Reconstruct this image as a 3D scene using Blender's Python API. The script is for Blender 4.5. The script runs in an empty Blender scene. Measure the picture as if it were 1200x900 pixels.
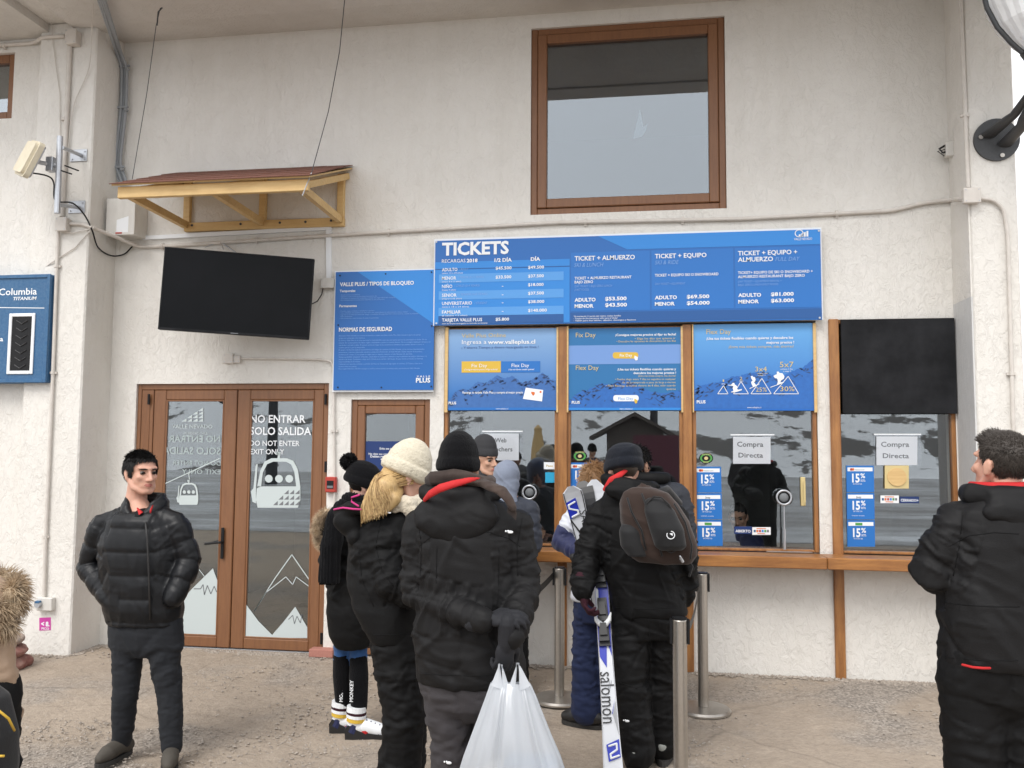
import bpy, math, random
import numpy as np
from mathutils import Vector, Matrix, Quaternion
from math import sin, cos, pi, radians, sqrt, hypot, atan2
random.seed(7); np.random.seed(7)
S = bpy.context.scene; COL = S.collection

# ---------------------------------------------------------------- camera, sky, sun, exposure
FPX, YAW, PITCH, ROLL, CH, CD = 1005., radians(-8.717), radians(4.285), radians(.396), 1.70, 6.854
_f = np.array([sin(YAW)*cos(PITCH), cos(YAW)*cos(PITCH), sin(PITCH)])
_r = np.array([cos(YAW), -sin(YAW), 0.]); _u = np.cross(_r, _f)
_r, _u = _r*cos(ROLL)+_u*sin(ROLL), -_r*sin(ROLL)+_u*cos(ROLL)
cam = bpy.data.cameras.new('camera'); co = bpy.data.objects.new('camera', cam); COL.objects.link(co)
cam.lens = 36*FPX/1200; cam.sensor_width = 36; cam.clip_end = 2000; cam.clip_start = .05
co.matrix_world = Matrix(((_r[0], _u[0], -_f[0], 0), (_r[1], _u[1], -_f[1], -CD), (_r[2], _u[2], -_f[2], CH), (0, 0, 0, 1)))
S.camera = co
SUN_EL, SUN_AZ = radians(52), radians(200)
w = bpy.data.worlds.new('World'); S.world = w; w.use_nodes = True
nt = w.node_tree; bg = nt.nodes['Background']
sky = nt.nodes.new('ShaderNodeTexSky'); sky.sky_type = 'NISHITA'; sky.sun_disc = False
sky.sun_elevation = SUN_EL; sky.sun_rotation = SUN_AZ; sky.altitude = 2500; sky.dust_density = 4; sky.air_density = 1.0
hs = nt.nodes.new('ShaderNodeHueSaturation'); hs.inputs['Saturation'].default_value = .16; hs.inputs['Value'].default_value = 1.0
mixw = nt.nodes.new('ShaderNodeMix'); mixw.data_type = 'RGBA'; mixw.inputs[0].default_value = .55
mixw.inputs[7].default_value = (7.2, 7.25, 7.35, 1)
nt.links.new(sky.outputs[0], hs.inputs['Color']); nt.links.new(hs.outputs[0], mixw.inputs[6])
nt.links.new(mixw.outputs[2], bg.inputs[0]); bg.inputs[1].default_value = .15
sl = bpy.data.lights.new('sun', 'SUN'); sl.energy = 1.15; sl.angle = radians(28); sl.color = (1, .965, .92)
so = bpy.data.objects.new('sun', sl); COL.objects.link(so)
sd = Vector((sin(SUN_AZ)*cos(SUN_EL), cos(SUN_AZ)*cos(SUN_EL), sin(SUN_EL)))
so.rotation_euler = sd.to_track_quat('Z', 'Y').to_euler(); so.location = sd*30
S.view_settings.view_transform = 'Standard'; S.view_settings.look = 'None'; S.view_settings.exposure = .87; S.view_settings.gamma = 1
S.cycles.max_bounces = 7; S.cycles.transparent_max_bounces = 16; S.cycles.caustics_reflective = False; S.cycles.caustics_refractive = False

# ---------------------------------------------------------------- where a point of the photo lies in the place
def ray(px, py): return _f+_r*(px-600)/FPX-_u*(py-450)/FPX
def W(px, py, y=0.):                      # on the vertical plane at distance y from the wall face
    d = ray(px, py); t = (y+CD)/d[1]; return Vector((d[0]*t, y, CH+d[2]*t))
def G(px, py, z=0.):                      # on the ground
    d = ray(px, py); t = (z-CH)/d[2]; return Vector((d[0]*t, -CD+d[1]*t, z))
def D(px, py, d): return W(px, py, d-CD)  # at distance d in front of the camera

# ---------------------------------------------------------------- materials
def mat(name, col, rough=.6, metal=0., bump=None, var=None, spec=.5, sheen=0, coat=0, noise=None, trans=None, sub=0):
    """bump=(scale, strength, dist), noise=[(scale, amount, colour2, stretch)]"""
    m = bpy.data.materials.new(name); m.use_nodes = True; n = m.node_tree.nodes; l = m.node_tree.links
    b = n['Principled BSDF']; b.inputs['Base Color'].default_value = (*col, 1); b.inputs['Roughness'].default_value = rough
    b.inputs['Metallic'].default_value = metal; b.inputs['Specular IOR Level'].default_value = spec
    if sheen: b.inputs['Sheen Weight'].default_value = sheen; b.inputs['Sheen Roughness'].default_value = .5
    if coat: b.inputs['Coat Weight'].default_value = coat; b.inputs['Coat Roughness'].default_value = .15
    if sub: b.inputs['Subsurface Weight'].default_value = sub; b.inputs['Subsurface Radius'].default_value = (.012, .005, .003)
    tc = n.new('ShaderNodeTexCoord')
    prev = None
    for k, (sc, amt, c2, st) in enumerate(noise or []):
        mp = n.new('ShaderNodeMapping'); mp.inputs['Scale'].default_value = st; l.new(tc.outputs['Object'], mp.inputs[0])
        t = n.new('ShaderNodeTexNoise'); t.inputs['Scale'].default_value = sc; t.inputs['Detail'].default_value = 6; t.inputs['Roughness'].default_value = .6
        l.new(mp.outputs[0], t.inputs['Vector'])
        r = n.new('ShaderNodeValToRGB'); r.color_ramp.elements[0].position = .38; r.color_ramp.elements[1].position = .66
        r.color_ramp.elements[1].color = (amt, amt, amt, 1); l.new(t.outputs[0], r.inputs[0])
        mx = n.new('ShaderNodeMix'); mx.data_type = 'RGBA'; l.new(r.outputs[0], mx.inputs[0])
        if prev: l.new(prev, mx.inputs[6])
        else: mx.inputs[6].default_value = (*col, 1)
        mx.inputs[7].default_value = (*c2, 1); prev = mx.outputs[2]
    if prev: l.new(prev, b.inputs['Base Color'])
    if bump:
        hs_ = None
        for sc, stg, st, *rd in bump:
            mp = n.new('ShaderNodeMapping'); mp.inputs['Scale'].default_value = st; l.new(tc.outputs['Object'], mp.inputs[0])
            t = n.new('ShaderNodeTexNoise'); t.inputs['Scale'].default_value = sc; t.inputs['Detail'].default_value = 4
            if rd: t.noise_type = 'RIDGED_MULTIFRACTAL'; t.inputs['Detail'].default_value = 2; t.inputs['Distortion'].default_value = .6
            l.new(mp.outputs[0], t.inputs['Vector'])
            bp = n.new('ShaderNodeBump'); bp.inputs['Strength'].default_value = 1; bp.inputs['Distance'].default_value = stg
            l.new(t.outputs[0], bp.inputs['Height'])
            if hs_: l.new(hs_, bp.inputs['Normal'])
            hs_ = bp.outputs[0]
        l.new(hs_, b.inputs['Normal'])
    return m
I3 = (1, 1, 1)
M = {}
def glassmat(name, tint, refl):
    m = bpy.data.materials.new(name); m.use_nodes = True; n = m.node_tree.nodes; l = m.node_tree.links
    n.remove(n['Principled BSDF']); o = n['Material Output']
    t = n.new('ShaderNodeBsdfTransparent'); t.inputs[0].default_value = (*tint, 1)
    g = n.new('ShaderNodeBsdfGlossy'); g.inputs['Roughness'].default_value = .0; g.inputs[0].default_value = (.93, .97, 1, 1)
    lw = n.new('ShaderNodeLayerWeight'); lw.inputs[0].default_value = .25
    mr = n.new('ShaderNodeMapRange'); mr.inputs[1].default_value = 0; mr.inputs[2].default_value = 1; mr.inputs[3].default_value = refl; mr.inputs[4].default_value = 1
    l.new(lw.outputs[1], mr.inputs[0])
    # float glass waviness: very faint bump
    tc = n.new('ShaderNodeTexCoord'); nz = n.new('ShaderNodeTexNoise'); nz.inputs['Scale'].default_value = 2.2
    bp = n.new('ShaderNodeBump'); bp.inputs['Distance'].default_value = .00012; l.new(tc.outputs['Object'], nz.inputs[0]); l.new(nz.outputs[0], bp.inputs['Height']); l.new(bp.outputs[0], g.inputs['Normal'])
    mx = n.new('ShaderNodeMixShader'); l.new(mr.outputs[0], mx.inputs[0]); l.new(t.outputs[0], mx.inputs[1]); l.new(g.outputs[0], mx.inputs[2]); l.new(mx.outputs[0], o.inputs[0])
    return m
def M_plaster(name, base, dirt=.35):
    m = mat(name, base, .92, spec=.2, noise=[(1.1, dirt*.55, (base[0]*.83, base[1]*.81, base[2]*.78), I3), (9, dirt*.35, (base[0]*.86, base[1]*.84, base[2]*.8), (1, 1, .6)),
                                            (.5, .5, (base[0]*.87, base[1]*.86, base[2]*.84), (1.6, 1, .35)), (1.5, .12, (base[0]*.74, base[1]*.71, base[2]*.66), (5, 5, .3))])
    n = m.node_tree.nodes; l = m.node_tree.links; b = n['Principled BSDF']; tc = n.new('ShaderNodeTexCoord')
    # trowelled stucco: smooth skin interrupted by ragged drag marks
    wn = n.new('ShaderNodeTexNoise'); wn.inputs['Scale'].default_value = 6; wn.inputs['Detail'].default_value = 4; l.new(tc.outputs['Object'], wn.inputs[0])
    mp = n.new('ShaderNodeMapping'); mp.inputs['Scale'].default_value = (1, 1, .62); mp.inputs['Rotation'].default_value = (0, .6, 0); l.new(tc.outputs['Object'], mp.inputs[0])
    t = n.new('ShaderNodeTexNoise'); t.inputs['Scale'].default_value = 19; t.inputs['Detail'].default_value = 9; t.inputs['Roughness'].default_value = .66; t.inputs['Distortion'].default_value = .9
    l.new(mp.outputs[0], t.inputs[0])
    r = n.new('ShaderNodeValToRGB'); r.color_ramp.elements[0].position = .42; r.color_ramp.elements[1].position = .56; l.new(t.outputs[0], r.inputs[0])
    mu = n.new('ShaderNodeMath'); mu.operation = 'MULTIPLY'; l.new(r.outputs[0], mu.inputs[0]); l.new(wn.outputs[0], mu.inputs[1])
    bp = n.new('ShaderNodeBump'); bp.inputs['Distance'].default_value = .0072; bp.inputs['Strength'].default_value = .7; l.new(mu.outputs[0], bp.inputs['Height'])
    f = n.new('ShaderNodeTexNoise'); f.inputs['Scale'].default_value = 110; l.new(tc.outputs['Object'], f.inputs[0])
    b2 = n.new('ShaderNodeBump'); b2.inputs['Distance'].default_value = .0016; l.new(f.outputs[0], b2.inputs['Height']); l.new(bp.outputs[0], b2.inputs['Normal'])
    l.new(b2.outputs[0], b.inputs['Normal'])
    # sparse grey pits / scuffs
    v = n.new('ShaderNodeTexNoise'); v.inputs['Scale'].default_value = 21; v.inputs['Detail'].default_value = 8; v.inputs['Roughness'].default_value = .75; v.inputs['Distortion'].default_value = 1.5
    l.new(mp.outputs[0], v.inputs[0])
    vr = n.new('ShaderNodeValToRGB'); vr.color_ramp.elements[0].position = .64; vr.color_ramp.elements[1].position = .74; vr.color_ramp.elements[1].color = (.5, .5, .5, 1); l.new(v.outputs[0], vr.inputs[0])
    src = b.inputs['Base Color'].links[0].from_socket
    mx = n.new('ShaderNodeMix'); mx.data_type = 'RGBA'; l.new(vr.outputs[0], mx.inputs[0]); l.new(src, mx.inputs[6]); mx.inputs[7].default_value = (base[0]*.5, base[1]*.47, base[2]*.43, 1)
    l.new(mx.outputs[2], b.inputs['Base Color'])
    return m
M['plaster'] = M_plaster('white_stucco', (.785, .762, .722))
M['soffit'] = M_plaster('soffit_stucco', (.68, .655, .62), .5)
M['flatgrey'] = mat('grey_render_strip', (.56, .56, .55), .9, noise=[(30, .5, (.66, .66, .65), (1, 1, .3))], bump=[(60, .002, I3)])
M['brown'] = mat('brown_laminate_frame', (.215, .098, .042), .42, noise=[(7, .55, (.145, .06, .028), (6, 6, .5)), (60, .3, (.29, .125, .06), (5, 5, .3))], bump=[(90, .0006, (4, 4, .3))])
M['varnish'] = mat('varnished_wood', (.38, .175, .055), .38, noise=[(6, .9, (.19, .075, .024), (5, 5, .4)), (50, .4, (.47, .21, .07), (5, 5, .4)), (4, .35, (.16, .06, .022), I3)], bump=[(70, .0008, (5, 5, .4))])
M['varnish_h'] = mat('varnished_plank', (.40, .18, .052), .36, noise=[(6, .9, (.20, .078, .024), (.4, 5, 5)), (50, .4, (.5, .22, .07), (.4, 5, 5)), (3, .4, (.15, .055, .02), I3)], bump=[(70, .0008, (.4, 5, 5))])
M['pine'] = mat('raw_pine', (.70, .49, .22), .6, noise=[(8, .55, (.55, .33, .12), (.5, 6, 6)), (70, .35, (.75, .53, .26), (.3, 6, 6)), (5, .18, (.3, .16, .06), I3)], bump=[(80, .0008, (.4, 5, 5))])
M['shingle'] = mat('brown_shingle', (.13, .055, .038), .9, noise=[(60, .8, (.22, .09, .06), I3)], bump=[(200, .002, I3)])
M['glass'] = glassmat('window_glass', (.95, .97, .97), .145)
M['glassd'] = glassmat('door_glass', (.85, .88, .88), .125)
M['glassu'] = glassmat('upper_window_glass', (.6, .66, .7), .16)
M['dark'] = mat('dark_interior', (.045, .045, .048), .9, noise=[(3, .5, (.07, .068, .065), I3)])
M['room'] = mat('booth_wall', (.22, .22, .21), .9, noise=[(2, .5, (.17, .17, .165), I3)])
M['white'] = mat('white_print', (.80, .82, .84), .55)
M['whitepl'] = mat('white_plastic', (.66, .64, .60), .5, noise=[(18, .4, (.52, .5, .46), (1, 1, .4))])
M['cream'] = mat('cream_radome', (.68, .62, .48), .5, noise=[(15, .4, (.58, .52, .4), I3)])
M['conduit'] = mat('painted_conduit', (.64, .60, .55), .6, noise=[(12, .5, (.5, .46, .42), I3)])
M['gconduit'] = mat('grey_conduit', (.30, .32, .34), .5, noise=[(12, .5, (.24, .25, .27), I3)])
M['steel'] = mat('brushed_steel', (.46, .43, .39), .33, metal=.9, noise=[(9, .6, (.34, .31, .27), (1, 1, .25)), (60, .3, (.56, .53, .5), I3)])
M['galv'] = mat('galvanised_steel', (.52, .54, .57), .42, metal=.7, noise=[(40, .5, (.42, .43, .46), I3)])
M['black'] = mat('black_plastic', (.010, .010, .011), .45, spec=.25)
M['blackm'] = mat('matte_black_board', (.012, .0125, .014), .8, spec=.15, noise=[(4, .5, (.035, .036, .04), I3)])
M['screen'] = mat('tv_screen', (.003, .0035, .0045), .3, spec=.12, noise=[(2.5, .5, (.006, .006, .008), I3)])
M['lampm'] = mat('grey_iron_lamp', (.045, .047, .05), .5, noise=[(80, .4, (.07, .07, .075), I3)], bump=[(150, .0006, I3)])
M['lampg'] = mat('lamp_glass', (.85, .87, .88), .12, coat=1, bump=[(14, .012, (1, 1, .08))])
M['red'] = mat('red_plastic', (.42, .045, .03), .45)
M['brick'] = mat('pink_brick', (.42, .19, .15), .9, noise=[(40, .5, (.33, .14, .11), I3)], bump=[(90, .003, I3)])
M['blue1'] = mat('sign_blue', (.012, .128, .43), .42); M['blue2'] = mat('sign_blue_light', (.022, .225, .64), .42)
M['blue3'] = mat('sign_blue_mid', (.014, .155, .50), .42); M['blue4'] = mat('sign_blue_stripe', (.085, .31, .70), .42)
M['blue5'] = mat('sign_blue_deep', (.009, .088, .30), .42); M['blued'] = mat('sign_navy', (.006, .03, .14), .45)
M['bluesh'] = mat('sign_teal', (.018, .155, .38), .45); M['bluepale'] = mat('poster_pale', (.16, .30, .62), .45)
M['cbox'] = mat('panel_blue_paint', (.018, .095, .22), .45, noise=[(9, .5, (.026, .12, .26), I3), (50, .12, (.3, .4, .5), I3)])
M['gold'] = mat('print_gold', (.62, .50, .24), .55); M['yellow'] = mat('print_yellow', (.68, .44, .05), .5)
M['navyt'] = mat('print_navy', (.03, .08, .25), .5); M['greyt'] = mat('print_grey', (.16, .17, .18), .6); M['palet'] = mat('print_faint', (.2, .38, .72), .5)
M['orange'] = mat('print_orange', (.7, .16, .03), .5); M['green'] = mat('print_green', (.07, .3, .06), .5)
M['paper'] = mat('paper', (.84, .87, .90), .6, noise=[(5, .3, (.76, .80, .84), I3)]); M['film'] = glassmat('plastic_sleeve', (.985, .985, .99), .012)
M['frost'] = mat('frosted_decal', (.52, .58, .58), .6); M['frostd'] = mat('frosted_decal_inside', (.36, .42, .42), .6)
M['magenta'] = mat('magenta_sticker', (.55, .05, .33), .5); M['cyan'] = mat('cyan_sticker', (.02, .36, .6), .5)

# ---------------------------------------------------------------- mesh building
class MB:
    def __init__(s): s.v = []; s.f = []; s.mi = []; s.cur = 0
    def add(s, vs, fs):
        o = len(s.v); s.v += [tuple(v) for v in vs]; s.f += [tuple(i+o for i in f) for f in fs]; s.mi += [s.cur]*len(fs); return s
    def box(s, a, b, bev=0.):
        x0, y0, z0 = [min(a[i], b[i]) for i in range(3)]; x1, y1, z1 = [max(a[i], b[i]) for i in range(3)]
        if not bev:
            return s.add([(x, y, z) for x in (x0, x1) for y in (y0, y1) for z in (z0, z1)],
                         [(0, 1, 3, 2), (4, 6, 7, 5), (0, 4, 5, 1), (2, 3, 7, 6), (0, 2, 6, 4), (1, 5, 7, 3)])
        c = [((x0, x0+bev, x1-bev, x1), (y0, y0+bev, y1-bev, y1), (z0, z0+bev, z1-bev, z1))][0]
        vs = []; ix = {}
        for i in (0, 1):
            for j in (0, 1):
                for k in (0, 1):
                    for ax in range(3):
                        p = []
                        for d_, q in enumerate((i, j, k)):
                            e = (0 if q == 0 else 3); n_ = (1 if q == 0 else 2)
                            p.append(c[d_][e if d_ == ax else n_])
                        ix[(i, j, k, ax)] = len(vs); vs.append(p)
        F = []
        for ax in range(3):
            for q in (0, 1):
                o = [d_ for d_ in range(3) if d_ != ax]; r_ = []
                for u_, v_ in ((0, 0), (1, 0), (1, 1), (0, 1)):
                    t = [0, 0, 0]; t[ax] = q; t[o[0]] = u_; t[o[1]] = v_; r_.append(ix[(*t, ax)])
                F.append(r_)
        for ax in range(3):
            o = [d_ for d_ in range(3) if d_ != ax]
            for u_ in (0, 1):
                for v_ in (0, 1):
                    t0 = [0, 0, 0]; t0[o[0]] = u_; t0[o[1]] = v_; t1 = list(t0); t1[ax] = 1
                    F.append([ix[(*t0, o[0])], ix[(*t1, o[0])], ix[(*t1, o[1])], ix[(*t0, o[1])]])
        for i in (0, 1):
            for j in (0, 1):
                for k in (0, 1): F.append([ix[(i, j, k, 0)], ix[(i, j, k, 1)], ix[(i, j, k, 2)]])
        return s.add(vs, F)
    def tube(s, pts, r, n=10, cap=True, rnd=False, flat=1., up=None):
        P = [Vector(p) for p in pts]; rr = list(r) if hasattr(r, '__len__') else [r]*len(P)
        if rnd:   # rounded ends
            d0 = (P[0]-P[1]).normalized(); d1 = (P[-1]-P[-2]).normalized()
            pre = [(P[0]+d0*rr[0]*.92, rr[0]*.38), (P[0]+d0*rr[0]*.6, rr[0]*.8)]; post = [(P[-1]+d1*rr[-1]*.6, rr[-1]*.8), (P[-1]+d1*rr[-1]*.92, rr[-1]*.38)]
            P = [a for a, _ in pre]+P+[a for a, _ in post]; rr = [b for _, b in pre]+rr+[b for _, b in post]
        vs = []; prev = None
        for i, p in enumerate(P):
            t = (P[min(i+1, len(P)-1)]-P[max(i-1, 0)]).normalized()
            if prev is None:
                a = Vector(up) if up else (Vector((0, 0, 1)) if abs(t.z) < .9 else Vector((1, 0, 0)))
                x = (a-t*a.dot(t)).normalized()
            else: x = (prev-t*prev.dot(t)).normalized()
            prev = x; y = t.cross(x)
            for k in range(n):
                a = 2*pi*k/n; vs.append(p+(x*cos(a)*flat+y*sin(a))*rr[i])
        F = []
        for i in range(len(P)-1):
            for k in range(n): F.append((i*n+k, i*n+(k+1) % n, (i+1)*n+(k+1) % n, (i+1)*n+k))
        if cap: F.append(tuple(range(n-1, -1, -1))); F.append(tuple((len(P)-1)*n+k for k in range(n)))
        return s.add(vs, F)
    def ell(s, c, r, rot=None, nu=14, nv=9):
        c = Vector(c); r = r if hasattr(r, '__len__') else (r, r, r); vs = [Vector((0, 0, 1))]; F = []
        for i in range(1, nv):
            for k in range(nu): th = pi*i/nv; ph = 2*pi*k/nu; vs.append(Vector((sin(th)*cos(ph), sin(th)*sin(ph), cos(th))))
        vs.append(Vector((0, 0, -1)))
        for k in range(nu): F.append((0, 1+k, 1+(k+1) % nu))
        for i in range(nv-2):
            for k in range(nu): a = 1+i*nu; F.append((a+k, a+nu+k, a+nu+(k+1) % nu, a+(k+1) % nu))
        a = 1+(nv-2)*nu
        for k in range(nu): F.append((a+k, len(vs)-1, a+(k+1) % nu))
        out = []
        for v in vs:
            v = Vector((v.x*r[0], v.y*r[1], v.z*r[2]))
            if rot is not None: v = rot @ v
            out.append(c+v)
        return s.add(out, F)
    def loft(s, rings, n=28, ex=2.3):
        """rings: (centre, rx, ry[, yaw[, tilt]]) horizontal super-ellipses joined into one closed skin"""
        vs = []; F = []
        for R_ in rings:
            c = Vector(R_[0]); rx, ry = R_[1], R_[2]; yw = R_[3] if len(R_) > 3 else 0; ti = R_[4] if len(R_) > 4 else 0
            q = Matrix.Rotation(yw, 3, 'Z') @ Matrix.Rotation(ti, 3, 'X')
            for k in range(n):
                a = 2*pi*k/n; ca, sa = cos(a), sin(a)
                vs.append(c+q @ Vector((rx*math.copysign(abs(ca)**(2/ex), ca), ry*math.copysign(abs(sa)**(2/ex), sa), 0)))
        m_ = len(rings)
        for i in range(m_-1):
            for k in range(n): F.append((i*n+k, i*n+(k+1) % n, (i+1)*n+(k+1) % n, (i+1)*n+k))
        F.append(tuple(range(n-1, -1, -1))); F.append(tuple((m_-1)*n+k for k in range(n)))
        return s.add(vs, F)
    def prism(s, pts, y0, y1):            # polygon in (x, z), extruded along y
        n = len(pts); return s.add([(x, y0, z) for x, z in pts]+[(x, y1, z) for x, z in pts],
                                   [tuple(range(n)), tuple(range(2*n-1, n-1, -1))]+[(k, n+k, n+(k+1) % n, (k+1) % n) for k in range(n)])
    def poly(s, pts): return s.add(pts, [tuple(range(len(pts)))])
    def build(s, name, m, parent=None, smooth=False, loc=None):
        me = bpy.data.meshes.new(name); off = Vector((0, 0, 0))
        if parent is not None: off = worldloc(parent)
        if loc is not None: off = Vector(loc)
        vs = [(a-off.x, b-off.y, c-off.z) for a, b, c in s.v]
        me.from_pydata(vs, [], s.f)
        for mm in (m if isinstance(m, (list, tuple)) else [m]): me.materials.append(mm)
        if len(me.materials) > 1: me.polygons.foreach_set('material_index', s.mi)
        import bmesh
        bm = bmesh.new(); bm.from_mesh(me); bmesh.ops.recalc_face_normals(bm, faces=bm.faces); bm.to_mesh(me); bm.free()
        if smooth:
            me.shade_smooth()
        o = bpy.data.objects.new(name, me); COL.objects.link(o)
        if parent is not None: o.parent = parent
        elif loc is not None: o.location = off
        return o
def worldloc(o):
    v = Vector((0, 0, 0))
    while o is not None: v += o.location; o = o.parent
    return v
def tag(o, label, cat, group=None):
    o['label'] = label; o['category'] = cat
    if group: o['group'] = group
    return o
def thing(name, loc, label, cat, group=None):
    o = bpy.data.objects.new(name, None); o.empty_display_size = .1; COL.objects.link(o); o.location = loc
    return tag(o, label, cat, group)
def struct(o): o['kind'] = 'structure'; return o
def autosmooth(o, ang=40):
    me = o.data; me.shade_smooth()
    try: me.set_sharp_from_angle(angle=radians(ang))
    except Exception: pass
    return o

# ---------------------------------------------------------------- flat print
_tc = bpy.data.curves.new('type', 'FONT'); _to = bpy.data.objects.new('type', _tc); COL.objects.link(_to)
_tc.resolution_u = 2
def _glyphs(s, bold, shear):
    _tc.body = s; _tc.size = 1; _tc.offset = bold; _tc.shear = shear
    dg = bpy.context.evaluated_depsgraph_get(); dg.update()
    me = bpy.data.meshes.new_from_object(_to.evaluated_get(dg))
    v = np.zeros(len(me.vertices)*3); me.vertices.foreach_get('co', v); v = v.reshape(-1, 3)
    f = [tuple(p.vertices) for p in me.polygons]; bpy.data.meshes.remove(me); return v, f
CAPH = .73
_v, _ = _glyphs('H', 0, 0); CAPH = float(_v[:, 1].max()-_v[:, 1].min())
def text(mb, s, px0, px1, py, cap, y, bold=0., shear=0., align='l', mirror=False):
    """print s on plane y; left edge at px0, right edge at px1 (None = natural), baseline py, capitals cap pixels tall"""
    v, f = _glyphs(s, bold, shear)
    if len(v) == 0: return
    a = W(px0, py, y); h = (W(px0, py-cap, y).z-a.z)/CAPH
    wd = v[:, 0].max()-v[:, 0].min(); x = (v[:, 0]-v[:, 0].min())
    if px1 is not None: sx = (W(px1, py, y).x-a.x)/wd
    else: sx = h
    if mirror: x = wd-x
    X = a.x+x*sx
    if align == 'r': X = X-wd*sx
    if align == 'c': X = X-wd*sx/2
    Z = a.z+v[:, 1]*h
    mb.add([(X[i], y, Z[i]) for i in range(len(X))], f)
def lines(items, m, root, nm='lettering'):   # each line of print is a piece of its own
    for kw, args in items:
        mb = MB(); text(mb, *args, **kw); mb.build(nm, m, root)
def cr(pts, n=6):                          # smooth a hanging cable
    P = [Vector(p) for p in pts]; P = [P[0]*2-P[1]]+P+[P[-1]*2-P[-2]]; out = []
    for i in range(1, len(P)-2):
        for k in range(n):
            t = k/n; a, b, c, d = P[i-1:i+3]; out.append(.5*((2*b)+(c-a)*t+(2*a-5*b+4*c-d)*t*t+(3*b-a-3*c+d)*t**3))
    return out+[P[-2]]
def rect(mb, px0, py0, px1, py1, y):      # flat patch spanned by two photo corners
    a = W(px0, py0, y); b = W(px1, py1, y)
    mb.poly([(a.x, y, a.z), (b.x, y, a.z), (b.x, y, b.z), (a.x, y, b.z)])
def ppoly(mb, pts, y): mb.poly([W(x, z, y) for x, z in pts])
def pline(mb, pts, wpx, y, closed=False):
    P = [W(x, z, y) for x, z in pts]; wd = wpx/147*.5; n = len(P)
    for i in range(n if closed else n-1):
        a, b = P[i], P[(i+1) % n]; d = (b-a).normalized(); p = Vector((-d.z, 0, d.x))*wd
        mb.poly([a-p, b-p, b+p, a+p])
# ================================================================ the place
XL, XR = W(128, 480).x, W(1121, 480).x
PYL = -.385; PYR = -.36                      # faces of the left and right pillars
ZT = W(400, 33).z                           # top of the wall
YS = -1.3                                  # edge of the overhang
building = thing('ticket_office', (0, 0, 0), 'white stuccoed ticket office building with brown framed doors and a deep overhang', 'building')
def cells(mb, x0, x1, z0, z1, holes, y, th):
    xs = sorted({x0, x1, *[h[0] for h in holes], *[h[1] for h in holes]}); zs = sorted({z0, z1, *[h[2] for h in holes], *[h[3] for h in holes]})
    for i in range(len(xs)-1):
        for j in range(len(zs)-1):
            cx, cz = (xs[i]+xs[i+1])/2, (zs[j]+zs[j+1])/2
            if any(h[0] < cx < h[1] and h[2] < cz < h[3] for h in holes): continue
            for yy in (y, y+th): mb.poly([(xs[i], yy, zs[j]), (xs[i+1], yy, zs[j]), (xs[i+1], yy, zs[j+1]), (xs[i], yy, zs[j+1])])
    for a, b, c, d in holes:
        for P in (((a, c), (a, d)), ((b, c), (b, d)), ((a, c), (b, c)), ((a, d), (b, d))):
            (p, q), (r_, s_) = P; mb.poly([(p, y, q), (r_, y, s_), (r_, y+th, s_), (p, y+th, q)])
def span(px0, px1, py0, py1, y=0.):          # opening from photo edges: x0, x1, z0, z1
    m_ = (py0+py1)/2; c = (px0+px1)/2
    return (W(px0, m_, y).x, W(px1, m_, y).x, W(c, py1, y).z, W(c, py0, y).z)
hd = span(154, 382, 449.4, 765); hd = (hd[0], hd[1], 0, hd[3])
hs_ = span(408.5, 502, 468, 765); hs_ = (hs_[0], hs_[1], 0, hs_[3])
ZC = W(812, 650, -.30).z                     # counter top
hw = span(520, 958, 384, 600); hw = (hw[0], hw[1], ZC-.03, W(740, 379).z)
h4 = span(973, 1120, 373, 600); h4 = (h4[0], h4[1], ZC-.03, W(1045, 373.5).z)
hu = (W(622, 140).x, W(850.5, 140).x, W(735, 248).z, W(735, 26).z)
mb = MB(); cells(mb, XL, XR, -.05, ZT, [hd, hs_, hw, h4, hu], 0, .22); mb.build('wall', M['plaster'], building)
# cove and soffit of the overhang
mb = MB()
y1 = -.42; zc = W(215, 23.5, y1).z
mb.poly([(XL, 0, ZT), (XR+1.2, 0, ZT), (XR+1.2, y1, zc), (XL, y1, zc)])
mb.poly([(XL-.2, y1, zc), (XR+1.2, y1, zc), (XR+1.2, YS, zc+.02), (XL-.2, YS, zc+.02)])
mb.box((XL-.2, YS, zc+.0), (XR+1.2, YS-.25, zc+.9)); mb.box((XL-3, 0.05, zc+.55), (XR+1.2, YS+.05, zc+.9))
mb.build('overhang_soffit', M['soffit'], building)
# left pillar, its beam and the wall beyond
pxl = W(27, 450, PYL).x; zp = W(95, 25, PYL).z
YLW = -.30
mb = MB(); mb.box((pxl, PYL, -.05), (XL, .2, zp), .012); mb.build('pillar', M['plaster'], building)
mb = MB(); bx1 = W(107, 25, PYL).x
mb.poly([(W(58, 27, PYL).x, PYL-.02, zp-.005), (bx1, PYL-.02, zp-.005), (bx1, YS, zp-.005), (W(58, 27, PYL).x, YS, zp-.005)])
xb0 = W(58, 27, PYL).x
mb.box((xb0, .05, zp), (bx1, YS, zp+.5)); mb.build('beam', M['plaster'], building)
mb = MB(); wz = W(10, 62, YLW)
hl = (W(-40, 100, YLW).x, W(15.5, 100, YLW).x, W(5, 139, YLW).z, W(5, 62, YLW).z)
cells(mb, pxl-3.2, pxl+.001, -.05, zp+.3, [hl], YLW, .2); mb.build('wall', M['plaster'], building)
mb = MB(); zl = W(20, 47, YLW).z
mb.box((pxl-3.2, YLW, zl), (xb0-.002, YS, zl+.5)); mb.build('soffit', M['soffit'], building)
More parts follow.
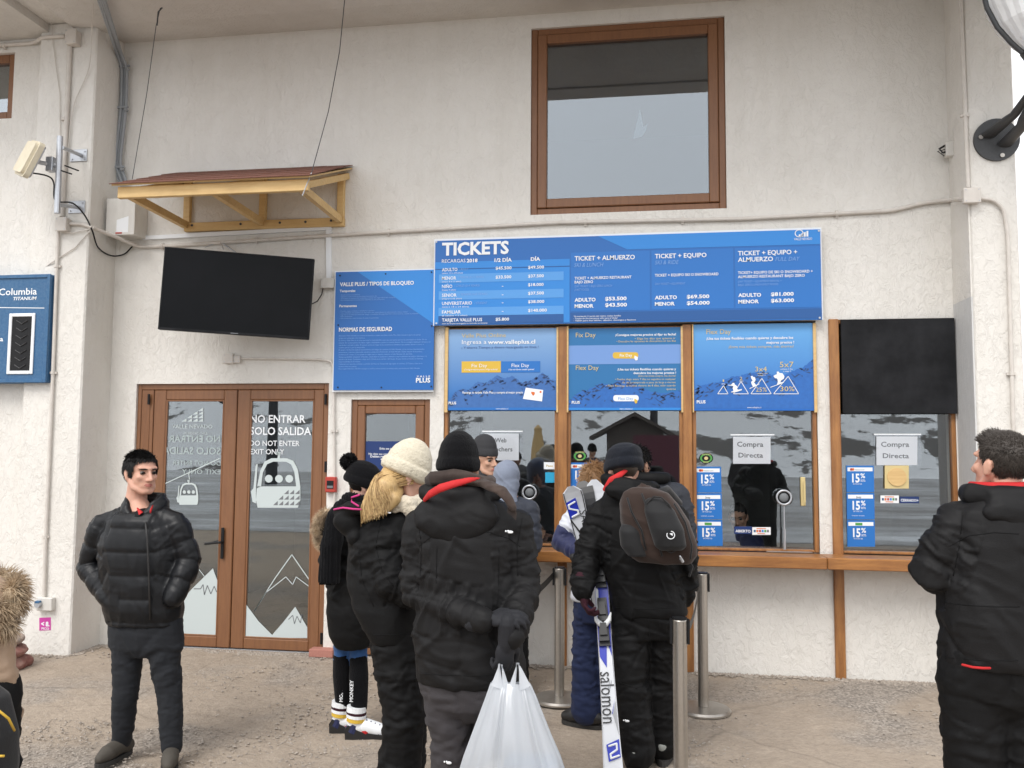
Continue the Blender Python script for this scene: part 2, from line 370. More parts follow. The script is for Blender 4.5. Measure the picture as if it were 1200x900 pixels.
# recessed panel seen on the wall left of the pillar
# right pillar with smooth grey return
pxr = W(1195, 300, PYR).x
mb = MB(); mb.box((XR+.012, PYR, -.05), (pxr, .2, 7), .012); mb.build('pillar', M['plaster'], building)
mb = MB(); mb.box((XR, PYR+.004, 0), (XR+.0115, .0, h4[3]+.1)); mb.build('pillar_return', M['flatgrey'], building)
mb = MB(); mb.box((XR, PYR+.004, h4[3]+.1), (XR+.0115, .0, ZT+.4)); mb.build('pillar_return', M['plaster'], building)
# roof slab, back rooms
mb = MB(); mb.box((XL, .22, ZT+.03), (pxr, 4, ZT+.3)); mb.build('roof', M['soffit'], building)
def room(x0, x1, y0, y1, z0, z1, m, nm='interior'):
    mb = MB(); mb.poly([(x0, y1, z0), (x1, y1, z0), (x1, y1, z1), (x0, y1, z1)])
    for x in (x0, x1): mb.poly([(x, y0, z0), (x, y1, z0), (x, y1, z1), (x, y0, z1)])
    for z in (z0, z1): mb.poly([(x0, y0, z), (x1, y0, z), (x1, y1, z), (x0, y1, z)])
    return mb.build(nm, m, building)
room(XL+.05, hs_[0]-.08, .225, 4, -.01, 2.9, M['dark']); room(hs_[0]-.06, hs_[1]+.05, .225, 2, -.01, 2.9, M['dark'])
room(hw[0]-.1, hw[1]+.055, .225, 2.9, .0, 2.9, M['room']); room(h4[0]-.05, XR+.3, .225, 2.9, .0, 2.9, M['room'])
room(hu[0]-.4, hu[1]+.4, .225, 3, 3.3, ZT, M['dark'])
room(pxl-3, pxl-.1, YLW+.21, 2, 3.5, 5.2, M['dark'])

# ---- framed sashes -----------------------------------------------------------
def sash(root, x0, x1, z0, z1, y, wf, th, m, nm='frame', bot=None, bev=.006):
    """four mitre-free frame members, butted"""
    mb = MB(); b_ = bot or wf
    mb.box((x0, y, z0), (x0+wf, y+th, z1), bev); mb.box((x1-wf, y, z0), (x1, y+th, z1), bev)
    mb.box((x0+wf, y+.0015, z1-wf), (x1-wf, y+th-.001, z1), bev); mb.box((x0+wf, y+.0015, z0), (x1-wf, y+th-.001, z0+b_), bev)
    return mb.build(nm, m, root)
def part(nm, root): 
    o = bpy.data.objects.new(nm, None); COL.objects.link(o); o.parent = root; return o
def pane(root, x0, x1, z0, z1, y, m, nm='pane'):
    mb = MB(); mb.box((x0, y, z0), (x1, y+.006, z1)); return mb.build(nm, m, root)
# upper picture window
uw = part('window', building)
sash(uw, hu[0], hu[1], hu[2], hu[3], .02, .055, .09, M['brown']); sash(uw, hu[0]+.057, hu[1]-.057, hu[2]+.057, hu[3]-.057, .005, .075, .09, M['brown'], 'sash')
pane(uw, hu[0]+.12, hu[1]-.12, hu[2]+.12, hu[3]-.12, .05, M['glassu'])
mb = MB(); ax = W(745, 150, .08)
mb.prism([(W(x, z, .08).x, W(x, z, .08).z) for x, z in ((742, 162), (750, 128), (754, 148), (759, 145), (757, 152), (752, 160))], .085, .087); mb.build('torn_paper', M['paper'], uw)
# far left window
lw_ = part('window', building)
sash(lw_, hl[0], hl[1], hl[2], hl[3], YLW+.03, .075, .08, M['brown']); pane(lw_, hl[0]+.07, hl[1]-.07, hl[2]+.07, hl[3]-.07, YLW+.07, M['glassu'])

# ---- double door ---------------------------------------------------------------
dd = part('double_door', building)
z0, z1 = .012, hd[3]; x0, x1 = hd[0], hd[1]; yd = .035
xm = W(274.5, 600, yd).x
mb = MB(); jl = W(176, 600, yd).x - x0
mb.box((x0, yd-.012, 0), (x0+.035, yd+.10, z1), .004); mb.box((x1-.05, yd-.012, 0), (x1, yd+.10, z1), .004); mb.box((x0+.035, yd-.011, z1-.05), (x1-.05, yd+.1, z1), .004)
mb.box((x0+.035, yd-.004, .0), (x0+.035+jl-.04, yd+.09, z1-.05), .004)
mb.box((x0+.10, yd-.008, .4), (x0+.115, yd-.004, z1-.12), .003)
mb.build('frame', M['brown'], dd)
mb = MB(); mb.box((x0, yd-.008, -.01), (x1, yd+.1, .011)); mb.build('threshold', M['galv'], dd)
PN = {}
for nm, a, b, pa, pb in (('l', x0+jl+.002, xm-.004, W(190.5, 600, yd).x, W(259, 600, yd).x), ('r', xm+.004, x1-.05, W(290, 600, yd).x, W(365.5, 600, yd).x)):
    zt, zb = z1-.052, .016; pt, pb_ = W(300, 468.5, yd).z, W(300, 748, yd).z
    mb = MB()
    mb.box((a, yd-.008, zb), (pa, yd+.06, zt), .007); mb.box((pb, yd-.008, zb), (b, yd+.06, zt), .007)
    mb.box((pa, yd-.0065, pt), (pb, yd+.058, zt), .007); mb.box((pa, yd-.0065, zb), (pb, yd+.058, pb_), .007)
    mb.build('door_leaf', M['brown'], dd)
    mb = MB()   # glazing beads
    for u in ((pa, pb_, pa+.014, pt), (pb-.014, pb_, pb, pt)): mb.box((u[0], yd-.004, u[1]), (u[2], yd+.02, u[3]), .003)
    for u in ((pt-.014, pt), (pb_, pb_+.014)): mb.box((pa+.014, yd-.0035, u[0]), (pb-.014, yd+.02, u[1]), .003)
    mb.build('glazing_bead', M['brown'], dd)
    pane(dd, pa+.004, pb-.004, pb_+.004, pt-.004, yd+.006, M['glassd']); PN[nm] = (pa, pb)
mb = MB(); hp = W(261, 635, yd-.02)
mb.box((hp.x-.014, hp.y-.012, hp.z-.14), (hp.x+.014, hp.y, hp.z+.12), .004); mb.tube([hp+Vector((0, 0, .0)), hp+Vector((0, -.05, .0)), hp+Vector((-.02, -.055, 0)), hp+Vector((-.13, -.05, -.015))], .010, 8, rnd=True)
mb.build('handle', M['black'], dd)
for px, py in ((175, 468), (382, 468), (382, 547), (377, 748)):
    mb = MB(); p = W(px, py, yd-.02); mb.tube([p+Vector((0, -.008, -.045)), p+Vector((0, -.008, .045))], .011, 8); mb.build('hinge', M['black'], dd)
yp = yd+.003                      # decals lie on the outside of the glass
lines([({}, a_) for a_ in (('NO ENTRAR', 293.2, 358, 495.2, 8.6, yp, .018), ('SOLO SALIDA', 293.0, 364.6, 509.4, 8.8, yp, .018), ('DO NOT ENTER', 293.0, 351, 522.3, 6.0, yp, .008), ('EXIT ONLY', 293.0, 333, 532.2, 6.0, yp, .008))], M['white'], dd)
def gondola(mb, X, Y, s, y):
    f = lambda pts: [(X+a*s, Y+b*s) for a, b in pts]
    # cabin drawn as ring + lower body: rounded box, hanger and three heads
    o = f([(-22, 33), (-24, 24), (-23, 10), (-19, -10), (-14, -21), (-6, -25), (12, -25), (20, -22), (25, -12), (28, 8), (28, 24), (25, 33)])
    i = f([(-18, 8), (-16, -8), (-11, -18), (-4, -21), (11, -21), (17, -18), (21, -9), (23, 8)])
    ppoly(mb, f([(-22, 33), (-24, 24), (-23, 8), (28, 8), (28, 24), (25, 33)]), y)
    ppoly(mb, [o[2], o[3], o[4], i[2], i[1], i[0]], y); ppoly(mb, [o[4], o[5], o[6], o[7], i[5], i[4], i[3], i[2]], y); ppoly(mb, [o[7], o[8], o[9], i[7], i[6], i[5]], y)
    for cx in (-9, 3, 15):
        ppoly(mb, f([(cx+4.6*cos(t*pi/6), -1+4.6*sin(t*pi/6)) for t in range(12)]), y-.0004)
    ppoly(mb, f([(4, -25), (5, -32), (-1, -33), (-1, -29), (2, -29), (1, -25)]), y)
    ppoly(mb, f([(-28, 26), (-30, 14), (-27, 10), (-24, -18), (-22, -18), (-24, 10), (-24, 28)]), y)
mb = MB(); gondola(mb, 324, 562, 1.0, yp); mb.build('gondola_decal', M['frost'], dd)
mb = MB()
for r_ in range(3):
    for c in range(5-r_):
        for t in (0, 1):
            X, Y = 313+6.4*(c+r_), 593-8*r_ if False else 592-6.5*r_
            if t == 0: ppoly(mb, [(X+7, Y), (X+12.5, Y), (X+12.5, Y-5)], yp-.0009)
mb.build('gondola_pattern', M['greyt'], dd)
mb = MB()
ppoly(mb, [(284.5, 703), (303, 728), (319, 744), (318, 747.6), (284.5, 747.6)], yp); ppoly(mb, [(319, 744), (332, 729), (346, 711), (360, 735), (360, 747.6), (318, 747.6)], yp)
mb.build('mountain_decal', M['frost'], dd)
mb = MB(); pline(mb, [(298, 716), (322, 678), (342, 650), (362, 679)], 1.2, yp); pline(mb, [(298, 716), (311, 695), (335, 676), (343, 685), (347, 676), (362, 687)], 1.0, yp)
mb.build('ridge_line', M['frost'], dd)
mb = MB(); pline(mb, [(338, 726), (343, 721), (345, 731), (348, 722), (352, 730), (354, 720)], 1.0, yp-.0006); mb.build('crack_line', M['greyt'], dd)
mb = MB(); ppoly(mb, [(212, 705), (225, 690), (249.5, 666), (256, 684), (259, 700), (259, 745), (212, 745)], yp); mb.build('mountain_decal', M['frost'], dd)
mb = MB(); pline(mb, [(227, 690), (235, 690), (238, 685), (239.5, 697), (243, 686), (247, 696), (251, 687), (254, 694)], 1.2, yp-.0006); mb.build('crack_line', M['greyt'], dd)
for s_, a, b, py, cp, bo in (('NO ENTRAR', 197.5, 258, 518, 7.6, .018), ('SOLO SALIDA', 190.8, 258.4, 532, 8.0, .018), ('DO NOT ENTER', 202, 258.4, 545, 5.4, .006), ('EXIT ONLY', 213, 258.4, 555.2, 5.4, .006)):
    mb = MB(); text(mb, s_, a, b, py, cp, yp+.0008, bo, mirror=True); mb.build('mirrored_lettering', M['frostd'], dd)
mb = MB(); text(mb, 'VALLE NEVADO', 201.5, 249, 502, 4.6, yp, 0); text(mb, 'SKI RESORT CHILE', 215, 243, 509, 2.6, yp, 0)
for r_ in range(4):
    for c in range(4-r_):
        X, Y = 213+6.5*(c+r_), 494-4.2*r_
        ppoly(mb, [(X, Y), (X+5.6, Y), (X+5.6, Y-3.6)], yp)
mb.build('resort_logo', M['frost'], dd)
mb = MB(); gondola(mb, 220, 577, .44, yp); mb.build('gondola_decal', M['frost'], dd)
mb = MB(); pline(mb, [(190.6, 568), (258, 537)], 1.1, yp); pline(mb, [(222, 562), (221, 554)], 1, yp); pline(mb, [(229, 662), (240, 676)], .9, yp); mb.build('cable_line', M['frost'], dd)

# ---- small door -----------------------------------------------------------------
sdr = part('side_door', building); x0, x1, _, z1 = hs_
mb = MB(); mb.box((x0, .02, 0), (x0+.05, .12, z1), .005); mb.box((x1-.05, .02, 0), (x1, .12, z1), .005); mb.box((x0+.05, .021, z1-.05), (x1-.05, .119, z1), .005); mb.build('frame', M['brown'], sdr)
a, b = W(428, 520, .03).x, W(487, 520, .03).x; pt = W(455, 485, .03).z; pb_ = W(455, 640, .03).z
mb = MB(); mb.box((x0+.052, .012, .015), (a, .09, z1-.052), .008); mb.box((b, .012, .015), (x1-.052, .09, z1-.052), .008)
mb.box((a, .0135, pt), (b, .089, z1-.052), .008); mb.box((a, .0135, .015), (b, .089, pb_), .008); mb.build('door_leaf', M['brown'], sdr)
pane(sdr, a, b, pb_, pt, .035, M['glassd'])
mb = MB(); rect(mb, 428.6, 517, 488.3, 572, .0335); mb.build('notice', M['blued'], sdr)
mb = MB(); text(mb, 'Evite ese paso', 445, 463, 526.8, 2.6, .0325, .01); text(mb, 'No deje sus cosas en la puerta', 432, 474, 533, 2.4, .0325, .01)
text(mb, 'Deben retirar el equipo', 434, 473, 536, 2.4, .0325, .02); text(mb, 'en la bodega', 446, 470, 539, 2.4, .0325, .02); mb.build('lettering', M['white'], sdr)

# ---- ticket windows ----------------------------------------------------------------
ypost = -.028
def booth(px0, px1, ptop, side='', wl_=.032, wr_=.032, px_glass=None):
    o = part('booth_window', building); zt = W((px0+px1)/2, ptop, 0).z
    a, b = W(px0, 500, 0).x, W(px1, 500, 0).x
    sash(o, a, b, ZC+.001, zt, .0, wl_, .07, M['varnish'], 'frame', .02)
    pane(o, a+.02, b-.02, ZC+.01, zt-.02, .036, M['glass']); return o, a, b, zt
b1 = booth(520.5, 654.5, 383.5); b2 = booth(664, 801, 382.5); b3 = booth(811, 957.5, 380); b4 = booth(974, 1120.5, 374)
for p0, p1, pt_ in ((653.5, 664.5, 383), (800.5, 811.5, 380.5), (974.5, 986.5, 374.5)):
    mb = MB(); zt = W(p0, pt_, 0).z; a = W(p0, 540, ypost).x; b = W(p1, 540, ypost).x
    mb.box((a, ypost, 0), (b, .1, zt), .005); mb.build('timber_post', M['varnish'], building)
def hang(nm, mb, m, root, **k): return mb.build(nm, m, root, **k)
# counter
ct = thing('ticket_counter', (W(740, 650).x, -.15, ZC), 'varnished wooden counter shelf running under the ticket windows', 'counter')
xc0, xc1, xc2 = W(524, 650, -.3).x, W(970, 660, -.3).x, XR-.002
zb_ = W(812, 663.5, -.3).z
for a, b, nm in ((xc0, xc1-.003, 0), (xc1, xc2, 1)):
    mb = MB(); mb.box((a, -.30, zb_), (b, -.265, ZC), .006); mb.build('front_board', M['varnish_h'], ct)
    mb = MB(); mb.box((a, -.264, ZC-.035), (b, -.03, ZC-.002), .003); mb.build('top_plank', M['varnish_h'], ct)
# things inside: desk, speaking posts, shelf
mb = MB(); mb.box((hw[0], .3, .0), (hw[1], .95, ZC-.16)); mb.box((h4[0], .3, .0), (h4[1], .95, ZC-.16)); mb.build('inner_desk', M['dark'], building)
# ================================================================ signs, posters and things fixed to the wall
def board(nm, c4, y, th, mats, label, cat, edge='white', group=None):
    """flat board from photo corners (l, top, r, bottom) with own thickness"""
    l, t, r_, b = c4; cx, cz = (l+r_)/2, (t+b)/2
    x0, x1 = W(l, cz, y).x, W(r_, cz, y).x; z1, z0 = W(cx, t, y).z, W(cx, b, y).z
    o = thing(nm, ((x0+x1)/2, y, z0), label, cat, group)
    mb = MB(); mb.box((x0, y, z0), (x1, y+th, z1)); mb.build('panel', M[mats], o); return o, (x0, x1, z0, z1)
def prt(nm, mb, m, o): return mb.build(nm, M[m] if isinstance(m, str) else m, o)
# --- big price board
yB = -.075; e1, e2 = yB-.0015, yB-.003; e3 = yB-.0045
tk, _q = board('price_board', (509.6, 275.5, 962.3, 378), yB, .02, 'blue1', 'long blue TICKETS price board mounted above the ticket windows', 'sign')
mb = MB(); x0, x1, z0, z1 = _q; mb.box((x0-.012, yB+.012, z0-.0), (x1+.012, yB+.026, z1+.018)); prt('backing_sheet', mb, 'white', tk)
def R_(mb, a, b, c, d, y):  # a: px left, px right at board z from fractions
    mb.poly([(x0+(x1-x0)*a, y, z1-(z1-z0)*c), (x0+(x1-x0)*b, y, z1-(z1-z0)*c), (x0+(x1-x0)*b, y, z1-(z1-z0)*d), (x0+(x1-x0)*a, y, z1-(z1-z0)*d)])
fx = lambda px: (W(px, 326, yB).x-x0)/(x1-x0)
mb = MB(); R_(mb, .0, fx(667.5), .255, .985, e1); mb.poly([(W(700, 278, e1).x, e1, z1), (x1, e1, z1), (x1, e1, z1-(z1-z0)*.165), (W(735, 285, e1).x, e1, z1-(z1-z0)*.165)]); prt('light_panel', mb, 'blue2', tk)
mb = MB()
for c, d in ((.40, .50), (.60, .70), (.795, .89)): R_(mb, fx(514.5), fx(660.5), c, d, e2)
prt('row_stripe', mb, 'blue4', tk)
mb = MB(); R_(mb, fx(514.5), fx(660.5), .89, .985, e2); R_(mb, 0, fx(667.5), .335, .345, e2); R_(mb, fx(668.5), 1, .875, .985, e1); prt('deep_strip', mb, 'blue5', tk)
mb = MB()
for a, b in ((669, 761.5), (763.5, 859.5), (861.5, 962)): R_(mb, fx(a), fx(b), .185, .86, e1)
prt('offer_panel', mb, 'blue3', tk)
mb = MB(); text(mb, 'TICKETS', 518, 596.3, 299, 13.8, e3, .035); prt('title', mb, 'white', tk)
mb = MB(); TT = lambda s_, a, b, y_, c=3.6, bo=.02, sh=0, al='l': text(mb, s_, a, b, y_, c, e3, bo, sh, al)
TT('RECARGAS', 517.8, 545.5, 308.0, 3.9, .0); TT('2018', 546.9, 559.6, 307.4, 3.9, .03); TT('1/2 DÍA', 579.5, 599.8, 306.9, 3.9, .03); TT('DÍA', 622, 633, 305.6, 3.9, .03)
rows = [('ADULTO', 536, 318.0, '(entre 12 a 64 años)'), ('MENOR', 534.5, 327.9, '(entre 5 a 11 años)'), ('NIÑO', 530, 337.6, '(hasta 4 años)'), ('SENIOR', 535, 347.9, '(mayor a 65 años)'), ('UNIVERSITARIO', 553, 357.5, '(entre 18 a 24 años)'), ('FAMILIAR', 540, 367.7, '(2 adultos + 2 niños)'), ('TARJETA VALLE PLUS', 565, 377.0, '(uso de tarjeta recargable no incluido en tickets)')]
for i, (a, b, c, d) in enumerate(rows):
    TT(a, 517.9, b, c, 3.7, .012); text(mb, d, 518, 518+(b-518)*(1.35 if i not in (4, 6) else .9) if i != 6 else 571, c+3.0, 1.5, e3, .0)
for p, b, q in (('$45.500', 315.9, 599.4), ('$33.500', 326.4, 599.2), ('-', 336.6, 590), ('-', 346.6, 590), ('-', 356, 590), ('-', 366, 590), ('$5.800', 375.8, 596.6)):
    TT(p, 580.8 if len(p) > 1 else 588, q, b, 3.3, .02)
for p, b, q in (('$49.500', 315, 637.6), ('$37.500', 325.2, 637.3), ('$18.000', 335.3, 637), ('$37.500', 345.3, 637.4), ('$38.000', 355.2, 637.8), ('$140.000', 365.4, 640.8)): TT(p, 618.8, q, b, 3.3, .02)
TT('TICKET + ALMUERZO', 673.4, 744, 305.5, 5, .018); TT('TICKET + EQUIPO', 767.5, 828, 302.8, 5, .018); TT('TICKET + EQUIPO +', 864.8, 934.3, 299.4, 5, .018); TT('ALMUERZO', 864.8, 906, 306.8, 5, .018)
TT('TICKET + ALMUERZO RESTAURANT', 673.4, 740, 327.6, 3, .015); TT('BAJO ZERO', 673.4, 695, 332.1, 3, .015); TT('TICKET + EQUIPO SKI O SNOWBOARD', 767.5, 842, 324.2, 3, .015)
TT('TICKET+ EQUIPO DE SKI O SNOWBOARD +', 864.8, 952.5, 321.2, 3, .015); TT('ALMUERZO RESTAURANT BAJO ZERO', 864.8, 943.2, 325.9, 3, .015)
for L, Rr, (p1, p2), (q1, q2), (u1, u2) in (((673.4, 698), (709.2, 734.3), ('$53.500', '$43.500'), (353.5, 360.8), (352.1, 359.4)), ((767.5, 793.3), (804.8, 831.3), ('$69.500', '$54.000'), (350.8, 358.2), (349.7, 357.2)), ((865.2, 892), (903.5, 930.2), ('$81.000', '$63.000'), (348, 355.6), (346.8, 354.3))):
    TT('ADULTO', L[0], L[1], q1, 4, .03); TT('MENOR', L[0], L[0]+(L[1]-L[0])*.9, q2, 4, .03); TT(p1, Rr[0], Rr[1], u1, 4, .03); TT(p2, Rr[0], Rr[1]+.4, u2, 4, .03)
TT('*Presentando 3 carnés del mismo núcleo familiar', 672, 728, 371.6, 1.7, .0); TT('- Tarjeta de alta frecuencia sólo para el titular', 672, 724, 374.1, 1.7, 0); TT('- Válido para días hábiles, sábados, domingos y festivos', 672, 745, 376.6, 1.7, 0)
prt('price_lettering', mb, 'white', tk)['kind'] = 'stuff'
mb = MB()
for s_, a, b, c, k in (('SKI & LUNCH', 672.8, 707.2, 313, 4.6), ('SKI & RIDE', 767.5, 795.5, 310, 4.6), ('FULL DAY', 908.6, 937.4, 306, 4.6), ('DAY TICKET + BAJO ZERO LUNCH', 673.4, 717.4, 336.8, 2.4), ('(FAST FOOD)', 673.4, 690, 340.8, 2.4), ('DAY TICKET + EQUIPMENT', 767.5, 803, 334, 2.4), ('DAY TICKET + EQUIPMENT RENTAL +', 864.8, 916, 331.2, 2.4), ('BAJO ZERO LUNCH (FAST FOOD)', 864.8, 912, 335.1, 2.4),
                        ('/ ADULT', 538, 549, 316.9, 2.6), ('/ MINOR (5-11 YEARS)', 537, 567, 326.3, 2.6), ('/ CHILD (0-4 YEARS)', 532, 562, 336.3, 2.6), ('/ SENIOR (+65 YEARS)', 538, 571, 346.2, 2.6), ('/ STUDENT', 556, 571, 356.4, 2.6)):
    text(mb, s_, a, b, c, k, e3, -.006, .25)
prt('slanted_lettering', mb, 'palet', tk)['kind'] = 'stuff'
mb = MB()
cx, cy = 936.5, 273.5; ppoly(mb, [(cx+5.2*cos(t*pi/8), cy+4.6*sin(t*pi/8)) for t in range(17)]+[(cx+4.2*cos(t*pi/8), cy+3.7*sin(t*pi/8)) for t in range(16, -1, -1)], e3)
for k in range(4): ppoly(mb, [(936+3*k, 277.5-.1*k), (938.2+3*k, 277.5-.1*k), (938.2+3*k, 274.2-1.3*k), (936+3*k, 275-1.3*k)], e3)
text(mb, 'VALLE NEVADO', 930.5, 951.8, 281.6, 2.8, e3, .0); prt('resort_logo', mb, 'white', tk)
mb = MB()
for px, py in ((511.5, 283.5), (959.5, 270.5), (511.5, 379), (960.5, 372.5)):
    p = W(px, py, yB); mb.tube([p, p+Vector((0, -.006, 0))], .008, 8)
prt('screw', mb, 'galv', tk)
# --- rules board
yR = -.05; e1, e2, e3 = yR-.0015, yR-.003, yR-.004
rb, q = board('rules_board', (392, 317.5, 508.6, 457), yR, .018, 'blue1', 'square blue notice board of pass and safety rules above the small door', 'sign'); X0, X1, Z0, Z1 = q
mb = MB(); mb.box((X0-.012, yR+.010, Z0-.015), (X1, yR+.0178, Z1+.012)); prt('backing_sheet', mb, 'white', rb)
mb = MB(); mb.poly([(X0+.22*(X1-X0), e1, Z1), (X1, e1, Z1), (X1, e1, Z0+.545*(Z1-Z0))]); prt('light_panel', mb, 'blue2', rb)
for a_ in (('VALLE PLUS / TIPOS DE BLOQUEO', 398.3, 485, 335.4, 4.2, e3, .025), ('NORMAS DE SEGURIDAD', 397.2, 459.4, 388.6, 4.6, e3, .025), ('Temporales', 398.2, 416.4, 342.4, 2.7, e3, .02), ('Permanentes', 397.8, 418, 360, 2.7, e3, .02), ('PLUS', 487.4, 504.2, 448.2, 5.2, e3, .03), ('V A L L E', 488.4, 504, 442.0, 1.9, e3, .02)):
    mb = MB(); text(mb, *a_); prt('title', mb, 'white', rb)
mb = MB(); k = 0
L1 = ['- Desde acceso al andarivel.', '- Ingresar a una o más de las pistas del mismo día.', '- Entregar la tarjeta del sistema y ticket de seguridad del recinto.', '- Uso sin supervisión en la pista todo Valle Plus de uno permanente.']
for i, s_ in enumerate(L1): text(mb, s_, 398.2, (422, 442, 463, 451)[i], 346.3+i*2.05, 1.35, e3)
L2 = ['- Fraude, copia, arriendo o préstamo a tercero.', '- Uso indebido de tarjeta por otro y/o uso que vulnera la información como titular.', '- Ingresar a la nieve en zonas de riesgo y escaladas de seguridad del recinto que no cuenta el personal.', '- Pase adulterado.', '- Una conducta o acto de zona de pista no permitido.']
for i, s_ in enumerate(L2): text(mb, s_, 398, (439, 478, 490.5, 413, 444)[i], 365.3+i*2.12, 1.35, e3)
L3 = ['Atención: Valle Nevado se reserva el derecho a ceder una ficha a Valle Plus. Está tratada la parte de portal.', 'tarjeta en comprado a los centros.', 'El ticket y Valle Plus es un pase personal e intransferible cuyo uso por parte que no le autorizado su titular. En no',
      'sistema. En consecuencia, los datos reglas y facilidades a pistas no cuenta directo. No se consigna duplicado del pase, no', 'reembolso, cobrado o daño. El usuario asume el riesgo de las condiciones climáticas que pueden afectar a cerrar o', 'cambio parcial o por la temporada.', 'El usuario del Recinto debe el conocimiento del código de conducta de Valle Nevado, en las normas internacionales,',
      'permanecer y hacerse responsable aquellos a pistas de la Federación de Valle Nevado. Deben esquiar de acuerdo y', 'prudencia del cuerpo. Como pistas en reglas marcar impulso colectiva a Valle Nevado S.A. de Chile.', 'Siempre prohibido compartir el Recinto, usted debe no consumir a exclusivo responsabilidad del peligro inherente a la', 'práctica del esquí. Cualquiera a bajo peril. Usted es el monitor del riesgo. El pase forma es hecha su clientela',
      'responsabilidad de lo mismo.', 'Cualquiera en caso de accidente o pérdida del Pase de Temporada rige según el contrato. El Ticket a clase en la', 'accesos bajo su cuenta.', 'Para reglas Valle Plus 100.000 recargar en tarifa y cuenta abonos en temporada y personales de Valle Nevado.']
for i, s_ in enumerate(L3): text(mb, s_, 397, 398+(len(s_)/118)*103, 394.3+i*2.76, 1.55, e3)
prt('small_print', mb, 'palet', rb)['kind'] = 'stuff'
mb = MB()
for px, py in ((398.5, 323), (452, 321), (505.8, 319), (396.5, 381), (506, 382), (396, 454), (447, 454), (505.5, 453)): p = W(px, py, yR); mb.tube([p, p+Vector((0, -.005, 0))], .007, 6)
prt('screw', mb, 'black', rb)
# --- posters across the window tops
def mountain(mb, mb2, pts, yb, y, seed):
    """jagged range: main silhouette and scattered rock patches"""
    random.seed(seed); base = []
    for i in range(len(pts)-1):
        (a, b), (c, d) = pts[i], pts[i+1]; n = max(2, int((c-a)/1.2))
        for k in range(n): t = k/n; base.append((a+(c-a)*t, b+(d-b)*t+random.uniform(-.8, .8)))
    base.append(pts[-1])
    for i in range(len(base)-1): ppoly(mb, [base[i], base[i+1], (base[i+1][0], yb), (base[i][0], yb)], y)
    for _ in range(95):
        i = random.randrange(len(base)); X, Y = base[i]; Y += abs(random.gauss(0, 7))+.3
        if Y > yb-3: continue
        a = random.uniform(1, 4.2); b = random.uniform(.5, 1.6); sl = random.choice((-1, 1))*random.uniform(.2, 1)
        X = min(max(X, pts[0][0]+a), pts[-1][0]-a)
        ppoly(mb2, [(X-a, Y+sl*a), (X, Y-b), (X+a*.8, Y-sl*a*.6), (X+a*.2, Y+b)], y-.0006)
def gradmat(nm, z0, z1, c0, c1):     # the printed sky of a poster
    m = mat(nm, c0, .42); n = m.node_tree.nodes; l = m.node_tree.links; tc = n.new('ShaderNodeTexCoord'); sp = n.new('ShaderNodeSeparateXYZ'); l.new(tc.outputs['Object'], sp.inputs[0])
    mr = n.new('ShaderNodeMapRange'); mr.inputs[1].default_value = z0; mr.inputs[2].default_value = z1; l.new(sp.outputs[2], mr.inputs[0])
    mx = n.new('ShaderNodeMix'); mx.data_type = 'RGBA'; mx.inputs[6].default_value = (*c0, 1); mx.inputs[7].default_value = (*c1, 1); l.new(mr.outputs[0], mx.inputs[0]); l.new(mx.outputs[2], n['Principled BSDF'].inputs[0]); return m
M['pg1'] = gradmat('poster_print_sky', .1, .6, (.02, .15, .46), (.21, .37, .62)); M['pg2'] = gradmat('poster_print_blue', .05, .6, (.012, .13, .48), (.11, .34, .68))
M['mtn'] = mat('poster_mountain', (.045, .15, .42), .45, noise=[(30, .5, (.03, .11, .33), I3)]); M['mtnd'] = mat('poster_rock', (.022, .06, .17), .45); M['mtn2'] = mat('poster_mountain_deep', (.022, .14, .47), .45, noise=[(30, .5, (.016, .1, .36), I3)])
yP = -.020; a1, a2, a3, a4 = yP-.0012, yP-.0024, yP-.0036, yP-.0048
def poster(label, c4, m): o, q = board('window_poster', c4, yP, .012, m, label, 'poster'); return o, q
p1, q = poster('pale blue poster with yellow Fix Day button and web address, left ticket window', (524.8, 385.3, 652.2, 481), 'pg1')
mb = MB(); m2 = MB(); mountain(mb, m2, [(525.5, 471), (533, 460), (541, 455), (549, 457), (560, 447), (570, 449), (582, 440), (593, 443), (600, 440), (612, 449), (622, 446), (636, 437), (645, 444), (651.5, 446)], 478, a1, 3)
prt('printed_mountains', mb, 'mtn', p1); prt('printed_rocks', m2, 'mtnd', p1)['kind'] = 'stuff'
mb = MB(); rect(mb, 525.2, 477.6, 652, 480.6, a2); rect(mb, 587, 423.5, 633, 436.4, a2); prt('blue_button', mb, 'blue3', p1)
mb = MB(); rect(mb, 541, 423.5, 587, 436.4, a2); prt('yellow_button', mb, 'yellow', p1)
mb = MB(); text(mb, 'Valle Plus Online', 541, 592.7, 395.6, 4.6, a3); prt('gold_lettering', mb, 'gold', p1)
mb = MB(); text(mb, '¡ Y ahorra Tiempo y dinero recargando en línea !', 541, 631, 408.6, 2.6, a3); prt('navy_lettering', mb, 'navyt', p1)
mb = MB(); text(mb, 'Ingresa a', 541.3, 570, 403.2, 4.8, a3); text(mb, 'www.valleplus.cl', 571.8, 627.2, 403.2, 4.6, a3, .02)
for s_, a, b, y_, c, bo in (('Fix Day', 552.7, 570.7, 430.4, 4, 0), ('Flex Day', 599.5, 620, 430.2, 4, 0), ('¡Consigue mejores precios al fijar tu fecha!', 544, 583, 433.9, 1.7, .01), ('¡Usa tus tickets cuando quieras!', 596, 626, 433.8, 1.7, .01), ('Recarga tu tarjeta Valle Plus y compra al mejor precio', 542, 613, 461.2, 2.5, .015), ('PLUS', 525.6, 534.6, 473.8, 3, .03), ('www.valleplus.cl', 581, 595.5, 479.7, 1.7, 0)):
    text(mb, s_, a, b, y_, c, a3, bo)
prt('white_lettering', mb, 'white', p1)
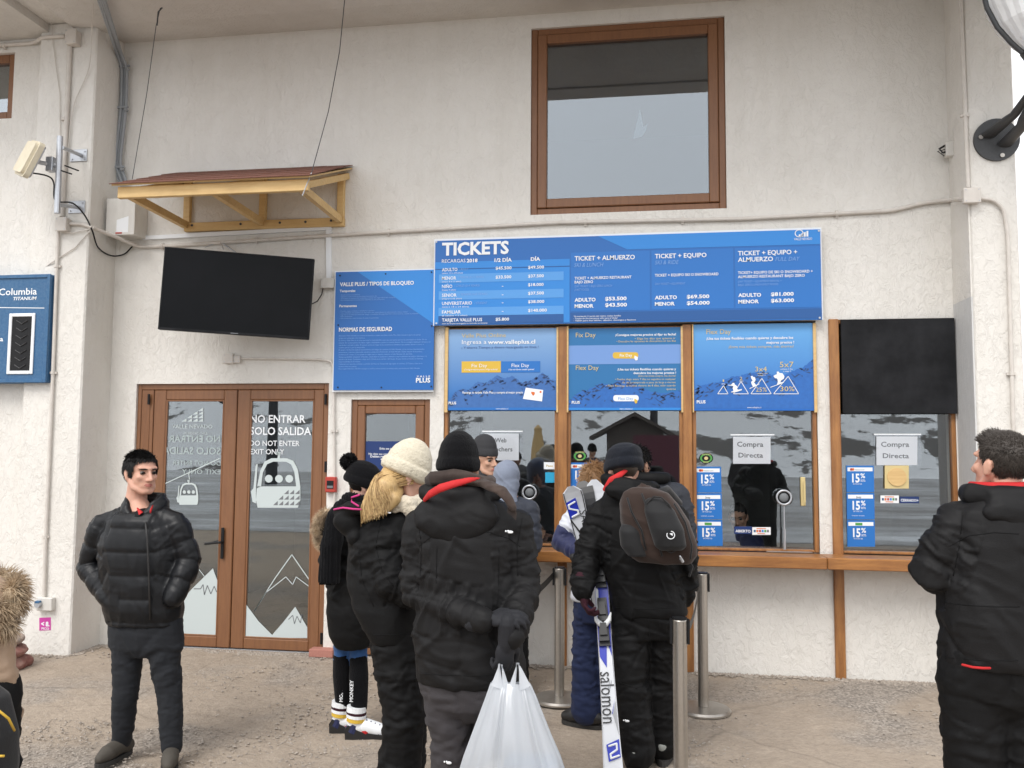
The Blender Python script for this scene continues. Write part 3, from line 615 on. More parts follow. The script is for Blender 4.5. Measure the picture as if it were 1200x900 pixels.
mb = MB(); ppoly(mb, [(616.2, 454.3), (636.6, 457.0), (635.2, 470.4), (612.8, 467.4)], a3); prt('printed_card', mb, 'paper', p1)
mb = MB(); ppoly(mb, [(622.5, 459), (626.5, 459.4), (626.8, 461.6), (624.8, 464), (622.6, 461)], a4); ppoly(mb, [(632.5, 458), (634.6, 458.2), (634.4, 460.6), (632.3, 460.3)], a4); prt('card_print', mb, 'orange', p1)
p2, q = poster('blue banded poster with Fix Day and Flex Day buttons on the middle ticket window', (666, 384.2, 798.2, 481), 'bluesh')
mb = MB(); rect(mb, 666.3, 405, 798, 426, a1); prt('pale_band', mb, 'bluepale', p2)
mb = MB(); m2 = MB(); mountain(mb, m2, [(666.5, 471), (676, 461), (690, 456), (704, 449), (716, 451), (728, 444), (738, 447), (746, 452), (760, 458), (780, 461), (797.7, 457)], 478, a1, 4)
prt('printed_mountains', mb, 'mtn2', p2); prt('printed_rocks', m2, 'mtnd', p2)['kind'] = 'stuff'
mb = MB(); rect(mb, 666.3, 477.8, 798, 480.6, a2); prt('footer_strip', mb, 'blue2', p2)
def pill(mb, l, t, r_, b, y):
    k = (b-t)/2.6; pts = []
    for cx, cy, a0 in ((r_-k, t+k, -90), (r_-k, b-k, 0), (l+k, b-k, 90), (l+k, t+k, 180)):
        for q_ in range(4): an = radians(a0+q_*30); pts.append((cx+k*cos(an), cy+k*sin(an)))
    ppoly(mb, pts, y)
mb = MB(); pill(mb, 718, 412.7, 748, 420.2, a2); prt('yellow_button', mb, 'yellow', p2)
mb = MB(); pill(mb, 718.7, 463, 748.4, 470.2, a2); prt('white_button', mb, 'white', p2)
mb = MB(); text(mb, 'Fix Day', 674.8, 698, 395.2, 5.2, a3); text(mb, 'Flex Day', 674.8, 701.5, 433.6, 5.2, a3)
for s_, a, b, y_ in (('• Elige los días que quieras ir', 744, 791.5, 397.9), ('• Descubre las opciones de descuentos en tus días', 722.6, 792, 401.2), ('¡Entre más tickets compres, más ahorras!', 748, 792, 441.6), ('• Puedes elegir entre 7 días no seguidos en cualquier', 721, 791.8, 445.6), ('día de la temporada o pase de larga a viernes', 729, 791.8, 449.3), ('• Flexi: Recarga tu tarjeta dentro de 4 días, sólo cuando', 710, 791.8, 453.1), ('quieras', 781, 791.8, 456.8)):
    text(mb, s_, a, b, y_, 2.2, a3)
prt('gold_lettering', mb, 'gold', p2)
mb = MB()
for s_, a, b, y_ in (('¡Consigue mejores precios al fijar tu fecha!', 721.2, 792.2, 393.8), ('¡Usa tus tickets flexibles cuando quieras y', 723.8, 792.3, 434.1), ('descubre los mejores precios !', 742.3, 792.2, 438.3)): text(mb, s_, a, b, y_, 2.5, a3, .02)
text(mb, 'Fix Day', 726.3, 740.8, 418, 3.2, a3, .01); text(mb, 'PLUS', 670, 679.5, 473, 3, a3, .03); text(mb, 'www.valleplus.cl', 726, 741, 479.9, 1.7, a3); prt('white_lettering', mb, 'white', p2)
mb = MB(); text(mb, 'Flex Day', 724.5, 742, 468.6, 3.2, a3); prt('grey_lettering', mb, 'palet', p2)
mb = MB(); ppoly(mb, [(743.6, 416.5), (747.6, 418.6), (747.2, 421.9), (744.9, 422.6), (743.2, 419.9)], a4); prt('printed_hand', mb, 'white', p2)
mb = MB(); ppoly(mb, [(743.6, 467), (747, 469), (746.6, 472.4), (744.5, 472.9), (743.2, 470)], a4); prt('printed_hand', mb, 'yellow', p2)
p3, q = poster('bright blue Flex Day poster with white skier silhouettes on the third ticket window', (811.8, 379.4, 953.6, 481.2), 'pg2')
mb = MB(); m2 = MB(); mountain(mb, m2, [(813.5, 461), (820, 452), (833, 449), (846, 447), (858, 441), (868, 440), (878, 437), (886, 437), (895, 436), (903, 439), (915, 441), (926, 436), (940, 431), (953, 421)], 478.5, a1, 6)
prt('printed_mountains', mb, 'mtn2', p3); prt('printed_rocks', m2, 'mtnd', p3)['kind'] = 'stuff'
mb = MB(); text(mb, 'Flex Day', 827.8, 856.6, 391.5, 5.4, a3); text(mb, '¡Entre más tickets compres, más ahorras!', 854, 930, 407.9, 2.9, a3)
for s_, a, b, y_, c in (('3x4', 885.2, 898.6, 435.2, 5.4), ('5x7', 913.9, 930, 430.4, 6.4), ('25%', 885.9, 898.6, 459, 5), ('30%', 914.4, 931.1, 458.4, 5.6), ('2', 867, 870, 445.2, 3.6), ('1', 847, 848.6, 447.4, 2.6)): text(mb, s_, a, b, y_, c, a3)
prt('gold_lettering', mb, 'gold', p3)
mb = MB()
for a, b, c, d in ((841, 853.2, 847.9, 452), (859.5, 877.2, 868.4, 447), (880, 903.8, 892.8, 443.4), (906.5, 936, 923.7, 441)): pline(mb, [(a, 461.5), (b, 461.5), (c, d)], .7, a3, True)
text(mb, '¡Usa tus tickets flexibles cuando quieras y descubre los', 828, 929.6, 398.2, 2.9, a3, .02); text(mb, 'mejores precios !', 898.2, 930.6, 402.8, 2.9, a3, .02)
text(mb, 'PLUS', 816.5, 826.8, 472.6, 3.4, a3, .03); text(mb, 'www.valleplus.cl', 875.5, 892, 478.3, 1.8, a3)
for s_, a, b, y_ in (('cualquier 3 días', 887, 899.5, 438.2), ('a elegir 4', 888, 897, 440.4), ('cualquier 5 días', 914.5, 929, 433.2), ('a elegir 7', 918, 927, 435.8), ('día', 845.5, 850, 450.5), ('días', 866, 871, 447)): text(mb, s_, a, b, y_, 1.4, a3)
prt('white_lettering', mb, 'white', p3)
S1 = [(375, 572), (400, 572), (415, 555), (428, 556), (430, 568), (445, 578), (458, 597), (446, 600), (458, 612), (490, 606), (488, 616), (440, 632), (400, 634), (402, 628), (420, 622), (414, 600), (418, 582), (400, 578), (375, 576)]
S2 = [(563, 500), (577, 497), (583, 507), (596, 508), (604, 525), (598, 545), (590, 550), (606, 572), (638, 562), (636, 566), (608, 580), (556, 605), (552, 600), (582, 588), (570, 565), (566, 548), (578, 536), (568, 520)]
S3 = [(778, 463), (792, 461), (800, 473), (826, 476), (842, 500), (838, 520), (814, 536), (808, 552), (836, 546), (838, 552), (800, 568), (726, 595), (724, 590), (780, 570), (788, 545), (782, 520), (762, 515), (750, 498), (768, 488), (780, 484)]
for s_ in (S1, S2, S3): mb = MB(); ppoly(mb, [(800+a/7.0588, 370+b/7.0588) for a, b in s_], a4); prt('skier_silhouette', mb, 'white', p3)
# thin mouldings holding the posters
for a, b, t_ in ((521.2, 525, 383.6), (652, 654.2, 383.4), (664.2, 666.2, 382), (798, 800.4, 382), (811.3, 813, 379.6), (953.4, 957, 378.4)):
    A = W(a, 430, -.03).x; B = W(b, 430, -.03).x; mb = MB(); mb.box((A, -.034, W(a, 483.5, -.03).z), (B, -.002, W(a, t_, -.03).z), .002); mb.build('poster_moulding', M['pine'], building)
# --- black board on the fourth window
bb, q = board('blanked_out_panel', (986.8, 373.6, 1120.2, 484.6), -.045, .03, 'blackm', 'plain black panel covering the top of the rightmost ticket window', 'panel')
# --- Columbia wall panel (photo's far left)
YC = YLW-.14; cb = thing('advertising_panel', (W(20, 449, YC).x, YC, W(20, 449, YC).z), 'blue framed outdoor brand panel with a white tyre-tread window, far left wall', 'sign')
xr = W(57, 390, YC).x; zt, zb = W(30, 322, YC).z, W(30, 448.5, YC).z
mb = MB(); mb.box((xr-1.5, YC, zb), (xr, YLW-.002, zt), .01); prt('cabinet', mb, 'cbox', cb)
mb = MB(); sx = xr-1.5
mb.box((xr-.03, YC-.012, zb), (xr, YC, zt), .003); mb.box((sx, YC-.012, zb), (sx+.03, YC, zt), .003); mb.box((sx+.03, YC-.0115, zt-.03), (xr-.03, YC, zt), .003); mb.box((sx+.03, YC-.0115, zb), (xr-.03, YC, zb+.03), .003); prt('rim', mb, 'cbox', cb)
mb = MB(); text(mb, 'Columbia', -1.5, 43, 346, 7.6, YC-.001, .012); text(mb, 'TITANIUM', 15.5, 42.8, 351.8, 3.6, YC-.001, .02, .2); pline(mb, [(-10, 360.3), (52, 361)], .9, YC-.001); text(mb, 'a', 0, 3.6, 399.8, 5.2, YC-.001, .02); prt('lettering', mb, 'white', cb)
mb = MB(); A, B = W(10, 403, YC), W(40.4, 403, YC); t_, b_ = W(26, 367.3, YC).z, W(26, 438.5, YC).z; f_ = .028
mb.box((A.x, YC-.012, b_), (A.x+f_, YC, t_), .004); mb.box((B.x-f_, YC-.012, b_), (B.x, YC, t_), .004); mb.box((A.x+f_, YC-.0115, t_-f_), (B.x-f_, YC, t_), .004); mb.box((A.x+f_, YC-.0115, b_), (B.x-f_, YC, b_+f_), .004); prt('window_frame', mb, 'white', cb)
mb = MB(); mb.box((A.x+f_, YC-.004, b_+f_), (B.x-f_, YC, t_-f_)); prt('tread_sample', mb, 'black', cb)
for k in range(7):
    z = b_+f_+.02+k*.062; xm_ = (A.x+B.x)/2; mb = MB()
    for sgn in (-1, 1): mb.tube([(xm_-sgn*.002, YC-.009, z), (xm_+sgn*.05, YC-.009, z+.03)], .004, 4)
    prt('tread_block', mb, 'lampm', cb)
# --- television
tv = thing('television', W(277, 395, -.42), 'black wall-mounted flat television, switched off, above the double door', 'television')
c = [W(190.8, 288.3, -.62), W(367.7, 304.2, -.27), W(363, 397.4, -.27), W(187.5, 386.7, -.62)]
ux = ((c[1]-c[0])+(c[2]-c[3])).normalized(); uz = ((c[0]-c[3])+(c[1]-c[2])); uz = (uz-ux*uz.dot(ux)).normalized(); uy = uz.cross(ux)
cc = (c[0]+c[1]+c[2]+c[3])/4; hwid = ((c[1]-c[0]).length+(c[2]-c[3]).length)/4; hh = ((c[0]-c[3]).length+(c[1]-c[2]).length)/4
Rm = Matrix((ux, uy, uz)).transposed()
def xf(mb): mb.v = [tuple(cc+Rm @ Vector(v)) for v in mb.v]; return mb
mb = MB(); mb.box((-hwid, -.0, -hh), (hwid, .045, hh), .006); prt('casing', xf(mb), 'black', tv)
mb = MB(); b_ = .012
for a in ((-hwid, -hh, -hwid+b_, hh), (hwid-b_, -hh, hwid, hh), (-hwid+b_, hh-b_, hwid-b_, hh), (-hwid+b_, -hh, hwid-b_, -hh+b_*1.5)): mb.box((a[0], -.006, a[1]), (a[2], -.0, a[3]), .002)
prt('bezel', xf(mb), 'blackm', tv)
mb = MB(); mb.box((-hwid+b_, -.002, -hh+b_*1.5), (hwid-b_, -.0005, hh-b_)); prt('screen', xf(mb), 'screen', tv)
mb = MB(); mb.box((-.03, -.0075, -hh+.006), (.03, -.0062, -hh+.012)); prt('badge', xf(mb), 'greyt', tv)
mb = MB(); mb.box((-.2, .045, -.2), (.2, .07, .2), .004); xf(mb); pm = cc+uy*.07; mb.tube([pm, Vector((pm.x, -.2, pm.z)), Vector((pm.x-.05, -.0, pm.z))], .025, 8); prt('wall_mount', mb, 'black', tv)
# --- pine awning above it
xa0, xa1 = W(134.8, 216, -.75).x, W(412, 197, -.02).x
yF = -.1
while W(361.5, 215, yF).x < xa1-.02 and yF > -1.2: yF -= .01
aw = thing('awning', (W(309, 262).x, 0, W(309, 262).z), 'small raw pine awning with a brown shingle roof, over the television', 'awning')
F0, F1 = W(137.5, 226, yF), W(361.3, 215, yF)
zf1 = W(361, 208.5, yF).z; zf0 = W(361, 222, yF).z; zf1b = W(137, 220, yF).z; zf0b = W(137, 233.2, yF).z; zf1 = (zf1+zf1b)/2; zf0 = (zf0+zf0b)/2
mb = MB(); mb.box((F0.x, yF, zf0), (F1.x, yF+.04, zf1), .004); prt('fascia_board', mb, 'pine', aw)
zr = W(409, 198, -.01).z
L0, L1 = W(215.6, 265, -.04), W(403, 260, -.04); zl0, zl1 = W(309, 268, -.04).z, W(309, 258, -.04).z
mb = MB(); mb.box((L0.x, -.045, zl0), (L1.x, -.002, zl1), .004); prt('ledger_board', mb, 'pine', aw)
for px in (219.5, 308, 399.3):
    X = W(px, 240, -.03).x; mb = MB(); mb.box((X-.03, -.044, zl1), (X+.03, -.002, zr-.05), .004); prt('wall_post', mb, 'pine', aw)
def beam(a, b, w_, h_, up=Vector((0, 0, 1))):
    mb = MB(); a, b = Vector(a), Vector(b); t = (b-a).normalized(); s_ = t.cross(up).normalized(); u2 = s_.cross(t)
    vs = [p+s_*i*w_/2+u2*j*h_/2 for p in (a, b) for i, j in ((-1, -1), (1, -1), (1, 1), (-1, 1))]
    mb.add(vs, [(3, 2, 1, 0), (4, 5, 6, 7), (0, 1, 5, 4), (1, 2, 6, 5), (2, 3, 7, 6), (3, 0, 4, 7)]); return mb
for px, Xf in ((219.5, F0.x+.22), (308, (F0.x+F1.x)/2+.16), (399.3, F1.x-.04)):
    X = W(px, 240, -.03).x; Xf = X
    prt('brace', beam((Xf, yF+.045, zf0+.03), (X, -.05, zl1-.02), .042, .06), 'pine', aw)
for X in (F0.x+.02, (F0.x+F1.x)/2, F1.x-.022):
    prt('rafter', beam((X, yF+.042, zf1-.03), (X, -.004, zr-.06), .04, .05), 'pine', aw)
n0 = Vector((0, -(zr-zf1), -yF)).normalized(); 
def roofpt(x, t, o=0): a = Vector((x, yF-.03, zf1+.0)); b = Vector((x, -.003, zr)); return a+(b-a)*t+n0*o
XA, XB = F0.x-.03, F1.x+.02
mb = MB(); vs = [roofpt(x, t, o) for x in (XA, XB) for t in (0, 1) for o in (0.0, .012)]
mb.add(vs, [(0, 1, 3, 2), (4, 6, 7, 5), (0, 4, 5, 1), (2, 3, 7, 6), (0, 2, 6, 4), (1, 5, 7, 3)]); prt('roof_deck', mb, 'pine', aw)
random.seed(3)
for r_ in range(5):
    n = 7; xs_ = [XA-.01+(XB-XA+.02)*k/n for k in range(n+1)]
    for k in range(n):
        o = .013+.004*r_+random.uniform(0, .002); t0 = r_*.19-.02; t1 = min(t0+.26, 1.0); j = random.uniform(-.006, .006)
        vs = [roofpt(x, t, o_+(.005 if t == t0 else 0)) for x in (xs_[k]+.002, xs_[k+1]-.002) for t in (t0+j, t1) for o_ in (o, o+.006)]
        mb = MB(); mb.add(vs, [(0, 1, 3, 2), (4, 6, 7, 5), (0, 4, 5, 1), (2, 3, 7, 6), (0, 2, 6, 4), (1, 5, 7, 3)]); prt('shingle', mb, 'shingle', aw)
mb = MB()
for px, py in ((219, 264.5), (225, 264), (282, 262.5), (328, 261), (358, 260), (388, 258.5), (392, 257.5), (397, 259)):
    p = W(px, py, -.046); mb.tube([p, p+Vector((0, -.004, 0))], .011, 8)
prt('bolt_head', mb, 'lampm', aw)
mb = MB(); p = W(372, 200, yF); mb.tube([(F1.x-.04, yF-.008, zf1-.13), (F1.x+.0, yF-.02, zf1-.04), (F1.x+.015, yF+.02, zf1+.05)], .004, 5); prt('wire_loop', mb, 'galv', aw)
mb = MB(); A_ = W(404, 0, -1.0); 
# --- wires, conduits, boxes -------------------------------------------------------
def single(nm, mb, m, label, cat, group=None, smooth=True):
    c = np.array(mb.v).mean(0); o = mb.build(nm, M[m] if isinstance(m, str) else m, loc=c, smooth=smooth); 
    if smooth: autosmooth(o)
    return tag(o, label, cat, group)
mb = MB(); mb.tube([W(404.5, -6, -1.1), W(398, 60, -.8), W(385, 130, -.65), Vector((F1.x+.015, yF+.02, zf1+.05))], .0035, 5); single('guy_wire', mb, 'lampm', 'thin rusty wire hanging from the overhang to the right end of the pine awning', 'wire')
mb = MB(); mb.tube([W(188, 9, -.75), W(183, 30, -.7), W(172, 110, -.7), W(155, 210, -.7)], .0032, 5); mb.tube([W(190, 9, -.75), W(185.5, 14, -.73), W(184, 30, -.7)], .006, 5); single('guy_wire', mb, 'lampm', 'thin rusty wire hanging from the overhang to the left end of the pine awning', 'wire')
def pipe(nm, runs, r_, m, label, cat, clamps=(), group=None):
    o = thing(nm, runs[0][0], label, cat, group)
    for k, P in enumerate(runs):
        Q = [Vector(P[0])]                       # rounded corners
        for i in range(1, len(P)-1):
            a, b, c = Vector(P[i-1]), Vector(P[i]), Vector(P[i+1]); d = min(.06, (a-b).length*.4, (c-b).length*.4)
            p, q = b+(a-b).normalized()*d, b+(c-b).normalized()*d
            for t in (0, .25, .5, .75, 1): Q.append(p*(1-t)**2+b*2*t*(1-t)+q*t*t)
        Q.append(Vector(P[-1])); mb = MB(); mb.tube(Q, r_, 10); autosmooth(mb.build('pipe', M[m], o))
    for p, d in clamps:
        mb = MB(); mb.tube([p-d*.011, p+d*.011], r_*1.32, 10); mb.box((p.x-.03 if abs(d.z) > .5 else p.x-.01, p.y+r_*.2, p.z-.01 if abs(d.z) > .5 else p.z-.03), (p.x+.03 if abs(d.z) > .5 else p.x+.01, p.y+r_+.004, p.z+.01 if abs(d.z) > .5 else p.z+.03)); mb.build('pipe_clamp', M[m], o)
    return o
def jbox(l, t, r_, b, y, dp, label, m='conduit', nm='junction_box'):
    o = thing(nm, W((l+r_)/2, b, y), label, 'junction box'); y0 = y-dp
    A = W(l, (t+b)/2, y0).x; B = W(r_, (t+b)/2, y0).x; T = W((l+r_)/2, t, y0).z; Bz = W((l+r_)/2, b, y0).z
    mb = MB(); mb.box((A, y0+.012, Bz), (B, y-.001, T), .006); prt('box', mb, m, o); mb = MB(); mb.box((A-.003, y0, Bz-.003), (B+.003, y0+.0115, T+.003), .004); prt('lid', mb, m, o)
    mb = MB()
    for X in (A+.012, B-.012):
        for Z in (Bz+.012, T-.012): mb.tube([(X, y0, Z), (X, y0-.003, Z)], .004, 6)
    prt('lid_screw', mb, 'galv', o); return o
XD, ZD = Vector((1, 0, 0)), Vector((0, 0, 1))
yc = -.022
pipe('conduit', [[W(108, 266.5, PYL-.02), W(112, 268, PYL+.02), W(164, 289.5, yc), W(200, 288, yc), W(430, 273.2, yc), W(656, 260.8, yc), W(870, 256.4, yc), W(1046, 246.8, yc), W(1083, 237.5, yc), W(1117, 234.2, yc), W(1130, 233, PYR+yc)]], .0155, 'conduit',
     'long cream-painted conduit running across the facade above the ticket board', 'conduit', [(W(x, y_, yc), XD) for x, y_ in ((190, 288.6), (455, 271.7), (686, 260.2), (981, 250.4), (300, 281.5), (800, 257.9))])
pipe('conduit', [[W(80, 262, PYL+yc), W(96, 262.5, PYL+yc), W(108, 266.5, PYL-.02)]], .015, 'conduit', 'short cream conduit leaving the lower box on the left pillar', 'conduit')
jbox(64.5, 254.5, 77, 270, PYL, .07, 'square cream junction box halfway up the left pillar beside the antenna mast')
jbox(76, 34, 88.5, 50.5, PYL, .08, 'square cream junction box near the top of the left pillar')
pipe('conduit', [[W(82, 50, PYL+yc), W(77.5, 150, PYL+yc), W(72.5, 254, PYL+yc)]], .02, 'conduit', 'thick vertical cream conduit on the upper half of the left pillar', 'conduit', [(W(76, 140, PYL+yc), ZD)])
pipe('conduit', [[W(68, 272, PYL+yc), W(61.5, 450, PYL+yc), W(53, 640, PYL+yc), W(51.5, 702, PYL+yc)]], .014, 'conduit', 'vertical cream conduit on the lower half of the left pillar down to the socket', 'conduit', [(W(66.5, 312, PYL+yc), ZD), (W(61.8, 437, PYL+yc), ZD), (W(52.5, 629, PYL+yc), ZD)])
pipe('conduit', [[W(76, 42.5, PYL+yc), W(50, 43.5, PYL+yc), W(40, 50.5, YLW+yc), W(-30, 55, YLW+yc)]], .016, 'conduit', 'horizontal cream conduit running left from the top box on the left pillar', 'conduit', [(W(5, 53.3, YLW+yc), XD)])
jbox(1130, 220, 1149.5, 237, PYR, .06, 'flat cream junction box on the right pillar at the conduit bend')
pipe('conduit', [[W(1134.5, 220, PYR+yc), W(1125.5, 0, PYR+yc), W(1123, -60, PYR+yc)]], .015, 'conduit', 'vertical cream conduit climbing the right pillar above its junction box', 'conduit', [(W(1131, 135, PYR+yc), ZD)])
pipe('conduit', [[W(1149, 232.5, PYR+yc), W(1164, 234, PYR+yc), W(1176, 244, PYR+yc), W(1181, 275, PYR+yc), W(1188, 520, PYR+yc), W(1196, 800, PYR+yc)]], .013, 'conduit', 'cream conduit curving down the right pillar behind the man with short hair', 'conduit', [(W(1185.5, 438, PYR+yc), ZD)])
g0 = []
for k in range(4):
    o = k*.030; yy = -.03-(.02 if k % 2 else 0)
    g0.append([W(113+k*2.4, -8, -1.0), W(139+k*2.2, 64, -.09)+Vector((0, yy, 0)), W(140+k*3.0, 80, yy), W(139+k*3, 125, yy), W(131.5+k*3, 192, yy), W(141+k*2.6, 215, yy-.0)])
pipe('conduit_bundle', g0, .0125, 'gconduit', 'bundle of grey conduits strapped down the corner beside the left pillar', 'conduit', [])
for py, a in ((77, 136), (125, 134), (195, 129.5)):
    mb = MB(); A = W(a, py, -.07); B = W(a+15, py+3, -.07); mb.box((A.x, -.068, A.z-.014), (B.x, -.052, A.z+.004)); mb.tube([B+Vector((-.01, .02, -.005)), B+Vector((-.01, -.02, -.005))], .012, 6); o = mb.build('pipe_strap', M['gconduit'], [x for x in S.objects if x.name == 'conduit_bundle'][0])
mb = MB(); mb.box((W(167.5, 279, -.03).x, -.026, W(167.5, 281.5, -.03).z), (W(388, 268, -.03).x, -.001, W(167.5, 276.2, -.03).z))
mb = MB(); a, b = W(168, 279, -.012), W(388.5, 267.2, -.012)
o = thing('cable_trunking', W(385, 326, 0), 'white square cable trunking running under the awning and down to the outlet', 'trunking'); prt('trunking', beam(a, b, .024, .034, Vector((0, 0, 1))), 'white', o)
prt('trunking', beam(W(385.2, 270, -.012), W(385.8, 326, -.012), .024, .042, Vector((1, 0, 0))), 'white', o)
jbox(375.5, 326, 390.5, 337, 0, .05, 'small grey weatherproof outlet with a dark socket beside the television', 'whitepl', 'outlet_box')
mb = MB(); rect(mb, 378, 328, 384.5, 332.5, -.053); single('outlet_cover', mb, 'black', 'dark glass cover of the outlet beside the television', 'cover', smooth=False) if False else None
mb = MB(); mb.tube([W(379, 336, -.03), W(377, 345, -.05), W(372, 353, -.1), W(366, 356, -.2)], .005, 6); single('power_cable', mb, 'black', 'black cable from the outlet to the television right edge', 'cable')
mb = MB(); mb.tube([W(278, 297, -.12), W(268, 290, -.04), W(258, 283, -.02)], .007, 6); mb.tube([W(240, 290, -.04), W(258, 283, -.02), W(262, 292, -.1)], .004, 5); single('cable', mb, 'galv', 'loose cables and bracket showing over the television top edge', 'cable')
# cabinet in the corner
o = thing('electrical_cabinet', W(140, 279, -.1), 'white electrical cabinet in the corner under the left end of the awning', 'cabinet')
A, B = W(124.5, 255, -.2), W(157.5, 255, -.2); T, Bz = W(140, 232.5, -.2).z, W(140, 275, -.2).z
mb = MB(); mb.box((A.x, -.19, Bz), (B.x, -.001, T), .006); prt('cabinet_body', mb, 'whitepl', o); mb = MB(); mb.box((A.x-.003, -.2, Bz-.003), (B.x+.003, -.1895, T+.003), .004); prt('door', mb, 'whitepl', o)
mb = MB(); mb.poly([(A.x+.1, -.2008, Bz+.02), (A.x+.21, -.2008, Bz+.02), (A.x+.21, -.2008, Bz+.16), (A.x+.1, -.2008, Bz+.13)]); prt('label_patch', mb, 'white', o)
mb = MB(); p = W(139, 273, -.202); mb.box((p.x-.03, -.2035, p.z-.006), (p.x+.03, -.2012, p.z+.006)); prt('red_tab', mb, 'red', o)
# small horizontally running conduit by the double door
pipe('conduit', [[W(283, 420, yc), W(375, 421, yc), W(389, 423.5, yc), W(391, 436, yc), W(392, 560, yc), W(391, 755, yc)]], .009, 'conduit', 'thin cream conduit beside the double door, bending down past the fire call point', 'conduit', [(W(391.5, 505, yc), ZD), (W(392, 602, yc), ZD)])
jbox(261.5, 414.5, 272.5, 425.5, 0, .04, 'small beige junction box under the television, over the double door')
jbox(273, 417, 281, 425, 0, .03, 'tiny beige junction box next to a bigger one over the double door')
# fire call point
o = thing('fire_call_point', W(387, 577), 'red fire alarm call point on the wall right of the double door', 'alarm'); A, B = W(380.8, 568, -.05), W(393, 568, -.05); T, Bz = W(387, 559, -.05).z, W(387, 577, -.05).z
mb = MB(); mb.box((A.x, -.05, Bz), (B.x, -.001, T), .006); prt('housing', mb, 'red', o); mb = MB(); mb.box((A.x+.016, -.053, Bz+.03), (B.x-.016, -.0502, T-.03)); prt('break_glass', mb, 'black', o); mb = MB(); mb.box((A.x+.02, -.054, Bz+.036), (B.x-.02, -.0532, Bz+.055)); prt('legend', mb, 'greyt', o)
# socket and magenta sticker on the pillar
o = thing('wall_socket', W(51, 717, PYL), 'grey weatherproof wall socket at the foot of the left pillar', 'socket'); A, B = W(42, 708, PYL-.05), W(60.5, 708, PYL-.05); T, Bz = W(51, 700.5, PYL-.05).z, W(51, 716, PYL-.05).z
mb = MB(); mb.box((A.x, PYL-.05, Bz), (B.x, PYL-.001, T), .006); prt('housing', mb, 'whitepl', o); p = W(46, 708, PYL-.052); mb = MB(); mb.tube([p, p+Vector((0, -.03, 0))], .026, 12); prt('outlet', mb, 'galv', o); mb = MB(); mb.box((p.x-.02, p.y-.035, p.z+.012), (p.x+.02, p.y+.0, p.z+.03), .003); prt('flap', mb, 'cbox', o)
o = thing('sticker', W(53, 739, PYL), 'square magenta sticker with white symbols under the socket on the pillar', 'sticker'); mb = MB(); q_ = [W(46, 724, PYL-.002), W(59.5, 723.5, PYL-.002), W(59.5, 738.5, PYL-.002), W(46, 739, PYL-.002)]; mb.prism([(v.x, v.z) for v in q_], PYL-.002, PYL-.0005); prt('film', mb, 'magenta', o)
mb = MB(); text(mb, '< 8.', 48, 58, 733.5, 5, PYL-.003, .05); text(mb, 'PICO', 48.5, 57.5, 737.8, 2.6, PYL-.003, .02); prt('symbols', mb, 'white', o)
# camera remnant by the right pillar
o = thing('security_camera', W(1110, 185, 0), 'small broken white camera with bare wires in the upper right corner', 'camera'); p = W(1113, 175, -.08)
mb = MB(); mb.box((p.x-.035, p.y-.03, p.z-.06), (p.x+.035, p.y+.03, p.z+.055), .008); prt('casing', mb, 'whitepl', o); mb = MB(); mb.tube([p, (p.x, -.0, p.z)], .02, 8); prt('mount', mb, 'galv', o)
mb = MB(); mb.tube([p+Vector((-.035, 0, .03)), p+Vector((-.08, -.02, .0)), p+Vector((-.06, -.02, -.03)), p+Vector((-.03, 0, -.02))], .008, 6); mb.tube([p+Vector((-.035, 0, .0)), p+Vector((-.09, -.01, -.015)), p+Vector((-.04, 0, -.05))], .004, 6); prt('loose_wire', mb, 'black', o)
# antenna
o = thing('wireless_antenna', W(70, 262, PYL-.25), 'cream flat panel antenna on a galvanised mast fixed to the left pillar', 'antenna'); ym = PYL-.26
mb = MB(); mb.tube([W(70.5, 160, ym), W(67, 250, ym)], .024, 12); prt('mast', mb, 'galv', o)
for a, b, ps in (((73, 173, ym), (95, 182, PYL-.01), (82, 176, 101.5, 190)), ((68, 240, ym), (92, 243, PYL-.01), (80, 236, 99, 250.5))):
    mb = MB(); mb.tube([W(*a), W(*b)], .016, 8); prt('mast_arm', mb, 'galv', o); A, B = W(ps[0], (ps[1]+ps[3])/2, PYL-.01), W(ps[2], (ps[1]+ps[3])/2, PYL-.01); mb = MB(); mb.box((A.x, PYL-.01, W(ps[0], ps[3], PYL).z), (B.x, PYL-.001, W(ps[0], ps[1], PYL).z), .002); prt('wall_plate', mb, 'galv', o)
    mb = MB()
    for X in (A.x+.02, B.x-.02):
        for Z in (W(ps[0], ps[3], PYL).z+.02, W(ps[0], ps[1], PYL).z-.02): mb.tube([(X, PYL-.01, Z), (X, PYL-.018, Z)], .007, 6)
    prt('bolt', mb, 'galv', o)
pc = W(35, 186.5, ym-.1); Rr = Matrix.Rotation(radians(-38), 3, 'Z') @ Matrix.Rotation(radians(18), 3, 'Y') @ Matrix.Rotation(radians(-18), 3, 'X')
def slab(sx, sz, y0, y1, k=.25, n=6):
    pts = []
    for cx, cz, a0 in ((1, -1, -90), (1, 1, 0), (-1, 1, 90), (-1, -1, 180)):
        for q_ in range(n+1): an = radians(a0+q_*90/n); pts.append((cx*sx*(1-k)+k*sx*cos(an), cz*sz*(1-k)+k*sz*sin(an)))
    mb = MB(); mb.prism(pts, y0, y1); return mb
mb = MB(); mb = slab(.155, .155, -.02, .02); m2 = slab(.135, .135, -.045, -.0201); mb.add(m2.v, m2.f); mb.v = [tuple(pc+Rr @ Vector(v)) for v in mb.v]; prt('radome', mb, 'cream', o)
mb = slab(.14, .14, .0205, .035); mb.v = [tuple(pc+Rr @ Vector(v)) for v in mb.v]; prt('back_plate', mb, 'galv', o)
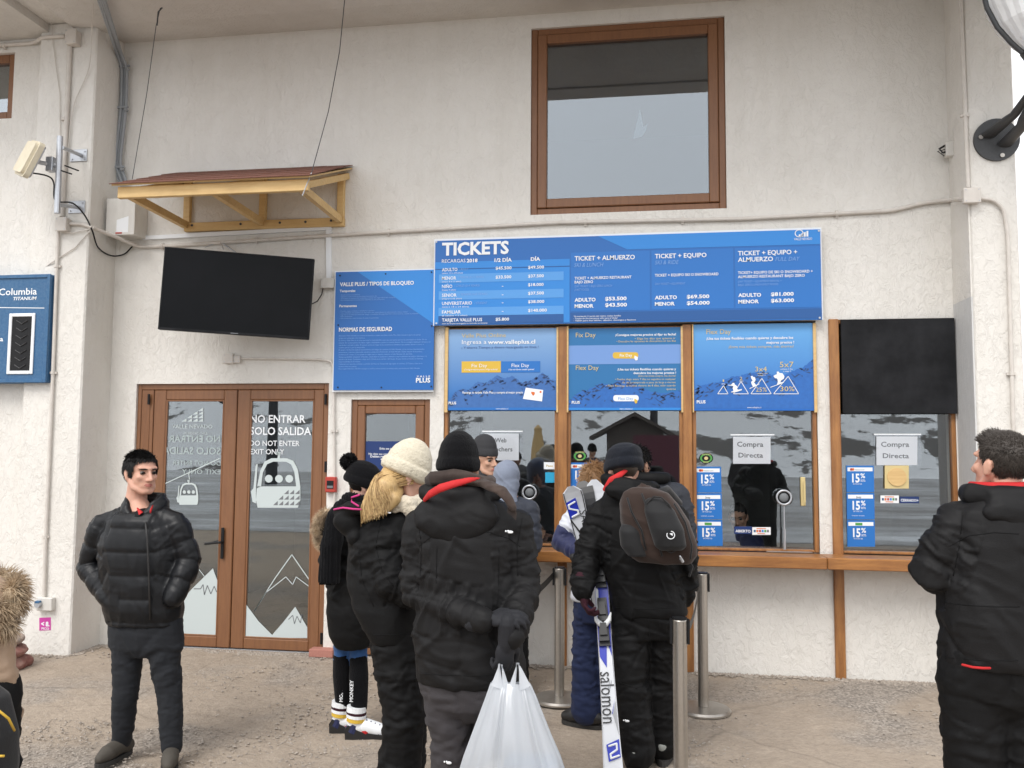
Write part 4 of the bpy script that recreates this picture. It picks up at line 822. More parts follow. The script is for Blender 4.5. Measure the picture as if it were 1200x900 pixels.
q1 = W(60, 193, ym); mb = MB(); mb.tube([pc+Rr @ Vector((0, .03, 0)), q1, W(70, 195, ym)], .018, 8); mb.box(tuple(q1-Vector((.03, .03, .06))), tuple(q1+Vector((.03, .03, .06))), .004); prt('tilt_bracket', mb, 'galv', o)
mb = MB(); mb.tube([W(76, 194, ym-.03), W(92, 200, ym-.06)], .006, 6); mb.tube([W(72, 200, ym-.03), W(84, 204, ym-.06)], .006, 6); prt('clamp_bolt', mb, 'black', o)
mb = MB(); mb.tube(cr([pc+Rr @ Vector((-.02, .04, -.1)), W(55, 206, ym), W(63, 214, ym), W(65, 235, ym), W(85, 238, ym+.05), W(99, 252, PYL-.04), W(108, 270, PYL-.02), W(115, 290, PYL+.1), W(130, 299.5, -.1), W(145, 298, -.03), W(155, 289, -.03)]), .0065, 7); prt('antenna_cable', mb, 'black', o)
mb = MB()
mb.tube(cr([W(110, -5, PYL-.6), W(108, 30, PYL-.15), W(104, 80, PYL-.03), W(86, 125, PYL-.02), W(80, 175, PYL-.02)]), .0045, 6); single('cable', mb, 'conduit', 'slack grey cable hanging down the right side of the left pillar', 'cable')
mb = MB(); mb.tube([W(60, 26, PYL-.03), W(62, 50, PYL-.012), W(70, 110, PYL-.012), W(70.5, 160, PYL-.012)], .004, 6); single('cable', mb, 'conduit', 'thin cable hanging down the left pillar to the antenna mast top', 'cable')
mb = MB(); mb.tube([W(68, 271, PYL-.03), W(85, 273, PYL-.02), W(106, 268, PYL-.02)], .005, 6); mb.tube([W(106, 270, PYL-.015), W(88, 290, PYL-.012), W(60, 308, PYL-.012), W(42, 321, YLW-.05)], .005, 6); single('cable', mb, 'conduit', 'grey cable sagging from the pillar to the blue brand panel', 'cable')
# wall lantern
o = thing('wall_lantern', W(1167, 164, PYR), 'dark iron wall lantern with a ribbed clear globe on the right pillar', 'lamp')
p0 = W(1167, 164.5, PYR); mb = MB(); mb.tube([p0, p0+Vector((0, -.02, 0))], .155, 32); prt('wall_plate', mb, 'lampm', o)
mb = MB()
for dx, dz in ((-.11, .02), (.03, -.12)): mb.tube([p0+Vector((dx, -.02, dz)), p0+Vector((dx, -.03, dz))], .016, 8)
prt('bolt_head', mb, 'steel', o)
pt = W(1229, 86, PYR-.62)
for k in (-1, 1):
    mb = MB(); off = Vector((.045*k, 0, -.03*k)); m_ = (p0+pt)/2+Vector((-.02, -.02, -.06))
    Q = [p0+off*1.2+Vector((0, -.015, 0)), p0*.65+pt*.35+off*.9+Vector((0, -.05, -.04)), m_+off*.6, pt*.8+p0*.2+off*.35, pt]
    mb.tube(Q, [.056, .044, .036, .031, .030], 10, rnd=True, flat=.5); autosmooth(prt('arm', mb, 'lampm', o), 60)
tip = pt+Vector((-.02, 0, .06)); axd = Vector((-.10, 0, 1)).normalized()
mb = MB(); mb.tube([tip-axd*.08, tip+axd*.05, tip+axd*.11], [.07, .105, .13], 24); autosmooth(prt('cup', mb, 'lampm', o))
Q = [(0, .11), (.08, .17), (.2, .24), (.34, .285), (.5, .30), (.66, .285), (.8, .22), (.88, .1)]
mb = MB(); mb.tube([tip+axd*(a+.1) for a, b in Q], [b for a, b in Q], 96)
for i in range(len(mb.v)):
    k_ = i % 96; c_ = tip+axd*(Q[i//96][0]+.1); mb.v[i] = tuple(c_+(Vector(mb.v[i])-c_)*(1+.012*cos(k_*pi/2)))
prt('globe', mb, 'lampg', o)
for an in (180, 60, -60):
    dv = Vector((cos(radians(an)), sin(radians(an)), 0)); dv = (dv-axd*dv.dot(axd)).normalized()
    mb = MB(); mb.tube([tip+axd*(a+.1)+dv*(b+.012) for a, b in Q], .017, 8); autosmooth(prt('strap', mb, 'lampm', o), 60)
mb = MB(); mb.tube([tip+axd*.98, tip+axd*1.05, tip+axd*1.15], [.3, .22, .05], 24); prt('cap', mb, 'lampm', o)

# --- window notices --------------------------------------------------------------
yg = .033
def gpoly(pts, y): return [W(a, b, y) for a, b in pts]
def strip(l, t, r_, b, lab, tilt=0):
    o = thing('discount_sticker', W((l+r_)/2, b, yg), lab, 'sticker', 'tall blue discount stickers on the ticket windows')
    n = 3; hgt = (b-t)/3
    y = yg-.004
    for k in range(3):
        a, c = t+hgt*k+.6, t+hgt*(k+1)-.3; dx = tilt*(k-1)
        mb = MB(); q_ = [W(x, z, y) for x, z in ((l+dx, a), (r_+dx, a), (r_+dx+tilt, c), (l+dx+tilt, c))]; mb.prism([(v.x, v.z) for v in q_], y, y+.002); prt('sticker_panel', mb, 'blue3', o)
        mb = MB(); ppoly(mb, [(l+dx+1.6, a+2.2), (r_+dx-1.6, a+2.2), (r_+dx-1.4, a+6.6), (l+dx+1.8, a+6.6)], y-.001); prt('header_band', mb, 'white', o)
        mb = MB(); L = l+dx+7.2; text(mb, '15', L, L+8.8, a+19.4, 9.6, y-.001, .03); text(mb, '%', L+9.6, L+15.2, a+14.6, 5.4, y-.001, .02); text(mb, 'DCTO.', L+10, L+15.6, a+18.8, 2.3, y-.001, .02); text(mb, 'EN TICKET DÍA', L+1, L+11.5, a+22.3, 1.5, y-.001)
        if k == 1: text(mb, 'comprando con tarjeta', L-1, L+14, a+27, 1.2, y-.001)
        prt('discount_lettering', mb, 'white', o)
        mb = MB(); 
        if k == 0: text(mb, 'mastercard', L+3, L+14, a+5.5, 1.7, y-.0016); prt('header_lettering', mb, 'greyt', o); mb = MB(); ppoly(mb, [(L-1.2+1.6*cos(q*pi/5), a+4.5+1.6*sin(q*pi/5)) for q in range(10)], y-.0018); prt('red_disc', mb, 'red', o); mb = MB(); ppoly(mb, [(L+.9+1.6*cos(q*pi/5), a+4.5+1.6*sin(q*pi/5)) for q in range(10)], y-.0016); prt('orange_disc', mb, 'orange', o)
        elif k == 1: text(mb, 'Jeep', L+4, L+10, a+6, 2.3, y-.0016, .02); prt('header_lettering', mb, 'greyt', o)
        else: rect(mb, L+2.6, a+3, L+11, a+6.2, y-.0016); prt('green_badge', mb, 'green', o)
strip(815.2, 546.2, 845.6, 640, 'blue 15% discount sticker strip at the left of the third ticket window', .7)
strip(992, 545, 1024.5, 641, 'blue 15% discount sticker strip on the window under the black panel', .5)
strip(667.2, 541.5, 697.5, 636, 'blue 15% discount sticker strip behind the skis on the middle window', .3)
def badge(px, py, lab):
    o = thing('round_sticker', W(px, py+7, yg), lab, 'sticker', 'round resort stickers on the windows'); y = yg-.004
    mb = MB(); mb.prism([(v.x, v.z) for v in gpoly([(px+8.4*cos(t*pi/9), py+6.4*sin(t*pi/9)) for t in range(18)], y)], y, y+.002); prt('film', mb, 'black', o)
    mb = MB(); ppoly(mb, [(px+7.2*cos(t*pi/9), py+5.3*sin(t*pi/9)) for t in range(19)]+[(px+5*cos(t*pi/9), py+3.8*sin(t*pi/9)) for t in range(18, -1, -1)], y-.001); prt('green_ring', mb, 'green', o)
    mb = MB(); ppoly(mb, [(px+2.3*cos(t*pi/6), py+2*sin(t*pi/6)) for t in range(12)], y-.001); text(mb, 'VALLE NEVADO', px-5.5, px+5.5, py-3.7, 1.8, y-.0016); text(mb, 'RESORT', px-3.4, px+3.4, py+5.4, 1.8, y-.0016); prt('centre_print', mb, 'gold', o)
badge(679.5, 534.5, 'small round green and black sticker above the discount strip, middle window'); badge(827.5, 537, 'small round green and black sticker above the discount strip, third window')
def notice(l, t, r_, b, lines, lab, sl=None):
    o = thing('paper_notice', W((l+r_)/2, b, yg), lab, 'notice'); y = yg-.010
    mb = MB(); q_ = gpoly([(l, t), (r_, t), (r_, b), (l, b)], y); mb.prism([(v.x, v.z) for v in q_], y, y+.001); prt('sheet', mb, 'paper', o)
    mb = MB(); q_ = gpoly([(l-3, t-3), (r_+4.5, t-3), (r_+4.5, b+1), (l-3, b+1)], y); mb.prism([(v.x, v.z) for v in q_], y-.004, y-.003); prt('plastic_sleeve', mb, M['film'], o)
    mb = MB(); ppoly(mb, [(l-3, t-3.2), (r_+4.5, t-3.2), (r_+4.5, t-1.8), (l-3, t-1.8)], y-.0045); prt('sleeve_edge', mb, 'white', o)
    mb = MB()
    for s_, a, c, py, cp in lines: text(mb, s_, a, c, py, cp, y-.001, .015)
    prt('lettering', mb, 'greyt', o)
    return o
notice(859, 512, 903, 543.5, [('Compra', 863.8, 894.5, 523.3, 5.6), ('Directa', 865.4, 894.2, 536, 5.4)], 'white Compra Directa paper notice on the third ticket window')
notice(1027, 511.5, 1075, 545, [('Compra', 1032.5, 1065.5, 523.4, 5.6), ('Directa', 1034.6, 1065.2, 536.7, 5.4)], 'white Compra Directa paper notice on the window under the black panel')
notice(568, 508, 608, 539.5, [('Web', 580, 593.5, 518.3, 5), ('Vouchers', 571.5, 600.5, 528.7, 5)], 'white Web Vouchers paper notice on the left ticket window')
def small(nm, l, t, r_, b, m, lab, cat, txt=None, tm='white', y=None, th=.002, bo=.02):
    y = y or yg-.004; o = thing(nm, W((l+r_)/2, b, y), lab, cat); mb = MB(); q_ = gpoly([(l, t), (r_, t), (r_, b), (l, b)], y); mb.prism([(v.x, v.z) for v in q_], y, y+th); prt('card', mb, m, o)
    if txt: 
        mb = MB()
        for s_, a, c, py, cp in txt: text(mb, s_, a, c, py, cp, y-.001, bo)
        prt('lettering', mb, tm, o)
    return o
small('open_sign', 860.5, 617, 881.3, 625.6, 'blued', 'small dark ABIERTO sign at the foot of the third ticket window', 'sign', [('ABIERTO', 862, 879.6, 623.6, 2.9)])
small('closed_sign', 1054.5, 582, 1077, 589.8, 'blued', 'small dark CERRADO sign in the window under the black panel', 'sign', [('CERRADO+', 1055.5, 1076.4, 587.6, 2.9)])
for l, t, lab in ((881.6, 617.8, 'strip of payment card logos beside the ABIERTO sign'), (1031.8, 580.6, 'strip of payment card logos beside the CERRADO sign')):
    o = small('card_logos', l, t, l+21.6, t+9, 'white', lab, 'sticker')
    for k, mm in enumerate(('cbox', 'orange', 'red', 'blue2', 'green', 'greyt')):
        mb = MB(); rect(mb, l+1.6+k*3.1, t+3.1, l+4+k*3.1, t+5.9, yg-.0055); prt('logo', mb, mm, o)
    mb = MB(); rect(mb, l+5, t+1.1, l+16, t+2.2, yg-.0055); rect(mb, l+6, t+7, l+15, t+8, yg-.0055); prt('logo_bar', mb, 'orange', o)
small('sticker', 637.4, 541.6, 650.4, 549.8, 'paper', 'pale yellow and blue sticker on the left ticket window', 'sticker', [('Pase', 640, 648, 547, 2.4)], 'gold')
small('sticker', 639, 553.5, 651.6, 565.6, 'cyan', 'square cyan sticker on the left ticket window', 'sticker')
o = small('speaker_plate', 1037, 545.5, 1065, 572.5, 'gold', 'square wooden speaking plate with a round hole, under the notice on the right window', 'speaker plate', y=yg-.02, th=.016)
mb = MB(); p = W(1051, 559, yg-.02); mb.tube([p, p+Vector((0, -.008, 0))], .068, 24); prt('round_grille', mb, 'pine', o)
def intercom(px, py, pb, lab):
    o = thing('window_speaker', W(px, pb, -.05), lab, 'intercom', 'round chrome window intercoms'); p = W(px, py, -.045)
    mb = MB(); vs = []; F = []; n = 28
    for i in range(n):
        for k in range(8): a = 2*pi*i/n; b = 2*pi*k/8; r_ = .053+.008*cos(b); vs.append((p.x+r_*cos(a), p.y+.008*sin(b)-.01, p.z+r_*sin(a)))
    for i in range(n):
        for k in range(8): F.append((i*8+k, i*8+(k+1) % 8, ((i+1) % n)*8+(k+1) % 8, ((i+1) % n)*8+k))
    mb.add(vs, F); autosmooth(prt('chrome_ring', mb, 'galv', o), 70)
    mb = MB(); mb.tube([p+Vector((0, .03, 0)), p], .05, 24); prt('body', mb, 'black', o); mb = MB(); mb.ell(p, (.036, .014, .036)); autosmooth(prt('grille', mb, 'greyt', o), 70)
    mb = MB(); mb.tube([p+Vector((0, .0, -.06)), W(px+1, pb, -.045)], .0055, 8); mb.tube([W(px+1, pb-24, -.045), W(px+1, pb, -.045)], .009, 8); prt('stem', mb, 'galv', o)
intercom(918.5, 583, 644, 'chrome ringed intercom standing on the counter at the third ticket window'); intercom(620.5, 577, 637, 'chrome ringed intercom at the left ticket window beside the grey hood')
mb = MB(); p = W(940.8, 576, .03); mb.box((p.x-.018, .014, p.z-.11), (p.x+.018, .03, p.z+.11), .005); mb.tube([(p.x+.005, -.012, p.z-.08), (p.x+.005, -.012, p.z+.08)], .009, 8); mb.build('handle', M['gold'], b3[0])
mb = MB(); p = W(925, 641, -.02); mb.loft([((p.x, -.02, ZC+.002), .17, .03), ((p.x, -.02, ZC+.008), .17, .035)], 20); single('money_tray', mb, 'galv', 'flat steel money tray on the counter under the third window', 'tray')
# ================================================================ ground, gravel and what stands behind the photographer
def noise3(P, f, seed=0, oct=3):
    """cheap smooth pseudo-noise on an (n,3) array, about -1..1"""
    rg = np.random.RandomState(seed); out = np.zeros(len(P)); amp = 1.; tot = 0
    for o_ in range(oct):
        for k in range(4):
            d = rg.normal(size=3); d /= np.linalg.norm(d); ph = rg.rand()*6.28; d2 = rg.normal(size=3); d2 /= np.linalg.norm(d2)
            out += amp*np.sin(P@d*f*6.28/1.+ph+1.3*np.sin(P@d2*f*4.1+ph*2))
        tot += amp*4*.55; f *= 2.03; amp *= .5
    return out/tot
GX, GY = np.meshgrid(np.linspace(-9, 5.5, 420), np.linspace(-8.4, 0.3, 260), indexing='ij')
P_ = np.stack([GX.ravel(), GY.ravel(), np.zeros(GX.size)], 1)
gz = .014*noise3(P_, .35, 1, 2)+.008*noise3(P_, 1.6, 2, 3)+.0035*noise3(P_, 6, 3, 3)
gz = gz*np.clip((-P_[:, 1]+.35)/.5, .25, 1)
edge = np.minimum.reduce([P_[:, 0]+9, 5.5-P_[:, 0], P_[:, 1]+8.4]); gz = gz*np.clip(edge/.5, 0, 1)+.0*edge
verts = [(a, b, c) for (a, b, _), c in zip(P_, gz)]; ny = 260
faces = [(i*ny+j, (i+1)*ny+j, (i+1)*ny+j+1, i*ny+j+1) for i in range(419) for j in range(ny-1)]
def M_ground():
    m = mat('packed_dirt', (.40, .33, .262), .95, spec=.15, noise=[(.7, .95, (.315, .262, .21), (1, 1, 1)), (6, .5, (.46, .385, .31), I3), (34, .45, (.27, .225, .185), I3)], bump=[(18, .012, I3), (90, .006, I3)])
    n = m.node_tree.nodes; l = m.node_tree.links; b = n['Principled BSDF']; tc = n.new('ShaderNodeTexCoord')
    # coarse grey chippings where the crust is worn
    pa = n.new('ShaderNodeTexNoise'); pa.inputs['Scale'].default_value = .9; pa.inputs['Detail'].default_value = 4; l.new(tc.outputs['Object'], pa.inputs[0])
    pr = n.new('ShaderNodeValToRGB'); pr.color_ramp.elements[0].position = .50; pr.color_ramp.elements[1].position = .62; l.new(pa.outputs[0], pr.inputs[0])
    v = n.new('ShaderNodeTexVoronoi'); v.inputs['Scale'].default_value = 75; l.new(tc.outputs['Object'], v.inputs[0])
    vr = n.new('ShaderNodeValToRGB'); vr.color_ramp.elements[0].color = (.11, .10, .09, 1); vr.color_ramp.elements[1].color = (.46, .41, .36, 1); l.new(v.outputs['Color'], vr.inputs[0])
    mx = n.new('ShaderNodeMix'); mx.data_type = 'RGBA'; src = b.inputs[0].links[0].from_socket
    mm = n.new('ShaderNodeMath'); mm.operation = 'MULTIPLY'; mm.inputs[1].default_value = .85; l.new(pr.outputs[0], mm.inputs[0])
    l.new(mm.outputs[0], mx.inputs[0]); l.new(src, mx.inputs[6]); l.new(vr.outputs[0], mx.inputs[7])
    # hairline cracks between old slabs
    cmap = n.new('ShaderNodeMapping'); cmap.inputs['Rotation'].default_value = (0, 0, .5); l.new(tc.outputs['Object'], cmap.inputs[0])
    dn = n.new('ShaderNodeTexNoise'); dn.inputs['Scale'].default_value = 2.5; dn.inputs['Detail'].default_value = 5; l.new(cmap.outputs[0], dn.inputs[0])
    ad = n.new('ShaderNodeMix'); ad.data_type = 'VECTOR'; ad.inputs[0].default_value = .12; l.new(cmap.outputs[0], ad.inputs[4]); l.new(dn.outputs['Color'], ad.inputs[5])
    cv = n.new('ShaderNodeTexVoronoi'); cv.feature = 'DISTANCE_TO_EDGE'; cv.inputs['Scale'].default_value = .62; l.new(ad.outputs[1], cv.inputs[0])
    cr = n.new('ShaderNodeValToRGB'); cr.color_ramp.elements[0].position = 0; cr.color_ramp.elements[0].color = (.3, .3, .3, 1); cr.color_ramp.elements[1].position = .006; cr.color_ramp.elements[1].color = (0, 0, 0, 1); l.new(cv.outputs[0], cr.inputs[0])
    m2 = n.new('ShaderNodeMix'); m2.data_type = 'RGBA'; l.new(cr.outputs[0], m2.inputs[0]); l.new(mx.outputs[2], m2.inputs[6]); m2.inputs[7].default_value = (.10, .085, .07, 1)
    # dark crumbs
    s_ = n.new('ShaderNodeTexNoise'); s_.inputs['Scale'].default_value = 26; s_.inputs['Detail'].default_value = 8; s_.inputs['Roughness'].default_value = .8; l.new(tc.outputs['Object'], s_.inputs[0])
    sr = n.new('ShaderNodeValToRGB'); sr.color_ramp.elements[0].position = .64; sr.color_ramp.elements[1].position = .70; sr.color_ramp.elements[1].color = (.7, .7, .7, 1); l.new(s_.outputs[0], sr.inputs[0])
    m3 = n.new('ShaderNodeMix'); m3.data_type = 'RGBA'; l.new(sr.outputs[0], m3.inputs[0]); l.new(m2.outputs[2], m3.inputs[6]); m3.inputs[7].default_value = (.085, .07, .058, 1)
    l.new(m3.outputs[2], b.inputs[0]); return m
M['ground'] = M_ground()
me = bpy.data.meshes.new('ground'); me.from_pydata(verts, [], faces); me.materials.append(M['ground']); me.shade_smooth()
o = bpy.data.objects.new('ground', me); COL.objects.link(o); struct(o)
mb = MB(); F4 = [(-400, -8.4), (400, -8.4)]
mb.poly([(-400, -400, 0), (400, -400, 0), (400, -8.4, 0), (-400, -8.4, 0)]); mb.poly([(-400, -8.4, 0), (-9, -8.4, 0), (-9, .3, 0), (-400, .3, 0)]); mb.poly([(5.5, -8.4, 0), (400, -8.4, 0), (400, .3, 0), (5.5, .3, 0)]); mb.poly([(-400, .3, 0), (400, .3, 0), (400, 400, 0), (-400, 400, 0)])
M['slush'] = mat('added_slush_and_mud', (.16, .15, .14), .6, noise=[(.35, 1., (.62, .65, .68), (.25, 1, 1)), (1.3, .8, (.10, .095, .09), (.4, 1, 1)), (6, .4, (.4, .41, .42), I3)])
struct(mb.build('ground', M['ground']))
mb = MB(); mb.poly([(-60, -70, .006), (60, -70, .006), (60, -9.5, .006), (-60, -9.5, .006)]); struct(mb.build('added_slush_sheet', M['slush']))  # unseen sheet, added to make the reflections in the glass paler and broken
# crumbled debris along the wall foot, loose chippings
def stones(n, place, smin, smax, m, nm, seed):
    rg = np.random.RandomState(seed); base = np.array([(1, 0, 0), (-1, 0, 0), (0, 1, 0), (0, -1, 0), (0, 0, 1), (0, 0, -1)], float)
    fs = np.array([(0, 2, 4), (2, 1, 4), (1, 3, 4), (3, 0, 4), (2, 0, 5), (1, 2, 5), (3, 1, 5), (0, 3, 5)])
    V = np.zeros((n, 6, 3)); 
    for i in range(n):
        s_ = smin+(smax-smin)*rg.rand()**3; q = base*rg.uniform(.6, 1.25, (6, 1))*s_*np.array([1, 1, .6]); a = rg.rand()*6.28; c, d = cos(a), sin(a)
        q = q@np.array([[c, -d, 0], [d, c, 0], [0, 0, 1]]); V[i] = q+place(rg)
    F = (fs[None]+np.arange(n)[:, None, None]*6).reshape(-1, 3)
    me = bpy.data.meshes.new(nm); me.from_pydata(V.reshape(-1, 3).tolist(), [], F.tolist()); me.materials.append(m); o = bpy.data.objects.new(nm, me); COL.objects.link(o); o['kind'] = 'stuff'; return o
M['stone'] = mat('grey_chippings', (.32, .28, .24), .95, noise=[(23, .9, (.46, .40, .34), I3), (51, .5, (.18, .155, .13), I3)])
def pl1(rg): return np.array([rg.uniform(XL, XR), -abs(rg.normal(0, .05))-.01, .003])
stones(5200, pl1, .004, .02, M['stone'], 'gravel', 1)
def pl3(rg): return np.array([rg.uniform(pxl-2.5, XL+.02), PYL-abs(rg.normal(0, .05))-.01, .003]) if rg.rand() < .75 else np.array([XL+abs(rg.normal(0, .03)), rg.uniform(PYL, 0), .003])
stones(1500, pl3, .004, .018, M['stone'], 'gravel', 5)
def pl2(rg):
    while True:
        x = rg.uniform(-5.2, 3); y = rg.uniform(-3.4, -.2); q = float(noise3(np.array([[x, y, 0]]), .5, 9, 2)[0])+(.9 if (y < -1.85 and x < -.5) else -.25)
        if q > rg.uniform(-.2, 1.2): return np.array([x, y, .004])
stones(15000, pl2, .003, .014, M['stone'], 'gravel', 2)

# snow slopes behind the photographer, mirrored by the window glass
M['snow'] = None
def M_snow():
    m = mat('snow_and_rock', (.62, .64, .66), .8); n = m.node_tree.nodes; l = m.node_tree.links; b = n['Principled BSDF']; tc = n.new('ShaderNodeTexCoord')
    mp = n.new('ShaderNodeMapping'); mp.inputs['Scale'].default_value = (1, .3, 2.6); mp.inputs['Rotation'].default_value = (0, .5, 0); l.new(tc.outputs['Object'], mp.inputs[0])
    a = n.new('ShaderNodeTexNoise'); a.inputs['Scale'].default_value = .16; a.inputs['Detail'].default_value = 9; a.inputs['Roughness'].default_value = .68; a.inputs['Distortion'].default_value = .2; l.new(mp.outputs[0], a.inputs[0])
    r = n.new('ShaderNodeValToRGB'); r.color_ramp.elements[0].position = .55; r.color_ramp.elements[0].color = (.74, .76, .78, 1); r.color_ramp.elements[1].position = .575; r.color_ramp.elements[1].color = (.10, .095, .09, 1); l.new(a.outputs[0], r.inputs[0])
    l.new(r.outputs[0], b.inputs[0]); return m
M['snow'] = M_snow()
nx, nyy = 150, 60; X, Y = np.meshgrid(np.linspace(-190, 190, nx), np.linspace(-45, -150, nyy), indexing='ij')
t = np.clip((-Y-50)/75, 0, 1); P2 = np.stack([X.ravel(), Y.ravel(), 0*X.ravel()], 1)
Z = (t**.9*24).ravel()*(1+.32*noise3(P2, .006, 11, 3))*(1-.0022*(P2[:, 0]-20))+1.1*noise3(P2, .03, 12, 3)*t.ravel()-.05
mev = [(a, b, c) for (a, b, _), c in zip(P2, Z)]; fc = [(i*nyy+j, i*nyy+j+1, (i+1)*nyy+j+1, (i+1)*nyy+j) for i in range(nx-1) for j in range(nyy-1)]
me = bpy.data.meshes.new('hills'); me.from_pydata(mev, [], fc); me.materials.append(M['snow']); me.shade_smooth(); o = bpy.data.objects.new('hills', me); COL.objects.link(o); struct(o)
# wooden hut, parasol
def mirx(px, dist):     # x (world) of something dist metres in front of the wall that the glass mirrors at px
    d = ray(px, 525); return d[0]/d[1]*(CD+dist)
M['hutwood'] = mat('weathered_boards', (.13, .11, .10), .85, noise=[(6, .6, (.06, .05, .045), (6, 1, .5))])
hx, hy = mirx(744, 27), -27.0; o = thing('wooden_hut', (hx, hy, 0), 'dark wooden hut with a gable roof, mirrored in the middle ticket window', 'hut')
mb = MB(); mb.box((hx-1.1, hy-2, 0), (hx+1.1, hy, 2.15)); prt('wall', mb, 'hutwood', o)
mb = MB(); mb.prism([(hx-1.1, 2.151), (hx+1.1, 2.151), (hx+1.1, 2.39), (hx, 2.98), (hx-1.1, 2.39)], hy-.12, hy-.02); prt('gable', mb, 'hutwood', o)
mb = MB(); mb.add([(hx-1.75, y, 2.05) for y in (hy-2.4, hy+.5)]+[(hx, y, 3.0) for y in (hy-2.4, hy+.5)]+[(hx+1.75, y, 2.05) for y in (hy-2.4, hy+.5)]+[(hx-1.75, y, 2.17) for y in (hy-2.4, hy+.5)]+[(hx, y, 3.14) for y in (hy-2.4, hy+.5)]+[(hx+1.75, y, 2.17) for y in (hy-2.4, hy+.5)],
    [(0, 1, 3, 2), (2, 3, 5, 4), (6, 8, 9, 7), (8, 10, 11, 9), (1, 7, 9, 3), (3, 9, 11, 5), (0, 2, 8, 6), (2, 4, 10, 8), (0, 6, 7, 1), (4, 5, 11, 10)]); prt('roof', mb, 'hutwood', o)
mb = MB(); mb.tube([(hx+.75, hy-1, 2.4), (hx+.75, hy-1, 3.5)], .16, 10); mb.tube([(hx+.75, hy-1, 3.5), (hx+.75, hy-1, 3.9)], [.3, .12], 10); prt('chimney', mb, 'lampm', o)
mb = MB(); mb.box((hx-.6, hy+.003, 1.0), (hx+.3, hy+.03, 1.9)); prt('hatch', mb, 'flatgrey', o)
px_, py_ = mirx(630, 24), -24; o = thing('closed_parasol', (px_, py_, 0), 'closed tan parasol mirrored in the left ticket window', 'parasol')
mb = MB(); mb.tube([(px_, py_, 0), (px_, py_, 2.5)], .03, 8); prt('pole', mb, 'hutwood', o)
mb = MB(); mb.tube([(px_, py_, 1.3), (px_, py_, 1.7), (px_, py_, 2.3), (px_, py_, 2.42), (px_, py_, 2.55)], [.26, .24, .14, .15, .02], 12); prt('folded_canopy', mb, 'pine', o)
mx_ = mirx(771, 15); o = thing('information_board', (mx_, -15, 0), 'large maroon board behind the photographer, mirrored in the middle ticket window', 'board')
mb = MB(); mb.box((mx_-.62, -15.06, .35), (mx_+.62, -15, 2.05)); prt('panel', mb, mat('maroon_board', (.13, .03, .05), .6, noise=[(3, .4, (.09, .03, .05), I3)]), o); mb = MB(); mb.box((mx_-.6, -15.1, 0), (mx_-.55, -15.061, 2.05)); mb.box((mx_+.55, -15.1, 0), (mx_+.6, -15.061, 2.05)); prt('frame_post', mb, 'lampm', o)
# chairlift pylon mirrored in the doors
o = thing('lift_pylon', (mirx(318, 30), -30, 0), 'dark chairlift pylon behind the photographer, mirrored in the double door', 'pylon'); q0 = Vector(o.location)
mb = MB(); mb.tube([q0, q0+Vector((0, 0, 4.2))], [.28, .2], 10); prt('mast', mb, 'lampm', o); mb = MB(); mb.tube([q0+Vector((-2.2, 0, 3.9)), q0+Vector((2.2, 0, 4.1))], .13, 8); mb.tube([q0+Vector((-2.3, -.8, 3.8)), q0+Vector((-2.1, .8, 3.8))], .18, 8); mb.tube([q0+Vector((2.3, -.8, 4.0)), q0+Vector((2.1, .8, 4.0))], .18, 8); prt('crossarm', mb, 'lampm', o)
# ================================================================ figures: one continuous body each, clothes over it
_rm = bpy.data.objects.new('tmp', bpy.data.meshes.new('tmp')); COL.objects.link(_rm)
def remesh(mb, vox, it=4, fac=.6):
    me = bpy.data.meshes.new('t'); me.from_pydata([tuple(v) for v in mb.v], [], mb.f)
    import bmesh
    bm = bmesh.new(); bm.from_mesh(me); bmesh.ops.recalc_face_normals(bm, faces=bm.faces); bm.to_mesh(me); bm.free()
    _rm.data = me; _rm.modifiers.clear()
    m = _rm.modifiers.new('r', 'REMESH'); m.mode = 'VOXEL'; m.voxel_size = vox; m.adaptivity = 0
    if it: m2 = _rm.modifiers.new('s', 'SMOOTH'); m2.factor = fac; m2.iterations = it
    dg = bpy.context.evaluated_depsgraph_get(); dg.update(); out = bpy.data.meshes.new_from_object(_rm.evaluated_get(dg)); out.name = 'm'
    return out
def getv(me): v = np.zeros(len(me.vertices)*3); me.vertices.foreach_get('co', v); return v.reshape(-1, 3)
def getn(me): v = np.zeros(len(me.vertices)*3); me.vertices.foreach_get('normal', v); return v.reshape(-1, 3)
def setv(me, v): me.vertices.foreach_set('co', v.ravel()); me.update()
def place(me, nm, m, parent, smooth=True):
    off = worldloc(parent); v = getv(me)-np.array(off); setv(me, v); me.materials.clear()
    for k in (m if isinstance(m, (list, tuple)) else [m]): me.materials.append(k)
    me.name = nm
    if smooth: me.shade_smooth()
    o = bpy.data.objects.new(nm, me); COL.objects.link(o); o.parent = parent; return o
def along(V, bones):
    """for each vertex: distance along nearest bone chain, id, and distance to the nearest chain joint"""
    best = np.full(len(V), 1e9); s_ = np.zeros(len(V)); ids = np.zeros(len(V), int); jd = np.full(len(V), 1e9)
    for bi, ch in enumerate(bones):
        acc = 0; P = [np.array(p) for p, r in ch]; R = [r for p, r in ch]
        for k in range(len(P)-1):
            a, b = P[k], P[k+1]; d = b-a; L = np.linalg.norm(d); t = np.clip(((V-a)@d)/(L*L), 0, 1); q = np.linalg.norm(V-(a+t[:, None]*d), axis=1)-(R[k]*(1-t)+R[k+1]*t)
            w_ = q < best; best[w_] = q[w_]; s_[w_] = (acc+t*L)[w_]; ids[w_] = bi
            if k > 0: jj = np.abs(acc+t*L-acc); jd[w_] = jj[w_]
            else: jd[w_] = np.abs(t*L-L)[w_] if len(P) > 2 else 1
            acc += L
    return s_, ids, jd
